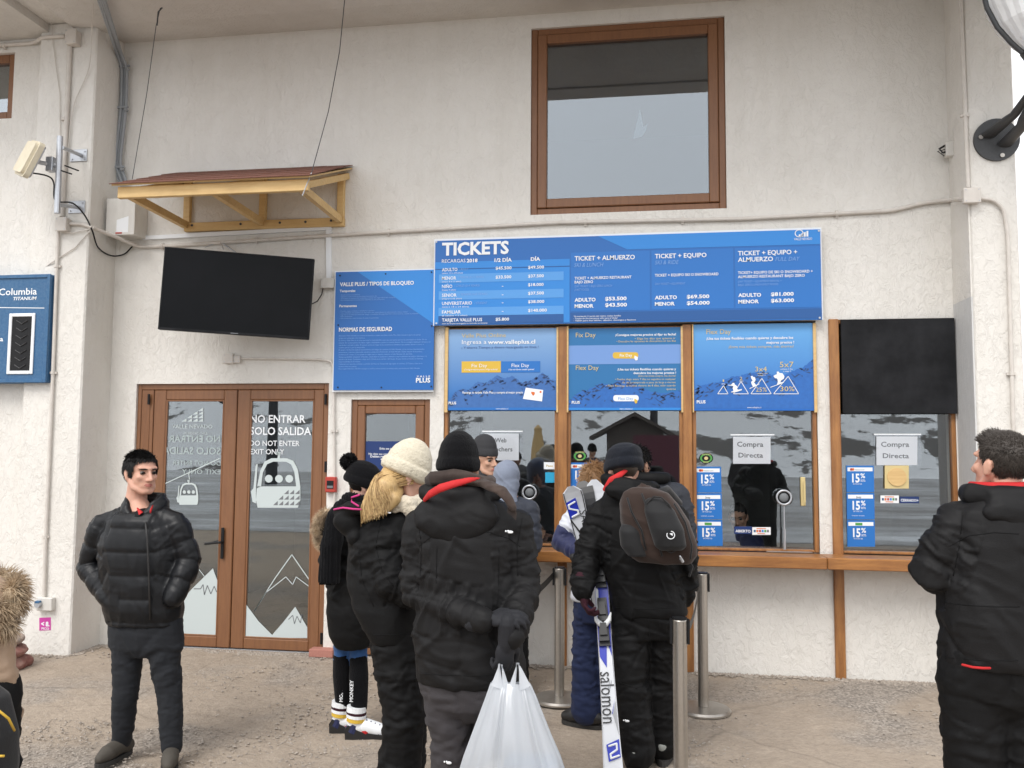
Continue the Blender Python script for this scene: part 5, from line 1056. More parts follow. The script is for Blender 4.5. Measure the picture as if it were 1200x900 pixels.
def ridged(P, f, seed, oct=2): n = noise3(P, f, seed, oct); return (1-np.minimum(np.abs(n)*1.35, 1))**2
def cloth(me, bones, amp=.006, seed=1, puffer=0, pz=.1, limb=1.0):
    """cloth folds: creases round the limbs near joints, long diagonal drags elsewhere"""
    V = getv(me); N = getn(me); s_, ids, jd = along(V, bones); O = V-V.mean(0)
    big = noise3(O, 1.3, seed, 2)
    rg = np.random.RandomState(seed); 
    A = np.array([[1, .3, .35], [-.3, 1, .2], [-.5, .1, 1.6]])
    def dr(an, st=.28): c_, s2 = cos(an), sin(an); return np.array([[c_, 0, -s2*st], [0, .6, 0], [s2, 0, c_*st]])
    mk = 1/(1+np.exp(-5*noise3(O, .9, seed+1, 1)*np.sign(O[:, 0]+.01)))
    def cz(P, f, sd, w_=.16): n_ = noise3(P, f, sd, 2); return np.exp(-(n_/w_)**2)
    g_ = .55+.75*np.clip(noise3(O, 1.7, seed+9, 1), -.6, 1)
    d = amp*.9*((ridged(O@dr(.55), 1.7, seed+3)-.3)*mk+(ridged(O@dr(-.5), 1.7, seed+4)-.3)*(1-mk))*(.75+.4*big)
    d += amp*.85*g_*((cz(O@dr(.7), 3.1, seed+5)-cz(O@dr(.62), 2.6, seed+15))*mk+(cz(O@dr(-.65), 3.1, seed+6)-cz(O@dr(-.6), 2.6, seed+16))*(1-mk))
    d += amp*.5*g_*(cz(O@dr(1.2, .3), 5.2, seed+7, .2)-cz(O@dr(1.3, .3), 4.6, seed+17, .2))
    fold = (ridged(np.stack([s_*2.9, O[:, 0]*.7, O[:, 1]*.7+O[:, 2]*.5], 1), 2.1, seed+7)-.35)
    w_ = np.exp(-(jd/.13)**2); isl = (ids > 0) if len(bones) > 1 else np.zeros(len(V), bool)
    d += np.where(isl, amp*limb*(.12+1.3*w_)*fold, 0); d += np.where(isl, amp*.6*(.35+w_)*(cz(np.stack([s_*2.2, O[:, 0]*.8+O[:, 1]*.3, O[:, 1]*.8+O[:, 2]*.4], 1), 4.2, seed+21, .2)-cz(np.stack([s_*2.2, O[:, 0]*.8, O[:, 1]*.8-O[:, 2]*.4], 1), 3.6, seed+22, .2)), 0)
    if puffer:
        zz = np.where(ids == 0, V[:, 2]/pz, s_/(pz*.92)); st = np.abs(np.sin(pi*zz)); d = puffer*(st**.42-.75)+amp*.8*(ridged(np.stack([O[:, 0]*1.2, O[:, 1]*1.2, O[:, 2]*.5], 1), 4.5, seed+1)-.3)*(1-.5*st)+d*.35
    setv(me, V+N*d[:, None]); return me

def Rot(yaw, pitch=0, roll=0): return Matrix.Rotation(radians(yaw), 3, 'Z') @ Matrix.Rotation(radians(pitch), 3, 'X') @ Matrix.Rotation(radians(roll), 3, 'Y')
def tf(mb, c, R, s_=1.): mb.v = [tuple(Vector(c)+R @ (Vector(v)*s_)) for v in mb.v]; return mb
def head_shapes(female=False):
    h = MB(); k = .90 if female is True else (female or .95)
    h.ell((0, -.012, .035), (.075, .096, .084), nu=20, nv=14); h.ell((0, .026, -.022), (.061*k, .066, .082), nu=18, nv=12)
    h.ell((0, .068, -.092), (.026*k, .022, .020)); h.ell((0, .05, -.06), (.046*k, .042, .04))
    for q in (-1, 1):
        h.tube([(q*.060*k, .0, -.035), (q*.052*k, .03, -.075), (q*.018, .068, -.096)], [.018, .018, .018], 8, rnd=True)
        h.ell((q*.037, .064, -.018), (.022, .02, .02)); h.ell((q*.0125, .1, -.034), (.009, .01, .008))
        h.ell((q*.079, -.006, -.008), (.008, .018, .031), Matrix.Rotation(-.25*q, 3, 'Z')); h.ell((q*.082, -.016, .0), (.007, .008, .022))
        h.ell((q*.082, .0, -.028), (.006, .008, .010))
    h.tube([(-.045, .072, .032), (0, .088, .028), (.045, .072, .032)], [.010, .012, .010], 8, rnd=True)
    h.tube([(0, .088, .02), (0, .101, -.008), (0, .113, -.030)], [.0085, .0105, .0125], 8, rnd=True)
    h.tube([(-.023, .082, -.057), (0, .0945, -.0545), (.023, .082, -.057)], [.004, .0072, .004], 8, rnd=True)
    h.tube([(-.020, .082, -.064), (0, .0945, -.0665), (.020, .082, -.064)], [.004, .0078, .004], 8, rnd=True)
    h.tube([(0, -.022, -.05), (0, -.035, -.11), (0, -.045, -.19)], [.054*k, .052*k, .062*k], 14)
    return h
SKIN = {k: mat('skin_'+k, c, .5, spec=.35, sub=.12, noise=[(40, .16, (c[0]*.9, c[1]*.78, c[2]*.76), I3)], bump=[(240, .0003, I3)]) for k, c in dict(light=(.60, .34, .25), tan=(.50, .29, .20), pale=(.66, .40, .31), brown=(.36, .18, .11)).items()}
M['lip'] = mat('lips', (.42, .15, .12), .45); M['eyew'] = mat('eye_white', (.20, .17, .15), .5); M['iris'] = mat('dark_iris', (.015, .01, .008), .15)
def fabric(nm, c, rough=.75, fine=220, sheen=.15, bd=.0008, var=.8, spec=.3): return mat(nm, c, rough, spec=spec, sheen=sheen, noise=[(7, .35, tuple(x*var for x in c), I3)], bump=[(fine, bd, I3), (11, .004, (1, 1, .35), 'R'), (16, .0022, (.4, .4, 1), 'R')])
M['nylon'] = fabric('black_shell_fabric', (.0085, .0082, .0087), .62, sheen=.0, spec=.22); M['nylon2'] = fabric('black_matte_fabric', (.0052, .0052, .0056), .68, sheen=.0, spec=.2); M['puff'] = fabric('black_quilted_nylon', (.006, .0065, .008), .42, sheen=0, spec=.28, bd=.0004)
M['greypants'] = fabric('charcoal_ski_cloth', (.042, .038, .041), .75, sheen=.03); M['jeans'] = fabric('charcoal_jeans', (.013, .0145, .018), .85, sheen=.03); M['bjeans'] = fabric('blue_jeans', (.03, .09, .24), .85); M['navyp'] = fabric('navy_ski_cloth', (.012, .02, .06), .8, sheen=.03)
M['knitb'] = mat('black_knit', (.005, .005, .006), .95, sheen=.06, spec=.1, bump=[(160, .004, (1, 1, .35)), (400, .0015, I3)]); M['knitc'] = mat('cream_knit', (.66, .60, .47), .95, sheen=.3, bump=[(90, .007, (1, 1, 1)), (300, .002, I3)], noise=[(60, .5, (.5, .44, .33), I3)])
M['knitg'] = mat('grey_knit', (.045, .045, .048), .95, sheen=.08, spec=.1, bump=[(160, .003, (1, 1, .4))]); M['knitn'] = mat('navy_grey_knit', (.014, .016, .022), .95, sheen=.08, spec=.1, bump=[(160, .003, (1, 1, .4))])
M['jersey'] = mat('grey_blue_jersey', (.21, .24, .31), .95, sheen=.2, bump=[(300, .0015, I3)], noise=[(90, .4, (.17, .19, .25), I3)])
M['redc'] = fabric('red_lining', (.50, .02, .022), .7, sheen=.02); M['plaid'] = mat('brown_plaid', (.045, .028, .022), .95, sheen=.05, noise=[(14, .8, (.085, .06, .048), (1, .1, .1)), (14, .7, (.016, .011, .01), (.1, .1, 1))], bump=[(260, .0015, I3)])
M['hairb'] = mat('black_hair', (.008, .007, .0065), .6, spec=.25); M['haird'] = mat('dark_brown_hair', (.055, .038, .028), .5); M['hairg'] = mat('short_greying_hair', (.055, .045, .038), .65); M['blond'] = mat('blonde_hair', (.56, .38, .17), .5, noise=[(60, .7, (.36, .22, .09), (3, 3, .2))]); M['hairc'] = mat('light_brown_hair', (.30, .17, .08), .55)
M['furt'] = mat('tawny_fur', (.50, .37, .24), .9, noise=[(26, .8, (.10, .07, .05), I3), (14, .5, (.6, .48, .33), I3)]); M['fleece'] = mat('cream_fleece', (.62, .55, .43), 1., sheen=.5, bump=[(70, .01, I3)])
M['leather'] = mat('black_leather', (.014, .013, .013), .5, bump=[(120, .0006, I3)]); M['sole'] = mat('rubber_sole', (.03, .028, .026), .8); M['glove'] = fabric('dark_grey_glove', (.014, .0145, .018), .7, sheen=.02); M['maroon'] = fabric('maroon_glove', (.035, .006, .013), .8, sheen=.02)
M['whitefab'] = fabric('white_shell_fabric', (.62, .64, .70), .6, var=.9); M['navyfab'] = fabric('navy_shell_fabric', (.02, .025, .08), .6); M['slate'] = fabric('slate_jacket', (.030, .033, .042), .7, sheen=.03); M['tanj'] = fabric('tan_quilted_nylon', (.36, .25, .17), .5)
M['bag'] = None
def hand(mb, wr, d, n, side, curl=(18, 22, 14), spread=.05, k=1., thick=1.):
    """palm, four jointed fingers and a thumb; d points to the fingertips, n out of the palm, side = +-1 towards the thumb"""
    d = Vector(d).normalized(); n = Vector(n); n = (n-d*n.dot(d)).normalized(); x = d.cross(n)*side; wr = Vector(wr)
    R = Matrix((x, d, n)).transposed(); mb.ell(wr+d*.048*k, (.041*k, .052*k, .017*k*thick), R, 16, 10); mb.tube([wr-d*(.03 if thick < 1.1 else .06)*k, wr+d*.02*k], [(.027 if thick < 1.1 else .036)*k*thick**.5, .029*k*thick**.5], 10, rnd=True, flat=.9)
    for i, (off, L, r_) in enumerate(((.030, .90, .0092), (.010, 1., .0094), (-.011, .94, .0090), (-.030, .74, .0080))):
        p = wr+d*(.088-abs(off)*.25)*k+x*off*k; q = (d+x*(off*spread*12)).normalized(); pts = [wr+d*.05*k+x*off*.8*k, p]; ang = 0
        for j, sl_ in enumerate((.042, .027, .022)):
            ang += radians(curl[j]+i*4); dd = (q*cos(ang)+n*sin(ang)).normalized(); p = p+dd*sl_*L*k; pts.append(p)
        mb.tube(pts, [r_*1.05*k*thick, r_*1.05*k*thick, r_*k*thick, r_*.95*k*thick, r_*.8*k*thick], 9, rnd=True)
    b = wr+d*.022*k+x*.026*k; t1 = (d*.6+x*.75+n*.25).normalized(); t2 = (d*.85+x*.25+n*.5).normalized(); p1 = b+t1*.040*k; p2 = p1+t2*.032*k; p3 = p2+(t2+n*.3).normalized()*.024*k
    mb.tube([b-t1*.012*k, b, p1, p2, p3], [.016*k, .016*k, .0125*k*thick, .011*k*thick, .009*k*thick], 9, rnd=True)
def body(root, J, skin, hd, s_=1., vox=.008, female=False, hands=None, legs=True, extra=None):
    """hd = (centre, Matrix). The unclothed figure: one continuous skin from crown to ankles."""
    b = MB(); hc, hR = hd; h = head_shapes(female); tf(h, hc, hR, s_); b.add(h.v, h.f)
    nk = hc+hR @ Vector((0, -.04*s_, -.16*s_)); ch, pe = J['chest'], J['pelvis']
    b.tube([nk, nk*.5+J['neck']*.5, J['neck'], ch], [.055*s_, .06*s_, .07*s_, .10*s_], 14)
    b.loft([(pe-Vector((0, 0, .1)), .10*s_, .09*s_, J.get('yaw', 0)), (pe, .155*s_, .10*s_, J.get('yaw', 0)), (ch*.45+pe*.55, .13*s_, .085*s_, J.get('yaw', 0)), (ch, .155*s_, .10*s_, J.get('yaw', 0)), (ch+Vector((0, 0, .12*s_)), .13*s_, .08*s_, J.get('yaw', 0)), (ch+Vector((0, 0, .17*s_)), .05*s_, .05*s_, J.get('yaw', 0))], 20)
    for q in 'LR':
        if 'sh'+q in J: b.tube([J['sh'+q], J['sh'+q]*.5+J['el'+q]*.5, J['el'+q], J['el'+q]*.6+J['wr'+q]*.4, J['wr'+q]], [.045*s_, .042*s_, .034*s_, .035*s_, .025*s_], 10, rnd=True); b.tube([J['neck'], J['sh'+q]], [.05*s_, .04*s_], 10)
        if legs: b.tube([J['hip'+q], J['hip'+q]*.5+J['kn'+q]*.5, J['kn'+q], J['kn'+q]*.65+J['an'+q]*.35, J['an'+q]], [.07*s_, .062*s_, .047*s_, .048*s_, .032*s_], 12, rnd=True); b.tube([pe, J['hip'+q]], [.09*s_, .08*s_], 10)
    for a in (hands or []): hand(b, *a[:4], **(a[4] if len(a) > 4 else {}))
    me = remesh(b, vox, 4, .5)
    V = getv(me); Q = (V-np.array(hc))@np.array(hR)/s_        # into head space
    for q in (-1, 1):
        g = np.exp(-(((Q-np.array([q*.032, .088, .006]))/np.array([.017, .03, .011]))**2).sum(1)); V -= (g*.009*s_)[:, None]*np.array(hR @ Vector((0, 1, 0)))
    setv(me, V); o = place(me, 'body', [skin, M['lip']], root)
    c = np.zeros(len(me.polygons)*3); me.polygons.foreach_get('center', c); c = c.reshape(-1, 3)+np.array(worldloc(root)); Q = (c-np.array(hc))@np.array(hR)/s_
    lip = (np.abs(Q[:, 0]) < .024) & (np.abs(Q[:, 2]+.0605) < .0095*(1-(Q[:, 0]/.03)**2)) & (Q[:, 1] > .074); me.polygons.foreach_set('material_index', lip.astype(int)); return o
def face(root, hd, s_=1., brow='hairb', closed=.5):
    hc, hR = hd
    for q in (-1, 1):
        mb = MB(); mb.ell((q*.032, .0725, .0055), .0115, nu=14, nv=10); e = tf(mb, hc, hR, s_).build('eye', M['eyew'], root, smooth=True)
        mb = MB(); mb.ell((q*.032+.001, .0812, .0052), (.0062, .004, .0060)); tf(mb, hc, hR, s_).build('iris', M['iris'], e, smooth=True)
        mb = MB(); mb.tube([(q*.019, .0835, .004), (q*.026, .0865, .0085), (q*.034, .086, .0092), (q*.045, .080, .005)], [.0016, .0032, .0034, .0014], 6); mb.tube([(q*.021, .083, .002), (q*.031, .0868, -.0005), (q*.042, .081, .002)], [.0008, .0012, .0008], 6); tf(mb, hc, hR, s_).build('eyelash_line', M['hairb'], root, smooth=True)
        mb = MB(); mb.tube([(q*.014, .094, .0235), (q*.026, .0905, .0265), (q*.040, .081, .0265), (q*.050, .072, .022)], [.0026, .0040, .0034, .0014], 6); tf(mb, hc, hR, s_).build('eyebrow', M[brow], root, smooth=True)
def clumps(n, rootf, length, r_, seed, bend=.5, grav=(0, 0, -1), seg=3, taper=.15):
    """many tapered curved locks"""
    rg = np.random.RandomState(seed); vs = []; F = []
    for i in range(n):
        p, d = rootf(rg); p = Vector(p); d = Vector(d).normalized(); L = length*rg.uniform(.65, 1.25); x = d.orthogonal().normalized(); g = Vector(grav)
        o = len(vs)
        for k in range(seg+1):
            t = k/seg; rr = r_*(1-t*(1-taper)); y = d.cross(x).normalized()
            for a in (0, 2.1, 4.2): vs.append(p+(x*cos(a)+y*sin(a))*rr)
            d = (d+g*bend/seg).normalized(); p = p+d*(L/seg); x = (x-d*x.dot(d)).normalized()
        for k in range(seg):
            for a in range(3): F.append((o+k*3+a, o+k*3+(a+1) % 3, o+(k+1)*3+(a+1) % 3, o+(k+1)*3+a))
    m = MB(); m.add(vs, F); return m
def hairroot(zt, out=.25, flow=(0, .6, .1), r_=(.077, .098, .086), c=(0, -.012, .035), jit=.25):
    ys, zs = zip(*zt)
    def f(rg):
        while True:
            v = rg.normal(size=3); v /= np.linalg.norm(v); p = v*np.array(r_)+np.array(c)
            if p[2] > np.interp(p[1], ys, zs): break
        nn = v/np.array(r_); nn /= np.linalg.norm(nn); d = nn*out+np.array(flow(p) if callable(flow) else flow)+rg.normal(size=3)*jit; d = d-nn*min(0, d@nn)*1.2+nn*.06
        return p, d
    return f
def scalp(zt, grow=1.03, c=(0, -.012, .035), r_=(.075, .096, .084)):
    ys, zs = zip(*zt); mb = MB(); mb.ell(c, [a*grow for a in r_], nu=32, nv=24); V = np.array([tuple(v) for v in mb.v])
    mb.f = [f for f in mb.f if V[list(f)].mean(0)[2] > np.interp(V[list(f)].mean(0)[1], ys, zs)-.004]; mb.mi = [0]*len(mb.f); return mb
def beanie(root, hd, m, s_=1., tall=.04, brim=.045, loose=1.08, zb=-.005, tilt=-.22, nm='beanie', lean=0, seed=1, amp=.004, vox=.006, fold=1.0):
    mb = MB(); c = (0, -.012, .0); a, b = .083*loose, .103*loose
    rr = [(zb-.002, .93), (zb+.006, 1.06*fold), (zb+brim*.5, 1.09*fold), (zb+brim*.95, 1.06*fold), (zb+brim*1.05, 1.0), (zb+brim+.03, .985), (zb+brim+.055+tall*.3, .86), (zb+brim+.07+tall*.7, .62), (zb+brim+.078+tall*.95, .33), (zb+brim+.08+tall, .08)]
    mb.loft([((c[0], c[1]+lean*max(0, z-.06), z), a*k, b*k, 0, tilt*max(0, 1-(z-zb)/.13)) for z, k in rr], 32, 2.)
    tf(mb, hd[0], hd[1], s_); me = remesh(mb, vox, 3); V = getv(me); N = getn(me); O = V-V.mean(0); setv(me, V+N*(amp*(ridged(O@np.array([[1, 0, 0], [0, 1, 0], [0, 0, .6]]), 3.2, seed)-.3))[:, None]); return place(me, nm, m, root)
def shoe(root, an, yaw, m, L=.285, wd=.05, hgt=.1, nm='shoe', sole=.025):
    R = Matrix.Rotation(radians(yaw), 3, 'Z'); g = Vector((an.x, an.y, 0)); mb = MB()
    f = lambda y, z, x=0: g+R @ Vector((x, y, z))
    mb.tube([f(-.05, hgt*.55), f(.02, .055+sole*.5), f(.11, .045+sole*.4), f(L-.085-.03, .038+sole*.3)], [wd*.80, wd*.92, wd*.95, wd*.62], 12, rnd=True); mb.tube([f(-.025, hgt*.5), f(-.01, hgt+.02)], [wd*.85, wd*.95], 12, rnd=True)
    mb.box(tuple(Vector((0, 0, 0))), (0.001, .001, .001)) if False else None
    me = remesh(mb, .007, 3); V = getv(me); V[:, 2] = np.maximum(V[:, 2], sole*.6); setv(me, V); o = place(me, nm, m, root)
    pts = []
    for k in range(20): a = 2*pi*k/20; yy = cos(a); xx = sin(a); pts.append((xx*wd*(.98 if yy > 0 else .8), yy*L/2+L/2-.085))
    mb = MB(); n = 20; mb.add([g+R @ Vector((x, y, .001)) for x, y in pts]+[g+R @ Vector((x, y, sole)) for x, y in pts], [tuple(range(n-1, -1, -1)), tuple(range(n, 2*n))]+[(k, (k+1) % n, n+(k+1) % n, n+k) for k in range(n)]); mb.build('sole', M['sole'], o, smooth=False); return o
def trings(L, ex=2.3):
    """torso rings from photo edges: (left px, right px, py, distance, thickness, yaw)"""
    out = []
    for a, b, py, d, th, *yw in L:
        c = D((a+b)/2, py, d); rx = (D(b, py, d)-D(a, py, d)).length/2; out.append((c, rx, th/2, radians(yw[0]) if yw else 0))
    return out
def garment(root, nm, m, tor, limbs=(), extra=None, yoke=None, vox=.010, amp=.006, seed=1, it=4, puffer=0, pz=.1, n=32, limb=1., ex=2.3):
    """tor = rings, limbs = chains of (point, radius) - union, then folds"""
    mb = MB(); bones = []
    if tor: mb.loft(tor, n, ex); zs = [r_[0] for r_ in tor]; bones.append([(tuple(zs[0]), tor[0][2]), (tuple(zs[-1]), tor[-1][2])])
    else: bones.append([((0, 0, -50), .01), ((0, 0, -51), .01)])
    for ch in limbs:
        mb.tube([p for p, r_ in ch], [r_ for p, r_ in ch], 16, rnd=True)
        if yoke is not None: mb.tube([ch[0][0], mid(ch[0][0], yoke, .55)+Vector((0, 0, .02))], [ch[0][1]*.98, ch[0][1]*.85], 14, rnd=True)
        bones.append([(tuple(p), r_) for p, r_ in ch])
    if extra: extra(mb)
    me = remesh(mb, vox, it); cloth(me, bones, amp, seed, puffer, pz, limb); return place(me, nm, m, root)
def gz_(px, py, d, z):           # point on the column px at distance d with given height
    p = D(px, py, d); return Vector((p.x, p.y, z))
def mid(a, b, t=.5): return a*(1-t)+b*t
def seam(root, o, pts, r_=.0017, m='nylon2', nm='seam'):
    """a stitched seam laid on the garment's own surface along the line seen between the given photo points"""
    Q = []; off = worldloc(root)
    for i in range(len(pts)-1):
        for k in range(8):
            t = k/8; px, py = pts[i][0]*(1-t)+pts[i+1][0]*t, pts[i][1]*(1-t)+pts[i+1][1]*t; dv = Vector(ray(px, py)).normalized()
            ok, hit, n_, _ = o.ray_cast(co.location-off, dv)
            if ok: Q.append(hit+off+n_*.0005)
    if len(Q) > 3: mb = MB(); mb.tube(Q, r_, 5); mb.build(nm, M[m], o, smooth=True)
def hood(root, c, R, m, s_=1., lining='redc', vox=.009, seed=3, wide=.155, drop=.10, nm='hood'):
    """a hood lying folded on the shoulders behind the neck; c = nape"""
    mb = MB(); f = lambda x, y, z: c+R @ Vector((x*s_, y*s_, z*s_))
    mb.tube([f(-.11, .05, .015), f(-.13, -.01, .015), f(-.09, -.075, .01), f(0, -.10, .005), f(.09, -.075, .01), f(.13, -.01, .015), f(.11, .05, .015)], [.03*s_, .038*s_, .042*s_, .045*s_, .042*s_, .038*s_, .03*s_], 12, rnd=True)
    mb.ell(f(0, -.105, -drop*.62), (wide*s_, .05*s_, drop*s_), R @ Matrix.Rotation(-.22, 3, 'X'), 22, 14); mb.ell(f(0, -.12, -drop*1.15), (wide*.6*s_, .035*s_, drop*.55*s_), R, 18, 10)
    me = remesh(mb, vox, 4); V = getv(me); N = getn(me); O = V-V.mean(0); setv(me, V+N*(.010*(ridged(O@np.array([[.5, 0, .3], [0, .6, 0], [.1, .3, 1.7]]), 2.2, seed)**1.4-.25)+.004*(ridged(O@np.array([[.9, 0, .5], [0, .6, 0], [-.4, .3, 1.1]]), 5.2, seed+2)-.3))[:, None]); o = place(me, nm, m, root)
    if lining:
        mb = MB(); mb.tube([f(-.095, .06, .045), f(-.105, .0, .042), f(-.075, -.05, .04), f(0, -.072, .04), f(.075, -.05, .04), f(.105, 0, .042), f(.095, .06, .045)], [.015, .019, .022, .024, .022, .019, .015], 10, rnd=True); me = remesh(mb, .006, 3); place(me, 'hood_lining', M[lining], root)
    return o
# ================================================================ the people in the queue
def person(px, d, label, group=None):
    g = D(px, 800, d); return thing('person', (g.x, g.y, 0), label, 'person', group)
def leg(hip, kn, an, r0, r1, r2, r3=None): return [(hip, r0), (mid(hip, kn, .5), (r0+r1)/2*1.02), (kn, r1), (mid(kn, an, .5), (r1+r2)/2), (an, r3 or r2)]
def arm(sh, el, wr, r0, r1, r2): return [(sh, r0), (mid(sh, el, .5), (r0+r1)/2), (el, r1), (mid(el, wr, .5), (r1+r2)/2*1.03), (wr, r2)]
def joints(ch, pe, neck, sh, el, wr, hip, kn, an, yaw=0):
    return dict(chest=ch, pelvis=pe, neck=neck, shL=sh[0], shR=sh[1], elL=el[0], elR=el[1], wrL=wr[0], wrR=wr[1], hipL=hip[0], hipR=hip[1], knL=kn[0], knR=kn[1], anL=an[0], anR=an[1], yaw=yaw)
HZ_BACK = [(-.12, -.075), (-.05, -.07), (-.005, -.03), (.02, -.02), (.035, .03), (.05, .068), (.075, .078), (.1, .2)]

M['hike'] = mat('brown_grey_walking_shoe', (.06, .052, .042), .8, bump=[(90, .001, I3)])
# ---- man on the left, facing the camera -----------------------------------------
d = 4.45; P1 = person(170, d, 'young man facing the camera in black quilted jacket, hands in pockets')
hd = (D(165.5, 554.5, d), Rot(-121, -2, 0)); s_ = 1.02
sh = (D(120, 615, d), D(206, 612, d)); el = (D(105, 664, d+.02), D(222, 656, d+.02)); wr = (D(132, 700, d-.03), D(204, 696, d-.03))
hip = (D(151, 745, d), D(190, 745, d)); kn = (D(147, 815, d-.03), D(199, 818, d-.02)); an = (gz_(142, 880, d, .09), gz_(201, 882, d-.05, .09))
J = joints(D(165, 650, d), D(170, 725, d), D(167, 603, d), sh, el, wr, hip, kn, an)
body(P1, J, SKIN['light'], hd, s_, .006, 1.03, hands=[(wr[0]+Vector((.01, .03, .01)), (.7, .3, -.4), (0, 1, 0), 1), (wr[1]+Vector((-.01, .03, .01)), (-.7, .3, -.4), (0, 1, 0), -1)]); face(P1, hd, s_)
HZ1 = [(-.12, -.07), (-.05, -.055), (-.01, -.035), (.022, -.015), (.04, .035), (.055, .066), (.08, .072), (.1, .2)]
tf(scalp(HZ1, 1.08, c=(0, -.014, .034)), hd[0], hd[1], s_).build('hair', M['hairb'], P1, smooth=True)
hr = clumps(5200, hairroot(HZ1, .12, lambda p: (.45*(p[2] > .07), .25*(p[2] > .08), -.75*(p[2] < .085)), (.080, .103, .090), (0, -.014, .034), jit=.18), .020, .0024, 1, .4); tf(hr, hd[0], hd[1], s_).build('hair_strands', M['hairb'], P1)
tor = trings([(150, 188, 599, d, .14), (140, 197, 601, d, .19), (127, 205, 609, d, .25), (118, 210, 640, d, .30), (121, 210, 680, d, .30), (124, 211, 712, d, .30), (128, 211, 724, d, .27), (128, 211, 731, d, .26)])
wr = (D(132, 703, d-.08), D(204, 700, d-.08))
garment(P1, 'jacket', M['puff'], tor, [arm(sh[0], el[0], wr[0], .070, .074, .060), arm(sh[1], el[1], wr[1], .070, .070, .058)], puffer=.010, pz=.125, vox=.008, amp=.007, seed=11, yoke=D(167, 603, d))
mb = MB(); c = D(168, 592.5, d-.0)        # stand-up collar, open at the front
arc = [(c+Vector((.098*cos(a), .082*sin(a)+.01, .028-.045*max(0, -sin(a)))), .030) for a in [radians(-70+k*(320/14.)) for k in range(15)]]
arc = [(c+Vector((.098*cos(a)+.004, .085*sin(a)+.01, .016-.070*max(0, -sin(a)))), .030) for a in [radians(-62+k*(304/14.)) for k in range(15)]]
mb.tube([p for p, r_ in arc], [.024]+[.034]*13+[.024], 12, rnd=True, up=(0, 0, 1)); mb.tube([p+Vector((0, 0, .038)) for p, r_ in arc[1:-1]], .017, 10, rnd=True); mb.tube([p-Vector((0, 0, .03)) for p, r_ in arc[1:-1]], .036, 10, rnd=True)
me = remesh(mb, .007, 3); place(me, 'collar', M['puff'], P1)
mb = MB(); mb.ell(D(169, 606, d-.035), (.055, .075, .05)); mb.build('black_polo_shirt', M['nylon2'], P1, smooth=True)
for x0, x1_, x2, y0, y1_ in ((160, 166.5, 162.8, 595, 602), (178.5, 175.5, 175.5, 592, 600)):
    mb = MB(); a_, b_, c_ = D(x0, y0, d-.090), D(x1_, y0+5.5, d-.105), D(x2, y1_+1.5, d-.112); o_ = Vector((0, .012, 0)); mb.add([a_, b_, c_, a_+o_, b_+o_, c_+o_], [(0, 1, 2), (5, 4, 3), (0, 3, 4, 1), (1, 4, 5, 2), (2, 5, 3, 0)]); mb.build('red_polo_collar', M['redc'], P1)
mb = MB(); zp_ = [D(x, y_, d-.145-.015*sin(i)) for i, (x, y_) in enumerate(((170.5, 612), (172.5, 630), (174, 660), (175, 690), (176, 726)))]; mb.tube(zp_, .006, 6); mb.build('zip', M['leather'], P1, smooth=True)
garment(P1, 'trousers', M['jeans'], trings([(130, 211, 722, d, .23), (129, 212, 740, d, .24), (129, 214, 757, d, .22), (140, 205, 768, d, .15)]), [leg(hip[0], kn[0], an[0], .090, .069, .056, .054), leg(hip[1], kn[1], an[1], .090, .068, .057, .055)], amp=.005, seed=12, vox=.008, limb=.35)
for a, yw in ((an[0], 172), (an[1], 205)):
    sh_o = shoe(P1, a, yw, M['hike'], .27, .047); Rz = Matrix.Rotation(radians(yw), 3, 'Z')
    for k in range(4): mb = MB(); c_ = Vector((a.x, a.y, 0)); y_ = .02+k*.028; z_ = .112-k*.010; mb.tube([c_+Rz @ Vector((-.026, y_, z_-.012)), c_+Rz @ Vector((0, y_+.004, z_)), c_+Rz @ Vector((.026, y_, z_-.012))], .0035, 6); mb.build('lace', M['steel'] if False else M['sole'], sh_o, smooth=True)
    mb = MB(); c_ = Vector((a.x, a.y, 0)); mb.tube([c_+Rz @ Vector((.032*sin(q_), .125+.030*cos(q_), .052)) for q_ in [radians(-90+k*20) for k in range(10)]], .004, 6); mb.build('toe_cap_seam', M['sole'], sh_o, smooth=True)

# ---- man in the centre seen from behind, hands behind his back --------------------
d = 3.62; P4 = person(550, d, 'man from behind in black beanie and plaid scarf, holding a white carrier bag')
hd = (D(537.5, 550, d), Rot(4, -3, 0))
sh = (D(492, 618, d), D(606, 616, d)); el = (D(487, 696, d-.02), D(617, 690, d-.02)); wr = (D(566, 727, d-.23), D(598, 744, d-.22))
hip = (D(525, 795, d), D(583, 795, d)); kn = (gz_(530, 860, d, .50), gz_(585, 860, d, .50)); an = (gz_(528, 900, d, .09), gz_(590, 900, d, .09))
J = joints(D(550, 640, d), D(552, 770, d), D(540, 585, d), sh, el, wr, hip, kn, an); body(P4, J, SKIN['tan'], hd, 1, .007)
tf(scalp([(-.12, -.075), (-.02, -.06), (.0, .0), (.03, .05)], 1.04), *hd).build('hair', M['haird'], P4, smooth=True)
b4 = beanie(P4, hd, M['knitb'], 1.0, .045, .05, 1.05, zb=-.008, tilt=-.05, seed=3)
tor = trings([(512, 572, 578, d, .16), (500, 592, 590, d, .22), (489, 607, 604, d, .28), (486, 611, 632, d, .32), (488, 612, 680, d, .32), (488, 612, 730, d, .33), (489, 614, 780, d, .33), (490, 613, 796, d, .31), (493, 611, 799, d, .29)])
garment(P4, 'jacket', M['nylon'], tor, [arm(sh[0], el[0], wr[0], .074, .069, .052), arm(sh[1], el[1], wr[1], .074, .066, .054)], vox=.008, amp=.009, seed=21, limb=1.3, yoke=D(545, 605, d))
mb = MB(); a = D(497, 797, d-.12); b = D(606, 797, d-.12); 
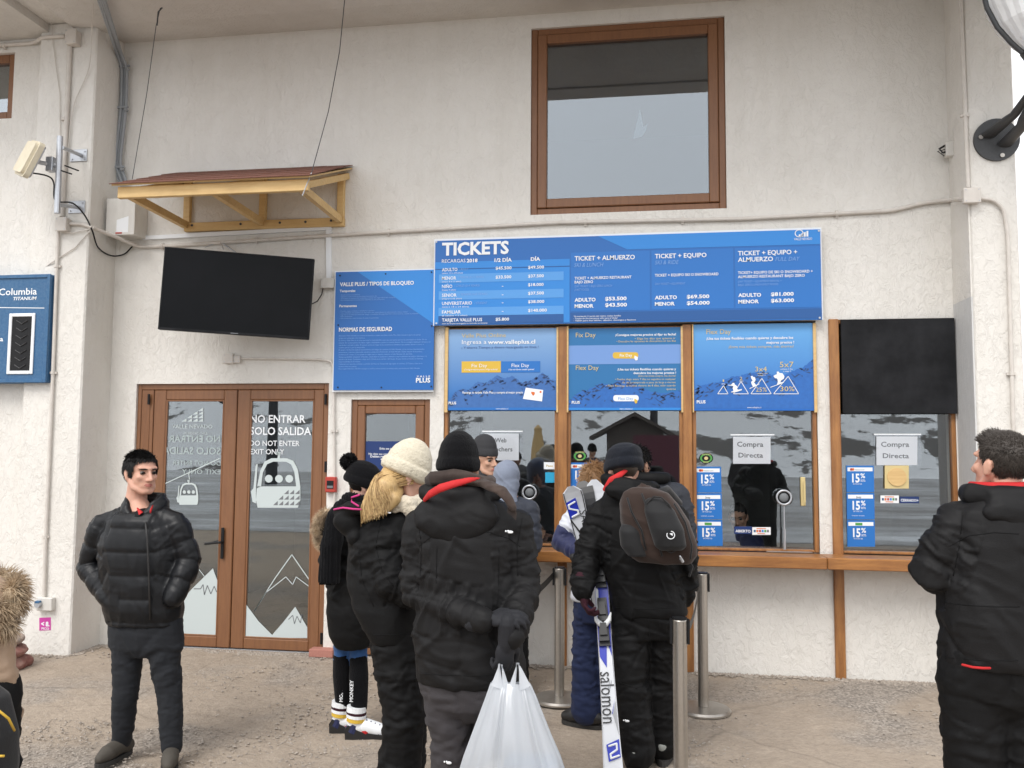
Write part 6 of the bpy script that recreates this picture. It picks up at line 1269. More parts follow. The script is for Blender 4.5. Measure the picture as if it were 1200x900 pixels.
hood(P4, D(541, 582, d-.0), Rot(0), M['nylon'], 1.08, 'redc', wide=.165, drop=.105)
mb = MB(); mb.tube([D(497, 586, d-.12), D(504, 579, d-.18), D(516, 572, d-.205), D(532, 567, d-.205), D(552, 562, d-.175), D(562, 560, d-.15)], [.007, .011, .012, .011, .008, .004], 10, rnd=True, flat=1.6); me = remesh(mb, .006, 2); place(me, 'red_hood_lining', M['redc'], P4)
mb = MB(); c = D(539, 558, d)
mb.tube([c+Vector(v) for v in ((-.10, .07, -.02), (-.125, -.01, -.025), (-.09, -.085, -.005), (0, -.115, .005), (.09, -.09, -.015), (.13, -.02, -.03), (.12, .07, -.02))], [.024, .030, .030, .028, .030, .032, .028], 12, rnd=True)
mb.tube([c+Vector((.10, -.09, -.02)), D(586, 574, d-.18), D(596, 585, d-.20), D(601, 594, d-.20)], [.03, .032, .028, .022], 10, rnd=True, flat=.6)
me = remesh(mb, .006, 3); V = getv(me); N = getn(me); setv(me, V+N*(.006*(ridged((V-V.mean(0))*np.array([.6, .6, 2.2]), 4, 5)-.3))[:, None]); sc = place(me, 'scarf', M['plaid'], P4)
rg0 = [D(594+i*1.3, 588+i*1.2, d-.20) for i in range(8)]
mb = MB()
for i, p in enumerate(rg0): mb.tube([p, p+Vector((.006, 0, -.02)), p+Vector((.004, 0, -.045))], [.003, .0028, .001], 5)
mb.build('fringe', M['plaid'], sc)
g1 = MB(); hand(g1, wr[0]+Vector((.02, 0, 0)), (1, -.08, .22), (-.05, .6, -1), 1, (16, 26, 18), k=1.0, thick=1.2); me = remesh(g1, .0045, 2); place(me, 'glove', M['glove'], P4)
g2 = MB(); hand(g2, D(593, 750, d-.24), (-.08, .02, -1), (-.7, .9, .1), 1, (30, 62, 48), k=1.05, thick=1.25); me = remesh(g2, .0045, 2); place(me, 'glove', M['glove'], P4)
garment(P4, 'trousers', M['greypants'], trings([(494, 610, 775, d, .28), (496, 612, 800, d, .29), (498, 612, 825, d, .27), (515, 600, 842, d, .16)]), [leg(hip[0], kn[0], an[0], .118, .092, .075, .085), leg(hip[1], kn[1], an[1], .118, .092, .08, .085)], amp=.007, seed=22, vox=.009, limb=.8)
for a, yw in ((an[0], 8), (an[1], -10)): shoe(P4, a, yw, M['leather'], .3, .055)
mb = MB(); p = D(598, 623, d-.172); 
def emblem(root, px, py, d_, k=1.):
    mb = MB(); p = D(px, py, d_); mb.ell(p, (.012*k, .003, .006*k)); mb.ell(p+Vector((-.018*k, 0, .003*k)), (.004*k, .003, .004*k)); mb.ell(p+Vector((-.009*k, 0, .004*k)), (.004*k, .003, .004*k)); return mb.build('emblem', M['white'], root, smooth=True)
emblem(P4, 598, 623.5, d-.175); emblem(P4, 526, 894, d-.092)
mb = MB(); mb.ell(D(529, 544, d-.118), (.009, .007, .008)); mb.build('beanie_pin', M['white'], P4, smooth=True)

J4 = [o for o in P4.children if o.name.startswith('jacket')][0]
seam(P4, J4, [(491, 640), (505, 629), (525, 624), (550, 622), (575, 624), (596, 631), (612, 642)])
seam(P4, J4, [(585, 640), (584, 700), (580, 722)]); seam(P4, J4, [(512, 640), (511, 690)]); seam(P4, J4, [(491, 789), (520, 791), (560, 792), (610, 789)])
seam(P4, J4, [(489, 607), (494, 640), (492, 680)]); seam(P4, J4, [(612, 607), (606, 640), (607, 680)])

# ---- white carrier bag -------------------------------------------------------------
db = d-.28
def M_bag():
    m = bpy.data.materials.new('white_carrier_film'); m.use_nodes = True; n = m.node_tree.nodes; l = m.node_tree.links; n.remove(n['Principled BSDF'])
    a = n.new('ShaderNodeBsdfDiffuse'); a.inputs[0].default_value = (.74, .77, .81, 1); t = n.new('ShaderNodeBsdfTranslucent'); t.inputs[0].default_value = (.66, .71, .77, 1); g = n.new('ShaderNodeBsdfGlossy'); g.inputs['Roughness'].default_value = .28; tr = n.new('ShaderNodeBsdfTransparent')
    m1 = n.new('ShaderNodeMixShader'); m1.inputs[0].default_value = .45; m2 = n.new('ShaderNodeMixShader'); m2.inputs[0].default_value = .13; m3 = n.new('ShaderNodeMixShader'); m3.inputs[0].default_value = .24
    tc = n.new('ShaderNodeTexCoord'); mp = n.new('ShaderNodeMapping'); mp.inputs['Scale'].default_value = (1, 1, .3); l.new(tc.outputs['Object'], mp.inputs[0]); nz = n.new('ShaderNodeTexNoise'); nz.noise_type = 'RIDGED_MULTIFRACTAL'; nz.inputs['Scale'].default_value = 9; nz.inputs['Detail'].default_value = 3; nz.inputs['Distortion'].default_value = .8; l.new(mp.outputs[0], nz.inputs['Vector']); bp = n.new('ShaderNodeBump'); bp.inputs['Distance'].default_value = .012; l.new(nz.outputs[0], bp.inputs['Height'])
    for z_ in (a, t, g): l.new(bp.outputs[0], z_.inputs['Normal'])
    l.new(a.outputs[0], m1.inputs[1]); l.new(t.outputs[0], m1.inputs[2]); l.new(m1.outputs[0], m2.inputs[1]); l.new(g.outputs[0], m2.inputs[2]); l.new(m2.outputs[0], m3.inputs[1]); l.new(tr.outputs[0], m3.inputs[2]); l.new(m3.outputs[0], n['Material Output'].inputs[0]); return m
M['bag'] = M_bag()
bg_ = thing('carrier_bag', D(603, 960, db), 'large white plastic carrier bag hanging from the gloved hand of the man in the centre', 'bag')
rings = [(800, 576, 621, .022), (806, 574, 624, .035), (815, 571, 628, .055), (835, 564, 636, .08), (860, 555, 646, .105), (885, 546, 657, .125), (915, 537, 667, .135), (940, 536, 669, .13), (958, 542, 664, .10), (963, 560, 645, .05)]
n = 120; vs = []; F = []; rgb = np.random.RandomState(4); ph = rgb.rand(8)*6.28
for j, (py, a, b, ry) in enumerate(rings):
    c = D((a+b)/2, py, db); rx = (b-a)/2/FPX*db; fade = max(.25, 1-j*.09)
    for k in range(n):
        t = 2*pi*k/n; pl = (sum(sin(t*f+ph[i]+j*.12*(i-2)+1.2*sin(t*2+ph[i]))*am for i, (f, am) in enumerate(((3, .07), (5, .05), (8, .03), (21, .012), (2, .05))))+.22*max(0, 1-abs(((t+ph[5]) % 2.1)-.5)/.13)-.12*max(0, 1-abs(((t+ph[6]) % 1.7)-.4)/.1))*fade
        vs.append(c+Vector((cos(t)*rx*(1+pl*.35), sin(t)*ry*(1+pl*2.4), sin(t*3+ph[7])*.004)))
for j in range(len(rings)-1):
    for k in range(n): F.append((j*n+k, j*n+(k+1) % n, (j+1)*n+(k+1) % n, (j+1)*n+k))
F.append(tuple((len(rings)-1)*n+k for k in range(n))); mb = MB(); mb.add(vs, F); mb.build('bag_body', M['bag'], bg_, smooth=True)
for (x0, y0), pts in (((585, 778), ((575.5, 803), (590, 808))), ((588, 779), ((599, 812), (588, 812))), ((606, 777), ((604, 808), (596, 806))), ((607.5, 777), ((622, 803), (609, 810)))):
    for dz in (-.03, .03):
        (xa, ya), (xb, yb) = pts; top = D(x0, y0, db+dz*.3); A, B = D(xa, ya, db+dz), D(xb, yb, db+dz); mb = MB(); N_ = 6; vs = []
        for i in range(N_+1):
            t = i/N_; w0 = top.lerp(A, t); w1 = top.lerp(B, t); wv = Vector((0, .004*sin(t*5), 0))
            if i == 0: w0 = w0+Vector((-.004, 0, 0)); w1 = w1+Vector((.004, 0, 0))
            m_ = (w0+w1)/2+Vector((0, -.008 if dz < 0 else .008, 0)); vs += [w0+wv, m_, w1+wv]
        F = []
        for i in range(N_): F += [(i*3, i*3+1, i*3+4, i*3+3), (i*3+1, i*3+2, i*3+5, i*3+4)]
        mb.add(vs, F); mb.build('bag_handle', M['bag'], bg_, smooth=True)
mb = MB(); mb.tube([D(604, 787, db-.03), D(612, 781, db)], .01, 6) if False else None
M['bagin'] = mat('pale_packet', (.16, .25, .36), .6); mb = MB(); c = D(622, 915, db+.0); mb.box(tuple(c+Vector((-.10, -.05, -.13))), tuple(c+Vector((.10, .06, .09))), .02); mb.build('packet_inside', M['bagin'], bg_)
mb = MB(); c = D(585, 925, db+.02); mb.ell(c, (.10, .06, .10)); me = remesh(mb, .012, 1); V = getv(me); N = getn(me); setv(me, V+N*(.015*noise3(V, 5, 3, 2))[:, None]); place(me, 'packet_inside', mat('white_packet', (.55, .55, .52), .6), bg_)

# ---- blonde woman -------------------------------------------------------------------
d = 3.95; P3 = person(466, d, 'blonde woman in cream knitted hat with white sunglasses on its brim')
hd = (D(476.5, 560.5, d), Rot(-62, -20, 0))
sh = (D(445, 615, d-.08), D(484, 612, d+.16)); el = (D(458, 686, d-.17), D(500, 690, d+.12)); wr = (D(503, 706, d-.12), D(512, 706, d+.08))
hip = (D(462, 745, d-.04), D(470, 745, d+.14)); kn = (gz_(473, 830, d-.06, .5), gz_(478, 830, d+.16, .5)); an = (gz_(466, 900, d-.05, .09), gz_(474, 900, d+.15, .09))
J = joints(D(460, 640, d), D(462, 725, d), D(466, 590, d), sh, el, wr, hip, kn, an, radians(-60)); body(P3, J, SKIN['pale'], hd, .97, .006, True); face(P3, hd, .97, 'hairc')
HZ3 = [(-.12, -.09), (-.03, -.08), (.0, -.02), (.03, .03), (.045, .06), (.1, .2)]
tf(scalp(HZ3, 1.08), hd[0], hd[1], .97).build('hair', M['blond'], P3, smooth=True)
rgh = np.random.RandomState(8)
def hstrand(a, b, c, e, r_, n=5): return cr([a, b, c, e], 3)
mb = MB(); h0 = hd[0]+hd[1] @ Vector((-.02, -.085, -.01)); mb.tube([h0+Vector((.02, 0, .01)), D(451, 572, d-.13), D(440, 588, d-.15), D(432, 599, d-.16)], [.052, .058, .045, .015], 14, rnd=True, flat=.9); mb.tube([hd[0]+hd[1] @ Vector((-.07, -.01, -.01)), D(462, 586, d-.15), D(452, 600, d-.17)], [.035, .03, .015], 12, rnd=True)
me = remesh(mb, .008, 3); place(me, 'hair_mass', M['blond'], P3)
M['blond2'] = mat('golden_highlight', (.66, .47, .22), .45); M['blond3'] = mat('darker_blonde', (.33, .20, .085), .5)
hms = [MB(), MB(), MB()]
for i in range(3400):
    side_ = rgh.uniform(-1, 1); q_ = rgh.rand(); a = hd[0]+hd[1] @ Vector((side_*.078, -.06-.035*(1-side_**2)+.09*abs(side_)*q_, -.004+rgh.uniform(-.02, .015)))
    u_ = .42+side_*-.40+rgh.normal()*.14; u_ = min(max(u_, 0), 1); sh_ = rgh.rand()**2.2; ex = 423+u_**1.2*30+sh_*6; ey = 611-u_*9-sh_*20+rgh.normal()*1.8; dz = -.16-.03*rgh.rand()-(.02 if side_ < 0 else -.03)
    e = D(ex, ey, d+dz); cl = noise3(np.array([[u_*4, side_*.7, 0]]), 2.2, 4, 2)[0]*.012
    b_ = mid(a, e, .35)+Vector((-.022, -.045, .022+cl)); c_ = mid(a, e, .72)+Vector((-.018+cl, -.035, .012)); Q = hstrand(a, b_, c_, e, 0); m_ = len(Q); kk_ = int(min(2, abs(noise3(np.array([[u_*9, side_*2, 1]]), 2.4, 6, 1)[0])*2.6)) if rgh.rand() < .75 else rgh.randint(3)
    hms[kk_].tube(Q, [.0019*(1-.85*(k/m_)**2.2) for k in range(m_)], 4, cap=False)
for hm, mm in zip(hms, ('blond', 'blond2', 'blond3')): hm.build('long_hair', M[mm], P3, smooth=True)
hm = MB()
for i in range(260):       # locks in front of the ear
    a = hd[0]+hd[1] @ Vector((-.078+rgh.normal()*.004, .015+rgh.normal()*.02, .0)); e = a+hd[1] @ Vector((.010, -.015+rgh.normal()*.012, -.12-rgh.rand()*.05)); hm.tube(cr([a, mid(a, e, .4)+hd[1] @ Vector((-.008, .014, 0)), mid(a, e, .75), e], 2), .0026, 4, cap=False)
hm.build('face_locks', M['blond'], P3, smooth=True)
beanie(P3, hd, M['knitc'], .97, .055, .058, 1.10, zb=.004, tilt=-.10, seed=9, amp=.005, fold=1.10, nm='knitted_hat')
mb = MB(); f = lambda x, y, z: hd[0]+hd[1] @ Vector((x, y, z)); mb.tube([f(-.112, -.02, .045), f(-.115, .04, .044), f(-.094, .10, .042)], [.004, .0065, .008], 8, rnd=True); mb.tube([f(-.094, .10, .046), f(-.06, .13, .046), f(.0, .142, .046), f(.06, .13, .046)], .005, 6)
sg = mb.build('sunglasses', M['white'], P3, smooth=True); mb = MB()
for q in (-1, 1): mb.ell(f(q*.055, .128, .036), (.028, .008, .022), hd[1] @ Matrix.Rotation(-q*.45, 3, 'Z'))
mb.build('lens', mat('brown_lens', (.07, .04, .02), .15), sg, smooth=True)
def foldc(mb): 
    c = D(473, 590, d-.02); mb.tube([c+Vector((cos(a)*.085, sin(a)*.085, .0)) for a in [k*pi/6 for k in range(13)]], .04, 10, rnd=True)
mb = MB(); foldc(mb); mb.tube([D(478, 592, d-.1), D(484, 600, d-.1)], .035, 10, rnd=True); me = remesh(mb, .008, 2); V = getv(me); N = getn(me); setv(me, V+N*(.007*noise3(V, 14, 3, 2))[:, None]); place(me, 'fleece_collar', M['fleece'], P3)
tor = trings([(448, 492, 596, d, .22, -30), (430, 500, 606, d, .30, -30), (414, 500, 626, d, .34, -30), (408, 498, 655, d, .34, -30), (408, 496, 685, d, .34, -20), (416, 494, 712, d, .34), (428, 493, 735, d, .33), (436, 492, 748, d, .31), (439, 490, 751, d, .29)])
garment(P3, 'jacket', M['nylon2'], tor, [arm(sh[0], el[0], wr[0], .072, .070, .055), arm(sh[1], el[1], wr[1], .07, .066, .055)], vox=.009, amp=.010, seed=31, yoke=D(465, 610, d))
mb = MB(); c = D(415, 600, d-.02); mb.ell(D(413, 611, d-.05), (.085, .10, .075), Rot(0, 0, 25), 20, 14); mb.ell(D(420, 628, d-.06), (.055, .09, .06), None, 18, 12); mb.tube([D(394, 599, d-.08), D(410, 594, d-.13), D(432, 596, d-.14)], [.02, .03, .03], 10, rnd=True)
me = remesh(mb, .009, 4); V = getv(me); N = getn(me); setv(me, V+N*(.009*(ridged(V*np.array([1, 1, 2]), 2.4, 8)-.3))[:, None]); hd_ = place(me, 'hood', M['nylon2'], P3)
mb = MB(); mb.tube([D(391.5, 597, d-.10), D(402, 595, d-.155), D(414, 596.5, d-.17), D(423, 597, d-.165)], .0045, 6, rnd=True); mb.tube([D(421, 580, d-.155), D(412, 583, d-.15), D(412, 588, d-.15), D(420, 593, d-.16)], .0045, 6, rnd=True); mb.build('magenta_piping', mat('magenta_piping', (.55, .03, .2), .6), hd_, smooth=True)
emblem(P3, 442.5, 599, d-.19, .9); emblem(P3, 456.5, 601, d-.185, .6)
garment(P3, 'trousers', M['nylon2'], trings([(440, 492, 735, d, .30), (441, 494, 752, d+.02, .30), (443, 497, 775, d+.02, .28)]), [leg(hip[0], kn[0], an[0], .115, .098, .092, .098), leg(hip[1], kn[1], an[1], .11, .095, .09, .095)], amp=.008, seed=32, vox=.009, limb=.75)
for a, yw in ((an[0], -60), (an[1], -60)): shoe(P3, a, yw, M['leather'], .27, .05)

J3 = [o for o in P3.children if o.name.startswith('jacket')][0]
seam(P3, J3, [(446, 610), (440, 640), (447, 668), (463, 690)]); seam(P3, J3, [(438, 744), (460, 744), (488, 741)]); seam(P3, J3, [(420, 640), (424, 680), (440, 715)])

# ---- woman with the pom-pom hat ---------------------------------------------------------
d = 5.02; P2 = person(416, d, 'woman in black coat, pom-pom hat and striped wedge trainers')
hd = (D(428, 569, d), Rot(-70, -8, 0))
sh = (D(398, 608, d-.1), D(440, 606, d+.12)); el = (D(388, 655, d-.12), D(446, 655, d+.1)); wr = (D(410, 684, d-.1), D(455, 680, d+.06))
hip = (D(406, 730, d-.03), D(420, 730, d+.08)); kn = (gz_(400, 765, d-.0, .5), gz_(420, 768, d+.0, .5)); an = (gz_(403, 836, d+.03, .10), gz_(421, 842, d-.05, .10))
J = joints(D(416, 640, d), D(412, 710, d), D(424, 590, d), sh, el, wr, hip, kn, an, radians(-60)); body(P2, J, SKIN['pale'], hd, .96, .008, True)
tf(scalp(HZ3, 1.06), hd[0], hd[1], .96).build('hair', M['hairb'], P2, smooth=True)
beanie(P2, hd, M['knitb'], .98, .03, .05, 1.15, zb=-.01, tilt=-.2, seed=5, lean=-.2)
mb = clumps(700, lambda rg: (lambda v: (v*.012, v))(rg.normal(size=3)/1.0), .035, .004, 3, 0.05); pc_ = D(409, 541, d-.02); rgp = np.random.RandomState(2); V = []
def pomroot(rg): v = rg.normal(size=3); v /= np.linalg.norm(v); return Vector(v*.03)+pc_, v
mb = clumps(1300, pomroot, .024, .0036, 3, .05, seg=2, taper=.5); mb.ell(pc_, .038); mb.build('pompom', M['knitb'], P2)
tor = trings([(414, 443, 584, d, .2), (402, 449, 598, d, .30), (390, 450, 618, d, .34), (388, 449, 650, d, .34), (386, 447, 685, d, .36), (385, 442, 715, d, .36), (388, 438, 742, d, .33), (394, 435, 755, d, .28), (396, 434, 758, d, .26)])
garment(P2, 'coat', M['nylon2'], tor, [arm(sh[0], el[0], wr[0], .075, .075, .06), arm(sh[1], el[1], wr[1], .07, .07, .06)], vox=.010, amp=.010, seed=41, yoke=D(422, 606, d))
def furarc(pts, n, L, rr, seed, m, nm, root, spread=1., grav=(0, 0, -1), bend=.4, fr=.02):
    P = [Vector(p) for p in pts]
    def f(rg):
        t = rg.rand()*(len(P)-1); i = min(int(t), len(P)-2); p = P[i].lerp(P[i+1], t-i); v = rg.normal(size=3); v /= np.linalg.norm(v); return p+Vector(v*fr), Vector(v)*spread
    mb = clumps(n, f, L, rr, seed, bend, grav); mb.tube(P, fr, 8, rnd=True); return mb.build(nm, M[m], root)
furarc([D(383, 600, d-.16), D(374, 609, d-.16), D(371, 622, d-.16), D(375, 636, d-.16), D(381, 642, d-.16)], 2600, .026, .0018, 4, 'furt', 'fur_cuff', P2)
mb = MB(); mb.tube([D(384, 603, d-.1), D(379, 622, d-.12), D(384, 640, d-.12), D(400, 650, d-.1)], [.03, .045, .05, .05], 12, rnd=True); me = remesh(mb, .009, 3); place(me, 'sleeve', M['nylon2'], P2)
mb = MB(); c = D(423, 586, d); mb.tube([c+Vector((cos(a)*.075, sin(a)*.075, .01*sin(a*2))) for a in [k*pi/6 for k in range(13)]], .042, 12, rnd=True)
mb.tube([D(404, 590, d-.12), D(394, 606, d-.2), D(388, 640, d-.22), D(385.5, 683, d-.22)], [.04, .055, .06, .062], 14, flat=1.0)
me = remesh(mb, .008, 2); V = getv(me); N = getn(me); setv(me, V+N*(.004*np.sin(V[:, 0]*330)+.004*noise3(V, 6, 3, 2))[:, None]); scf = place(me, 'scarf', M['knitb'], P2)
V = getv(scf.data); 
mb = MB()
for i in range(13): p = D(374.8+i*1.75, 682.5, d-.22+.01*sin(i)); mb.tube([p, p+Vector((0, 0, -.014))], [.005, .004], 5)
mb.build('fringe', M['knitb'], scf)
garment(P2, 'jeans', M['bjeans'], None, [leg(hip[0], kn[0], an[0], .07, .052, .04), leg(hip[1], kn[1], an[1], .07, .055, .04)], amp=.004, seed=42, vox=.008)
for k, (kk, aa, yw) in enumerate(((kn[0], an[0], -88), (kn[1], an[1], -80))):
    dn = (aa-kk); mb = MB(); a_ = kk+dn*.08; mb.tube([a_, mid(a_, aa, .35), mid(a_, aa, .75), aa+Vector((0, 0, .06))], [.052, .058, .050, .045], 16); me = remesh(mb, .007, 2); place(me, 'leg_warmer', M['knitb'], P2)
    def T3(mb, s_, org, xd, yd_, size, bold=0.):
        v, f = _glyphs(s_, bold, 0); mb.add([Vector(org)+Vector(xd)*float(a)*size+Vector(yd_)*float(b)*size for a, b, c in v], f)
    mb = MB(); T3(mb, 'MONKEY', D(401.5 if k == 0 else 413.5, 823, d+.03-.062 if k == 0 else d-.11), (0, 0, 1), (-1, 0, 0), .03, .02); mb.build('lettering', M['white'], P2)
    # wedge trainer with striped cuff
    yawr = radians(yw); R = Matrix.Rotation(yawr, 3, 'Z'); g0_ = Vector((aa.x, aa.y, 0)); f = lambda x, y, z: g0_+R @ Vector((x, y, z))
    mb = MB(); mb.tube([f(0, -.03, .075), f(0, .04, .07), f(0, .11, .05), f(0, .165, .04)], [.042, .045, .042, .030], 14, rnd=True); mb.tube([f(0, -.03, .06), f(0, -.01, .14)], [.042, .045], 14); me = remesh(mb, .006, 2); sh_ = place(me, 'trainer', M['white'], P2)
    mb = MB(); prof = [(-.075, .001), (.195, .001), (.2, .025), (.13, .03), (.02, .045), (-.06, .085), (-.078, .06)]
    mb.add([f(-.040, y, z) for y, z in prof]+[f(.040, y, z) for y, z in prof], [tuple(range(7)), tuple(range(13, 6, -1))]+[(i, 7+i, 7+(i+1) % 7, (i+1) % 7) for i in range(7)]); mb.build('wedge_sole', M['leather'], sh_)
    for z0_, z1_, rr, mm in ((.155, .185, .057, 'white'), (.14, .155, .058, 'maroon'), (.122, .14, .058, 'white'), (.10, .122, .056, 'yellow')):
        mb = MB(); mb.tube([f(0, -.018, z0_), f(0, -.016, z1_)], rr, 18); mb.build('cuff_stripe', M[mm], sh_, smooth=False)
    for y0_, mm in ((-.045, 'navyfab'), (.03, 'redc'), (.105, 'navyfab')):
        mb = MB(); mb.tube([f(0, y0_+.005, .042), f(0, y0_+.026, .085-.25*max(0, y0_))], [.0445-.06*max(0, y0_), .0435-.08*max(0, y0_)], 16, flat=1.0); mb.build('side_panel', M[mm], sh_)
    mb = MB()
    for i in range(5): mb.tube([f(-.022, .015+i*.025, .118-i*.009), f(.022, .022+i*.025, .118-i*.009)], .0045, 5)
    mb.build('lace', M['navyfab'], sh_)

# ---- man in grey beanie at the first window, face visible --------------------------------
def simple(root, hd, s_, d, cx, top, hem, wd, jm, pm, yaw=0, skin='light', female=False, thick=.3, fc=False, vox=.011, seed=50, armdz=0, legs=True, hz=None, hnd=True):
    """standing figure mostly hidden by others: cx = px centre, top/hem = px rows, wd = px width of the jacket"""
    R = Matrix.Rotation(radians(yaw), 3, 'Z'); c = D(cx, top, d); z0_ = c.z; m_ = wd/FPX*d; A = lambda x, y, z: Vector((c.x, c.y, 0))+R @ Vector((x*s_, y*s_, 0))+Vector((0, 0, z))
    zh = D(cx, hem, d).z; hw_ = m_/2
    sh = (A(-hw_*.78, 0, z0_-.07*s_), A(hw_*.78, 0, z0_-.07*s_)); el = (A(-hw_*.95, -.02, z0_-.33*s_), A(hw_*.95, -.02, z0_-.33*s_)); wr = (A(-hw_*.6, .2, z0_-.42*s_+armdz), A(hw_*.6, .2, z0_-.42*s_+armdz))
    hip = (A(-.09, 0, zh+.06), A(.09, 0, zh+.06)); kn = (A(-.10, .02, .49*s_), A(.10, .02, .49*s_)); an = (A(-.11, 0, .09), A(.11, 0, .09))
    J = joints(A(0, 0, z0_-.2*s_), A(0, 0, zh+.08), A(0, 0, z0_+.02), sh, el, wr, hip, kn, an, radians(yaw)); body(root, J, SKIN[skin], hd, s_, .008 if not fc else .006, female, hands=[(wr[0], R @ Vector((.2, 1, 0)), (0, 0, -1), 1), (wr[1], R @ Vector((-.2, 1, 0)), (0, 0, -1), -1)] if hnd else None, legs=legs)
    if fc: face(root, hd, s_)
    ya = radians(yaw); tor = [(A(0, 0, z0_+.0), hw_*.42, thick*.33, ya), (A(0, 0, z0_-.03), hw_*.72, thick*.42, ya), (A(0, 0, z0_-.09), hw_*.86, thick*.5, ya), (A(0, 0, z0_-.25), hw_*.84, thick*.52, ya), (A(0, 0, (z0_+zh)/2), hw_*.80, thick*.5, ya), (A(0, 0, zh+.03), hw_*.82, thick*.5, ya), (A(0, 0, zh), hw_*.78, thick*.45, ya)]
    garment(root, 'jacket', jm, tor, [arm(sh[0], el[0], wr[0], .07*s_, .066*s_, .052*s_), arm(sh[1], el[1], wr[1], .07*s_, .066*s_, .052*s_)], vox=vox, amp=.008, seed=seed, yoke=A(0, 0, z0_-.04))
    if legs:
        garment(root, 'trousers', pm, [(A(0, 0, zh+.1), hw_*.6, thick*.4, ya), (A(0, 0, zh), hw_*.66, thick*.42, ya), (A(0, 0, zh-.09), hw_*.6, thick*.36, ya)], [leg(hip[0], kn[0], an[0], .10*s_, .08*s_, .075*s_), leg(hip[1], kn[1], an[1], .10*s_, .08*s_, .075*s_)], vox=vox, amp=.007, seed=seed+1)
        for a in an: shoe(root, a, yaw, M['leather'], .28*s_, .05*s_)
    return J
d = 6.38; P5 = person(566, d, 'man in grey beanie looking right beside the first ticket window, only his face showing'); hd = (D(569, 541, d), Rot(-126, 2, 0))
simple(P5, hd, 1.0, d, 566, 565, 690, 82, fabric('dark_jacket', (.03, .03, .036), .7), M['nylon2'], yaw=-150, skin='tan', fc=True, seed=51)
beanie(P5, hd, M['knitg'], 1.0, .035, .05, 1.03, zb=.046, tilt=-.16, seed=7)
mb = MB(); c = hd[0]+Vector((0, 0, -.13)); mb.tube([c+Vector((0, 0, -.05)), c+Vector((0, 0, .05))], [.075, .068], 16, rnd=True); mb.build('neck_gaiter', M['knitg'], P5, smooth=True)
d = 6.02; P6 = person(592, d, 'person in pale blue-grey hood seen from behind at the first ticket window'); hd = (D(594, 562, d), Rot(-10, -6, 0))
simple(P6, hd, .95, d, 592, 585, 690, 78, fabric('dark_blue_jacket', (.035, .04, .055), .7), M['nylon2'], seed=53)
mb = MB(); tf2 = lambda v: hd[0]+hd[1] @ Vector(v)
mb.ell(tf2((0, -.014, .03)), (.094, .115, .108), hd[1], 24, 18); mb.tube([tf2((0, -.02, -.02)), tf2((0, -.03, -.10)), tf2((0, -.04, -.17))], [.098, .085, .098], 20, rnd=True); me = remesh(mb, .007, 4); V = getv(me); N = getn(me); O = V-V.mean(0); setv(me, V+N*(.006*(ridged(O@np.array([[1, 0, .9], [0, 1, 0], [.7, 0, 1.4]]), 3.2, 8)-.3))[:, None]); place(me, 'hood', M['jersey'], P6)

# ---- youngster with the white and navy jacket -----------------------------------------------
d = 5.4; P7 = person(690, d, 'youngster with tousled brown hair in white and navy ski jacket and navy trousers'); hd = (D(697, 566, d), Rot(-8, -4, 0)); s_ = .95
sh = (D(684, 596, d), D(722, 596, d)); el = (D(657, 634, d-.02), D(740, 640, d)); wr = (D(686, 652, d-.14), D(735, 670, d+.15))
hip = (D(688, 705, d), D(712, 705, d)); kn = (gz_(686, 770, d, .47), gz_(712, 770, d, .47)); an = (gz_(686, 840, d, .1), gz_(714, 840, d+.05, .1))
J = joints(D(700, 620, d), D(700, 695, d), D(699, 588, d), sh, el, wr, hip, kn, an); body(P7, J, SKIN['light'], hd, s_, .008)
HZ7 = [(-.12, -.085), (-.04, -.08), (-.0, -.04), (.03, -.01), (.045, .05), (.08, .07), (.1, .2)]; tf(scalp(HZ7, 1.09), hd[0], hd[1], s_).build('hair', M['hairc'], P7, smooth=True)
tf(clumps(2200, hairroot(HZ7, .6, lambda p: (.2, -.1, -.6), (.08, .102, .092), jit=.45), .045, .0036, 7, .5), hd[0], hd[1], s_).build('hair_strands', M['hairc'], P7)
tor = trings([(690, 712, 580, d, .18), (682, 722, 588, d, .24), (675, 728, 604, d, .28), (676, 728, 640, d, .28), (671, 728, 680, d, .29), (668, 730, 700, d, .28), (670, 729, 704, d, .26)])
garment(P7, 'jacket', M['whitefab'], tor, [[(sh[0], .07), (mid(sh[0], el[0]), .072), (mid(sh[0], el[0], .75), .07)], arm(sh[1], el[1], wr[1], .065, .065, .055)], vox=.008, amp=.008, seed=61, yoke=D(702, 590, d))
garment(P7, 'navy_sleeve', M['navyfab'], None, [[(mid(sh[0], el[0], .74), .078), (el[0], .076), (mid(el[0], wr[0]), .066), (wr[0], .055)]], vox=.008, amp=.007, seed=62)
mb = MB(); hand(mb, wr[0], (1, -.1, .1), (0, 1, 0), 1, thick=1.15); me = remesh(mb, .006, 2); place(me, 'glove', M['leather'], P7)
garment(P7, 'trousers', M['navyp'], trings([(672, 728, 695, d, .26), (673, 729, 712, d, .26), (676, 726, 728, d, .24)]), [leg(hip[0], kn[0], an[0], .088, .080, .088, .092), leg(hip[1], kn[1], an[1], .088, .08, .085, .09)], amp=.008, seed=63, vox=.009, limb=.9)
for a, yw in ((an[0]+Vector((.02, 0, 0)), 68), (an[1], 20)): shoe(P7, a, yw, M['leather'], .27, .055, hgt=.12)
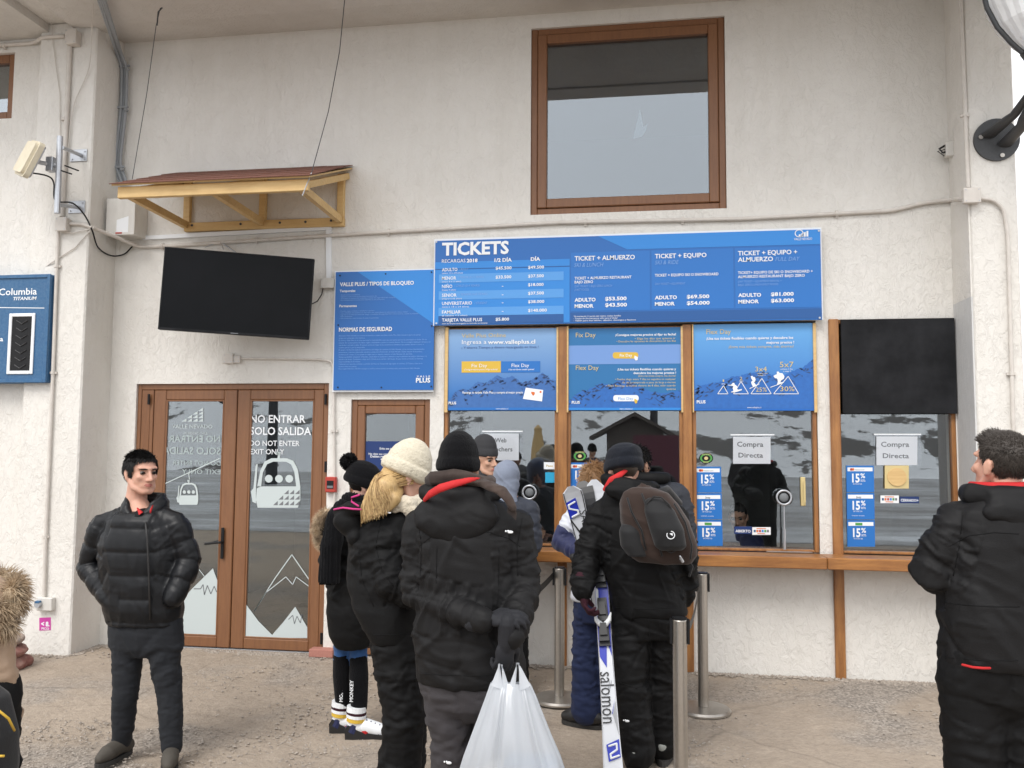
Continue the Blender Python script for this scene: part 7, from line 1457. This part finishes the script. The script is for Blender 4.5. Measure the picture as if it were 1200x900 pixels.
# ---- dark-haired man behind ---------------------------------------------------------------
d = 5.85; P9 = person(757, d, 'dark-haired man in slate jacket at the middle window, mostly hidden by the backpack wearer'); hd = (D(746.5, 545, d), Rot(-35, -6, 0))
simple(P9, hd, 1.03, d, 757, 566, 690, 96, M['slate'], M['nylon2'], yaw=-12, skin='tan', seed=71, thick=.34)
HZ9 = [(-.12, -.07), (-.04, -.06), (-.0, -.03), (.03, -.01), (.045, .05), (.08, .07), (.1, .2)]; tf(scalp(HZ9, 1.07), hd[0], hd[1], 1.03).build('hair', M['hairb'], P9, smooth=True); tf(clumps(900, hairroot(HZ9, .5, (0, .2, -.4), (.078, .1, .09)), .03, .004, 9), hd[0], hd[1], 1.03).build('hair_strands', M['hairb'], P9)
mb = MB(); c = D(762, 560, d-.02); mb.tube([c+Vector((cos(a)*.10, sin(a)*.09, 0)) for a in [k*pi/6 for k in range(13)]], .04, 10, rnd=True); mb.build('collar', M['nylon2'], P9, smooth=True)

# ---- man with the backpack ------------------------------------------------------------------
d = 4.78; P8 = person(755, d, 'man in loose dark beanie wearing a brown backpack and holding skis'); hd = (D(730, 552, d), Rot(24, -6, 0))
sh = (D(704, 601, d), D(792, 603, d)); el = (D(687, 652, d-.03), D(803, 655, d-.02)); wr = (D(683, 690, d-.13), D(800, 700, d+.06))
hip = (D(739, 722, d), D(779, 722, d)); kn = (gz_(740, 800, d-.04, .5), gz_(776, 800, d+.04, .5)); an = (gz_(747, 880, d-.05, .1), gz_(777, 880, d+.1, .1))
J = joints(D(748, 630, d), D(760, 705, d), D(738, 580, d), sh, el, wr, hip, kn, an); body(P8, J, SKIN['light'], hd, 1.0, .007)
tf(scalp(HZ_BACK, 1.04), *hd).build('hair', M['haird'], P8, smooth=True)
beanie(P8, hd, M['knitn'], 1.02, .02, .05, 1.17, zb=.002, tilt=-.15, seed=13, lean=-.25, amp=.007)
tor = trings([(716, 756, 568, d, .18), (708, 770, 578, d, .25), (702, 792, 592, d, .29), (698, 799, 615, d, .32), (702, 800, 650, d, .32), (712, 803, 690, d, .32), (717, 806, 714, d, .32), (719, 805, 720, d, .30)])
garment(P8, 'jacket', M['nylon2'], tor, [arm(sh[0], el[0], wr[0], .078, .080, .062), arm(sh[1], el[1], wr[1], .07, .07, .06)], vox=.008, amp=.010, seed=81, yoke=D(745, 592, d))
hood(P8, D(738, 570, d-.02), Rot(8, 0, 10), M['nylon2'], 1.0, None, wide=.15, drop=.055)
mb = MB(); mb.tube([D(708, 574, d-.10), D(716, 562, d-.13), D(727, 556, d-.12), D(734, 551, d-.09)], [.007, .010, .010, .006], 10, rnd=True, flat=1.7); mb.build('red_collar', M['redc'], P8, smooth=True)
garment(P8, 'trousers', M['nylon2'], trings([(718, 803, 705, d, .28), (719, 801, 725, d, .28), (722, 799, 745, d, .25)]), [leg(hip[0], kn[0], an[0], .108, .094, .092, .10), leg(hip[1], kn[1], an[1], .105, .090, .088, .092)], amp=.008, seed=82, vox=.009, limb=.8)
gl = MB(); hand(gl, wr[0]+Vector((0, 0, -.0)), (.12, -.1, -1), (1, .1, 0), -1, (22, 40, 30), k=1.05, thick=1.3); me = remesh(gl, .005, 2); place(me, 'glove', M['maroon'], P8)
M['boot'] = mat('grey_ski_boot', (.30, .31, .29), .35, noise=[(20, .4, (.2, .21, .2), I3)])
for a, yw in ((an[0], 5), (an[1], -5)): shoe(P8, a, yw, M['boot'], .31, .058, hgt=.2, nm='ski_boot', sole=.035)
emblem(P8, 735, 845, an[0].y+CD-.105+.0, 1.)
# backpack (worn, but a thing of its own)
bp_ = thing('backpack', D(775, 662, d-.26), 'brown and black backpack with an oval pocket and round white badge', 'backpack')
M['packb'] = fabric('brown_pack_cloth', (.036, .021, .016), .8, bd=.0012); M['packk'] = fabric('black_pack_cloth', (.010, .010, .011), .7)
Rt = Rot(0, 0, -9); dp = d-.25
def pk(px, py, y=0.): return D(px, py, dp+y)
mb = MB(); mb.loft([(pk(779, 660), .13, .05), (pk(777, 650), .172, .080), (pk(774, 635), .182, .100), (pk(768, 610), .175, .097), (pk(761, 590), .150, .085), (pk(757, 577), .115, .075), (pk(754, 571), .06, .045)], 32, 2.7); mb.tube([pk(745, 575, .02), pk(752, 566, .02), pk(762, 571, .02)], .01, 8)
me = remesh(mb, .009, 3); V = getv(me); N = getn(me); O = V-V.mean(0); setv(me, V+N*(.008*(ridged(O@np.array([[1, 0, .4], [0, 1, 0], [.5, 0, 1.2]]), 2.1, 5)-.3))[:, None]); place(me, 'main_compartment', M['packb'], bp_)
mb = MB(); mb.loft([(pk(787, 645, -.10), .055, .03), (pk(786, 640, -.105), .08, .05), (pk(781, 620, -.11), .088, .055), (pk(773, 600, -.10), .078, .05), (pk(768, 587, -.085), .055, .035), (pk(766, 583, -.08), .03, .02)], 24, 2.2); me = remesh(mb, .007, 3); V = getv(me); N = getn(me); O = V-V.mean(0); setv(me, V+N*(.004*(ridged(O, 3.1, 6)-.3))[:, None]); pkt = place(me, 'oval_pocket', M['packk'], bp_)
mb = MB(); Q = [(766, 582), (758, 590), (761, 606), (768, 626), (776, 642), (787, 648), (797, 642), (799, 628), (793, 608), (784, 591), (775, 583), (766, 582)]; mb.tube([pk(x, y_, -.125+.0006*abs(x-778)) for x, y_ in Q], .0045, 6); mb.build('zip', M['leather'], bp_)
mb = MB(); mb.loft([(pk(748, 652, -.06), .05, .04), (pk(742, 640, -.055), .065, .05), (pk(739, 622, -.05), .06, .05), (pk(739, 614, -.04), .045, .035)], 18); me = remesh(mb, .008, 3); place(me, 'side_pocket', M['packk'], bp_)
p = pk(786, 627, -.165); mb = MB(); vs = [p+Vector((cos(a)*r_, .002*0, sin(a)*r_)) for r_ in (.017, .021) for a in [k*pi/10 for k in range(20)]]; mb.add(vs, [(k, (k+1) % 20, 20+(k+1) % 20, 20+k) for k in range(20)]); mb.add([p+Vector((-.006, -.001, .008)), p+Vector((.009, -.001, .01)), p+Vector((.01, -.001, -.004)), p+Vector((.0, -.001, .002))], [(0, 1, 2, 3)]); mb.build('badge', M['white'], bp_)
for Q in ([(735, 583), (740, 600), (752, 622), (757, 645)], [(752, 578), (760, 600), (770, 628), (776, 652)], [(790, 590), (803, 612), (811, 640), (809, 655)]):
    mb = MB(); mb.tube([pk(x, y_, -.10) for x, y_ in Q], .005, 6); mb.build('seam_piping', M['packk'], bp_, smooth=True)
mb = MB(); mb.tube([pk(797, 655, -.08), pk(800, 658, -.10), pk(797, 652, -.115)], [.005, .008, .005], 6, rnd=True); mb.build('zip_pull', M['galv'], bp_)
for x0_, x1_ in ((738, 716), (768, 796)): mb = MB(); mb.tube([pk(x0_, 580, .06), D(mid_ := (x0_+x1_)/2, 574, d+.02), D(x1_, 590, d+.13), D(x1_-2, 625, d+.17)], .018, 8, flat=1.5); mb.build('shoulder_strap', M['packk'], bp_, smooth=True)
mb = MB(); mb.tube([pk(806, 656), pk(811, 664), pk(808, 675)], [.008, .008, .006], 6, rnd=True); mb.build('hanging_strap', M['packk'], bp_)

# ---- skis -----------------------------------------------------------------------------------
M['skiw'] = mat('white_ski_top', (.66, .68, .72), .3, coat=.4); M['skib'] = mat('ski_blue', (.012, .03, .42), .35); M['skig'] = mat('ski_grey', (.33, .34, .36), .35); M['skik'] = mat('ski_black', (.012, .012, .014), .4)
def ski(label, A, B, off, face_):
    """A tail on the ground, B tip; local u along, w across, n out of the top sheet"""
    A, B = Vector(A)+off, Vector(B)+off; u = (B-A).normalized(); n = Vector((0, -1, 0)); n = (n-u*n.dot(u)).normalized(); w_ = u.cross(n); L = (B-A).length
    o = thing('ski', A, label, 'ski', 'pair of carving skis held upright')
    def q(a, b, c): return A+u*a*L+w_*b+n*c
    N_ = 44; W_ = []; 
    for i in range(N_+1):
        t = i/N_; ww = .038+.019*(abs(t-.45)/.5)**2; 
        if t > .965: ww *= sqrt(max(0, 1-((t-.965)/.0365)**2))
        if t < .02: ww *= .75+.25*t/.02
        cz = (.05*max(0, (t-.88)/.12)**2+.0)*face_; W_.append((t, ww, cz))
    mb = MB(); vs = []
    for t, ww, cz in W_:
        h = .006+.006*math.exp(-((t-.5)/.25)**2)
        for b, c in ((-1, 0), (-.85, 1), (.85, 1), (1, 0), (.85, -.0), (-.85, -.0)): vs.append(q(t, b*ww, cz+c*h*face_))
    F = [(0, 1, 2, 3, 4, 5), tuple(N_*6+k for k in (5, 4, 3, 2, 1, 0))]
    for i in range(N_):
        for k in range(6): F.append((i*6+k, i*6+(k+1) % 6, i*6+6+(k+1) % 6, i*6+6+k))
    mb.add(vs, F); mb.build('ski_body', M['skiw'] if face_ > 0 else M['skik'], o)
    return o, q, L, W_
def mkski(label, A, B, face_):
    global s1, q, L, W_, A_, B_
    s1, q, L, W_ = ski(label, A, B, Vector((0, 0, 0)), face_); A_, B_ = A, B
def lift(t): return .05*max(0, (t-.88)/.12)**2
def sp(m, pts, nm, c=.0135): mb = MB(); mb.poly([q(t, b, c+lift(t)) for t, b in pts]); return mb.build(nm, M[m], s1)
def T4(s_, t0, b0, size, m='skik', bold=.0, nm='brand_lettering', c=.0145, st=1.):
    v, f = _glyphs(s_, bold, 0); mb = MB(); mb.add([q(t0-float(a)*size*st/L, b0+float(b)*size, c+lift(t0)) for a, b, _ in v], f); return mb.build(nm, M[m], s1)
def zz(P, nm='s_emblem', r_=.0052):
    mb = MB()
    for i in range(len(P)-1): mb.tube([q(P[i][0], P[i][1], .0155+lift(P[i][0])), q(P[i+1][0], P[i+1][1], .0155+lift(P[i+1][0]))], r_, 5, rnd=True)
    mb.build(nm, M['white'], s1)
def tt(py):                     # fraction along the ski seen at photo row py
    lo, hi = -.2, 1.2
    for _ in range(30):
        m_ = (lo+hi)/2; p = A_.lerp(B_, m_)-co.location; v = _u@np.array(p); z_ = _f@np.array(p); yy = 450-FPX*v/z_
        if yy > py: lo = m_
        else: hi = m_
    return lo
def bind(py0, py1, nm, wing):
    mb = MB(); c0, c1 = tt(py1), tt(py0)
    for a, b, wd, h0, h1 in ((0, 1, .030, .013, .032), (.15, .6, .027, .032, .060), (.35, .8, .02, .057, .075)):
        ta, tb = c0+(c1-c0)*a, c0+(c1-c0)*b; vs = [q(t, x*(1 if t == ta else .8), h) for t in (ta, tb) for x in (-wd, wd) for h in (h0, h1)]; mb.add(vs, [(0, 1, 3, 2), (4, 6, 7, 5), (0, 4, 5, 1), (2, 3, 7, 6), (0, 2, 6, 4), (1, 5, 7, 3)])
    o = mb.build(nm, M['skik'], s1)
    if wing:
        for sg in (-1, 1): m2 = MB(); m2.tube([q(c1-.02, sg*.012, .05), q(c1-.006, sg*.034, .055), q(c1+.016, sg*.044, .05)], [.016, .013, .004], 8, rnd=True); m2.build('brake_wing', M['white'], o, smooth=True)
SQ = [(-.036, .030)]
mkski('white and blue ski with large black lettering, upright beside the backpack wearer', gz_(720, 905, 4.42, .02), D(697, 566, 5.06), 1)
sp('skib', [(tt(770), -.031), (tt(722), -.036), (tt(700), -.036), (tt(655), -.035), (tt(655), .035), (tt(722), .036), (tt(770), .033), (tt(752), .010), (tt(783), .002)], 'blue_panel')
sp('white', [(tt(724), -.034), (tt(686), -.034), (tt(692), -.018), (tt(716), -.020)], 'white_flash', .0142)
sp('skib', [(tt(893), -.018), (tt(873), -.026), (tt(866.5), .040), (tt(888), .043)], 'blue_square')
zz([(tt(874.5), -.012), (tt(872), .026), (tt(879), .026), (tt(884), -.008), (tt(889), -.006), (tt(886), .034)])
T4('salomon', tt(787), -.036, .102, 'skik', .0, st=.75)
sp('skig', [(tt(815), .001), (tt(800), .022), (tt(797), .022), (tt(812), .001)], 'grey_stripe'); sp('skig', [(tt(809), .001), (tt(801), .012), (tt(798), .012), (tt(806), .001)], 'grey_stripe'); sp('skib', [(tt(838), .012), (tt(822), .030), (tt(818), .034), (tt(836), .018)], 'blue_wedge'); sp('skig', [(tt(838), .018), (tt(822), .036), (tt(862), .041)], 'grey_wedge')
bind(702, 735, 'heel_binding', False); bind(727, 758, 'heel_binding', True); bind(656, 690, 'toe_binding', True)
fa, fb = gz_(742, 900, 4.98, .02), D(669.5, 569, 4.93)
mkski('leaning ski with a blue square emblem on its white tip, tip beside the timber post', fa, fb, 1)
sp('skib', [(tt(606.5), -.046), (tt(587), -.050), (tt(583), .010), (tt(602), .016)], 'blue_square')
zz([(tt(587.5), .000), (tt(590), -.038), (tt(594), -.038), (tt(598), .006), (tt(602), .006), (tt(604), -.032)], r_=.0062)
T4('SALO', tt(598.5), .012, .060, 'skik', .0); sp('skik', [(tt(632), .003), (tt(608), -.048), (tt(607), -.042), (tt(631), .012)], 'black_stripe')
for sg in (-1, 1): mb = MB(); mb.tube([q(t_, sg*w__*.9, .012+lift(t_)) for t_, w__, _ in W_[22:44]], .0028, 5); mb.build('edge_line', M['skik'], s1)
mkski('dark ski just behind the emblem-tipped one, its black base edge showing', fa+Vector((.05, .05, 0)), fb+Vector((.055, .045, .02)), -1)

J8 = [o for o in P8.children if o.name.startswith('jacket')][0]
seam(P8, J8, [(706, 600), (712, 630), (711, 660)]); seam(P8, J8, [(722, 712), (760, 714), (800, 711)])
T8 = [o for o in P8.children if o.name.startswith('trousers')][0]; seam(P8, T8, [(760, 725), (761, 750)]); seam(P8, T8, [(727, 800), (745, 806), (760, 803)])
# ---- man on the right ---------------------------------------------------------------------------
d = 3.5; P10 = person(1170, d, 'bareheaded man at the right edge, black jacket with red lining, looking up'); hd = (D(1174, 545, d), Rot(31, 6, 0)); s_ = 1.05
sh = (D(1122, 616, d), D(1232, 616, d)); el = (D(1093, 667, d+.0), D(1258, 680, d)); wr = (D(1122, 676, d+.25), D(1225, 690, d+.25))
hip = (D(1140, 785, d), D(1198, 785, d)); kn = (gz_(1142, 860, d, .5), gz_(1205, 860, d, .5)); an = (gz_(1140, 900, d, .1), gz_(1210, 900, d, .1))
J = joints(D(1175, 640, d), D(1172, 770, d), D(1178, 590, d), sh, el, wr, hip, kn, an); body(P10, J, SKIN['light'], hd, s_, .006)
HZ10 = [(-.12, -.07), (-.05, -.065), (-.012, -.03), (.012, -.02), (.03, .02), (.045, .06), (.07, .078), (.1, .2)]; tf(scalp(HZ10, 1.035), hd[0], hd[1], s_).build('hair', M['hairg'], P10, smooth=True)
tf(clumps(7000, hairroot(HZ10, .7, lambda p: (0, .5*(p[2] > .06), -.55*(p[2] < .05)+.3*(p[2] > .07)), (.0765, .0975, .0855), jit=.2), .010, .0013, 10, .3), hd[0], hd[1], s_).build('hair_strands', M['hairg'], P10)
tf(clumps(900, hairroot([(-.12, .3), (.02, .3), (.03, .075), (.09, .07), (.1, .3)], 1.1, (0, .5, .5), (.077, .098, .087), jit=.2), .024, .0017, 12, .1), hd[0], hd[1], s_).build('quiff', M['hairg'], P10)
tor = trings([(1146, 1206, 572, d, .20), (1132, 1222, 584, d, .27), (1116, 1238, 602, d, .31), (1108, 1240, 635, d, .34), (1105, 1240, 680, d, .35), (1102, 1240, 730, d, .36), (1103, 1240, 770, d, .35), (1104, 1239, 778, d, .33)])
garment(P10, 'jacket', M['nylon'], tor, [arm(sh[0], el[0], wr[0], .082, .086, .07), arm(sh[1], el[1], wr[1], .08, .08, .07)], vox=.008, amp=.009, seed=91, yoke=D(1178, 600, d))
hood(P10, D(1180, 584, d), Rot(10, 0, 0), M['nylon'], 1.05, 'redc', wide=.15, drop=.06)
mb = MB(); mb.tube([D(1128, 779, d-.14), D(1140, 782, d-.17), D(1152, 783, d-.185), D(1160, 783, d-.17)], .0045, 8, rnd=True); mb.build('red_hem_lining', M['redc'], P10, smooth=True)
garment(P10, 'trousers', M['nylon2'], trings([(1104, 1236, 760, d, .30), (1105, 1236, 790, d, .30), (1107, 1234, 815, d, .28), (1118, 1225, 835, d, .2)]), [leg(hip[0], kn[0], an[0], .125, .105, .10, .105), leg(hip[1], kn[1], an[1], .125, .105, .10, .105)], amp=.007, seed=92, vox=.009, limb=.6)
for a, yw in ((an[0], 5), (an[1], -5)): shoe(P10, a, yw, M['leather'], .3, .055)

J10 = [o for o in P10.children if o.name.startswith('jacket')][0]
seam(P10, J10, [(1113, 640), (1135, 628), (1165, 624), (1198, 626)]); seam(P10, J10, [(1106, 706), (1130, 709), (1165, 711), (1199, 711)]); seam(P10, J10, [(1106, 770), (1150, 774), (1199, 774)]); seam(P10, J10, [(1128, 604), (1124, 640), (1116, 680)])
# ---- child at the left edge ----------------------------------------------------------------------
d = 2.75; P11 = person(-20, d, 'child in tan coat with a furry hood at the left edge, back to the camera'); hd = (D(-16, 712, d), Rot(20, -10, 0))
simple(P11, hd, .82, d, -26, 738, 830, 84, M['tanj'], M['nylon2'], yaw=15, seed=101, thick=.24, hnd=False)
mb = MB(); mb.ell(hd[0]+Vector((0, -.01, .0)), (.105, .115, .115), None, 20, 14); mb.build('hood', M['tanj'], P11, smooth=True)
for k, (r0, zz_) in enumerate(((.094, .015), (.100, -.03))):
    pts = [hd[0]+Vector((cos(a)*r0, sin(a)*r0*.9-.01, zz_+.07*sin(a*.5+.5))) for a in [i*pi/8 for i in range(17)]]; furarc(pts, 6500, .040, .0019, 5+k, 'furt', 'fur_trim', P11, 1., (0, -.2, -1), .8, .026)
bk = thing('backpack', D(-20, 900, d-.18), 'black bag with yellow piping on the back of the child at the left edge', 'backpack')
mb = MB(); mb.loft([(D(-25, 925, d-.16), .10, .07), (D(-26, 900, d-.16), .118, .09), (D(-26, 860, d-.16), .118, .09), (D(-28, 815, d-.14), .10, .07), (D(-30, 800, d-.12), .06, .04)], 24, 3); me = remesh(mb, .008, 3); place(me, 'bag_body', M['packk'], bk)
mb = MB(); mb.tube([D(-30, 826, d-.255), D(-5, 830, d-.25), D(10, 842, d-.215), D(17, 856, d-.16)], .004, 6); mb.tube([D(-30, 888, d-.265), D(0, 886, d-.26), D(5, 886, d-.25)], .004, 6); mb.build('yellow_piping', M['yellow'], bk, smooth=True)

# ---- clerks behind the glass --------------------------------------------------------------------------
d = CD+.62; PC = person(865, d, 'dark-haired clerk seated behind the third ticket window, looking down'); PC.location.z = 0; hd = (D(865, 606, d), Rot(168, -14, 6))
sh = (D(848, 634, d), D(886, 634, d)); el = (D(842, 662, d-.1), D(893, 662, d-.1)); wr = (D(858, 668, d-.25), D(880, 668, d-.25))
J = dict(chest=D(867, 650, d), pelvis=D(867, 690, d), neck=D(866, 628, d), shL=sh[0], shR=sh[1], elL=el[0], elR=el[1], wrL=wr[0], wrR=wr[1], yaw=0, hipL=D(860, 690, d), hipR=D(875, 690, d), knL=D(858, 695, d-.3), knR=D(877, 695, d-.3), anL=gz_(858, 700, d-.3, .1), anR=gz_(877, 700, d-.3, .1))
body(PC, J, SKIN['tan'], hd, .95, .007, True, hands=[(wr[0], (.3, -1, -.1), (0, 0, -1), 1), (wr[1], (-.3, -1, -.1), (0, 0, -1), -1)]); face(PC, hd, .95)
tf(scalp([(-.12, -.09), (-.02, -.08), (.01, -.03), (.03, .02), (.05, .06), (.08, .075), (.1, .2)], 1.09), hd[0], hd[1], .95).build('hair', M['hairb'], PC, smooth=True)
mb = MB(); mb.tube([hd[0]+hd[1] @ Vector(v) for v in ((0, -.08, .0), (0, -.09, -.08), (.02, -.07, -.16))], [.07, .06, .03], 12, rnd=True); mb.build('ponytail', M['hairb'], PC, smooth=True)
garment(PC, 'jumper', M['navyfab'], [(D(867, 623, d), .075, .075), (D(867, 628, d), .15, .10), (D(867, 636, d), .185, .12), (D(867, 650, d), .185, .12), (D(867, 690, d), .16, .12)], [arm(sh[0], el[0], wr[0], .055, .05, .04), arm(sh[1], el[1], wr[1], .062, .055, .045)], vox=.011, amp=.006, seed=111, yoke=D(867, 634, d))
d = CD+.6; PD = person(622, d, 'clerk behind the first ticket window, face just visible under the intercom'); hd = (D(623, 606, d), Rot(165, -6, 0))
J2 = dict(J); 
for k_ in J: 
    if k_ != 'yaw': J2[k_] = J[k_]+Vector((hd[0].x-D(865, 606, CD+.62).x, 0, 0))
body(PD, J2, SKIN['tan'], hd, .97, .008); face(PD, hd, .97); tf(scalp(HZ_BACK, 1.07), hd[0], hd[1], .97).build('hair', M['hairb'], PD, smooth=True)
x_ = J2['chest'].x; garment(PD, 'jumper', M['nylon2'], [(Vector((x_, d-CD, hd[0].z-.17)), .06, .06), (Vector((x_, d-CD, hd[0].z-.21)), .15, .09), (Vector((x_, d-CD, hd[0].z-.33)), .18, .11), (Vector((x_, d-CD, hd[0].z-.6)), .17, .12)], [arm(J2['shL'], J2['elL'], J2['wrL'], .055, .05, .04), arm(J2['shR'], J2['elR'], J2['wrR'], .055, .05, .04)], vox=.012, amp=.006, seed=112)

# ---- the crowd behind the photographer, mirrored in the glass ---------------------------------------------
proto = None; CJ = [fabric('crowd_black', (.02, .02, .022)), fabric('crowd_maroon', (.10, .02, .03)), fabric('crowd_navy', (.02, .03, .07)), fabric('crowd_grey', (.09, .09, .095))]
def bystander(x, y, yaw, jm, label):
    o = thing('person', (x, y, 0), label, 'person', 'bystanders behind the photographer, mirrored in the glass'); R = Matrix.Rotation(radians(yaw), 3, 'Z'); c = Vector((x, y, 0)); A = lambda a, b, z: c+R @ Vector((a, b, 0))+Vector((0, 0, z)); s_ = random.uniform(.92, 1.05)
    hd = (A(0, 0, 1.62*s_), Rot(yaw)); J = joints(A(0, 0, 1.25*s_), A(0, 0, .95*s_), A(0, 0, 1.46*s_), (A(-.17, 0, 1.38*s_), A(.17, 0, 1.38*s_)), (A(-.24, -.02, 1.1*s_), A(.24, -.02, 1.1*s_)), (A(-.18, .14, .92*s_), A(.18, .14, .92*s_)), (A(-.09, 0, .9*s_), A(.09, 0, .9*s_)), (A(-.1, .02, .5*s_), A(.1, .02, .5*s_)), (A(-.1, 0, .09), A(.1, 0, .09)), radians(yaw))
    body(o, J, SKIN['tan'], hd, s_, .016); ya = radians(yaw)
    garment(o, 'jacket', jm, [(A(0, 0, 1.47*s_), .08, .07, ya), (A(0, 0, 1.4*s_), .2, .12, ya), (A(0, 0, 1.2*s_), .21, .15, ya), (A(0, 0, .95*s_), .21, .15, ya), (A(0, 0, .8*s_), .22, .15, ya)], [arm(J['shL'], J['elL'], J['wrL'], .07, .065, .05), arm(J['shR'], J['elR'], J['wrR'], .07, .065, .05)], vox=.022, amp=.008, yoke=A(0, 0, 1.43*s_))
    garment(o, 'trousers', M['nylon2'], [(A(0, 0, .95*s_), .16, .12, ya), (A(0, 0, .8*s_), .18, .13, ya)], [leg(J['hipL'], J['knL'], J['anL'], .1, .08, .075), leg(J['hipR'], J['knR'], J['anR'], .1, .08, .075)], vox=.022, amp=.006)
    beanie(o, hd, random.choice((M['knitb'], M['knitg'])), s_, .03, .05, 1.1, vox=.014)
random.seed(12)
for i, (px, ds, k, lb) in enumerate(((592, 9.2, 0, 'bystander in black coat mirrored at the left of the first window'), (606, 10.5, 3, 'bystander in grey coat mirrored in the first window'), (647, 9.0, 0, 'tall bystander in black coat mirrored right in the first window'), (656, 11, 3, 'second grey-coated bystander mirrored near the first timber post'), (634, 12, 1, 'bystander in maroon coat mirrored beside the closed parasol'), (676, 10, 0, 'bystander in black mirrored at the left of the middle window'), (694, 12, 2, 'bystander in navy mirrored beside the wooden hut'), (872, 9.4, 0, 'bystander in black mirrored behind the third window notice'), (480, 11, 0, 'bystander in black mirrored in the small side door'))):
    bystander(mirx(px, ds), -ds, random.uniform(-40, 40), CJ[k], lb)

# ================================================================ barriers, stones, brick
def stanchion(px, d_, lab, top=.885):
    g = D(px, 800, d_); o = thing('queue_barrier_post', (g.x, g.y, 0), lab, 'barrier post', 'steel queue barrier posts'); g = Vector((g.x, g.y, 0))
    mb = MB(); mb.tube([g+Vector((0, 0, z)) for z in (.001, .012, .024, .032)], [.178, .178, .165, .06], 40); autosmooth(mb.build('base_plate', M['steel'], o), 35)
    mb = MB(); mb.tube([g+Vector((0, 0, .033)), g+Vector((0, 0, top-.09))], .034, 24); autosmooth(mb.build('post', M['steel'], o), 35)
    mb = MB(); mb.tube([g+Vector((0, 0, top-.12)), g+Vector((0, 0, top-.005)), g+Vector((0, 0, top))], [.037, .037, .033], 24); h = autosmooth(mb.build('head', M['steel'], o), 35)
    mb = MB(); mb.box(tuple(g+Vector((-.047, -.018, top-.115))), tuple(g+Vector((-.036, .018, top-.0)))); mb.box(tuple(g+Vector((.036, -.018, top-.115))), tuple(g+Vector((.047, .018, top)))); mb.tube([g+Vector((0, 0, top+.0005)), g+Vector((0, 0, top+.008))], .036, 20); mb.build('belt_cassette', M['black'], o); return g
def belt(a, b, lab, sag=.0, w_=.045):
    a, b = Vector(a), Vector(b); mb = MB(); n = 10; vs = []
    for i in range(n+1): t = i/n; p = a.lerp(b, t)-Vector((0, 0, sag*4*t*(1-t))); vs += [p+Vector((0, .001, -w_/2)), p+Vector((0, .001, w_/2)), p+Vector((0, -.001, w_/2)), p+Vector((0, -.001, -w_/2))]
    F = [(0, 1, 2, 3), tuple(n*4+k for k in (3, 2, 1, 0))]
    for i in range(n):
        for k in range(4): F.append((i*4+k, i*4+(k+1) % 4, i*4+4+(k+1) % 4, i*4+4+k))
    mb.add(vs, F); c = a; o = mb.build('barrier_belt', M['black'], loc=c); return tag(o, lab, 'belt')
g1_ = stanchion(655.5, 5.93, 'steel barrier post between the man with the carrier bag and the youngster'); g2_ = stanchion(824, 5.86, 'steel barrier post on the right side, nearest the timber post'); g3_ = stanchion(797, 4.28, 'nearest steel barrier post with black belt head, beside the leg of the backpack wearer')
g4_ = stanchion(583, 4.6, 'steel barrier post hidden behind the man with the carrier bag')
T_ = Vector((0, 0, .84)); belt(g1_+T_+Vector((-.04, -.02, 0)), g4_+T_+Vector((.04, .02, 0)), 'black belt running left from the barrier post behind the carrier bag man', .03); belt(g2_+T_+Vector((-.02, -.045, 0)), g3_+T_+Vector((.02, .045, 0)), 'black belt sagging between the two right-hand barrier posts', .10)
# stone pile
o = thing('stone_pile', G(12, 790), 'pile of grey and red-painted stones at the foot of the wall on the left', 'stones')
M['redst'] = mat('red_painted_stone', (.25, .10, .085), .9, noise=[(14, .7, (.34, .22, .18), I3)], bump=[(40, .008, I3)]); M['pinkst'] = mat('pinkish_stone', (.42, .32, .27), .9, noise=[(12, .8, (.30, .27, .24), I3)], bump=[(40, .008, I3)])
for (l, t, r_, b), mm, sd in (((-25, 768, 35, 790), 'redst', 1), ((-20, 755, 32, 772), 'redst', 2), ((-28, 741, 28, 760), 'pinkst', 3)):
    dd_ = G(12, 790).y+CD; c = D((l+r_)/2, (t+b)/2, dd_+.12); mb = MB(); mb.ell(c, ((r_-l)/2/FPX*dd_, .2, (b-t)/2/FPX*dd_*1.1), None, 20, 14); me = remesh(mb, .012, 1); V = getv(me); N = getn(me); setv(me, V+N*(.02*noise3(V, 3, sd, 2))[:, None]); place(me, 'stone', M[mm], o)
c = G(376, 771); o = thing('loose_brick', (c.x, c.y, 0), 'loose pink brick lying on the ground by the right foot of the double door', 'brick'); mb = MB(); mb.box((c.x-.105, c.y, .001), (c.x+.10, c.y+.10, .065), .006); prt('brick', mb, 'brick', o); 
bpy.data.objects.remove(_rm)
bpy.data.objects.remove(_to)
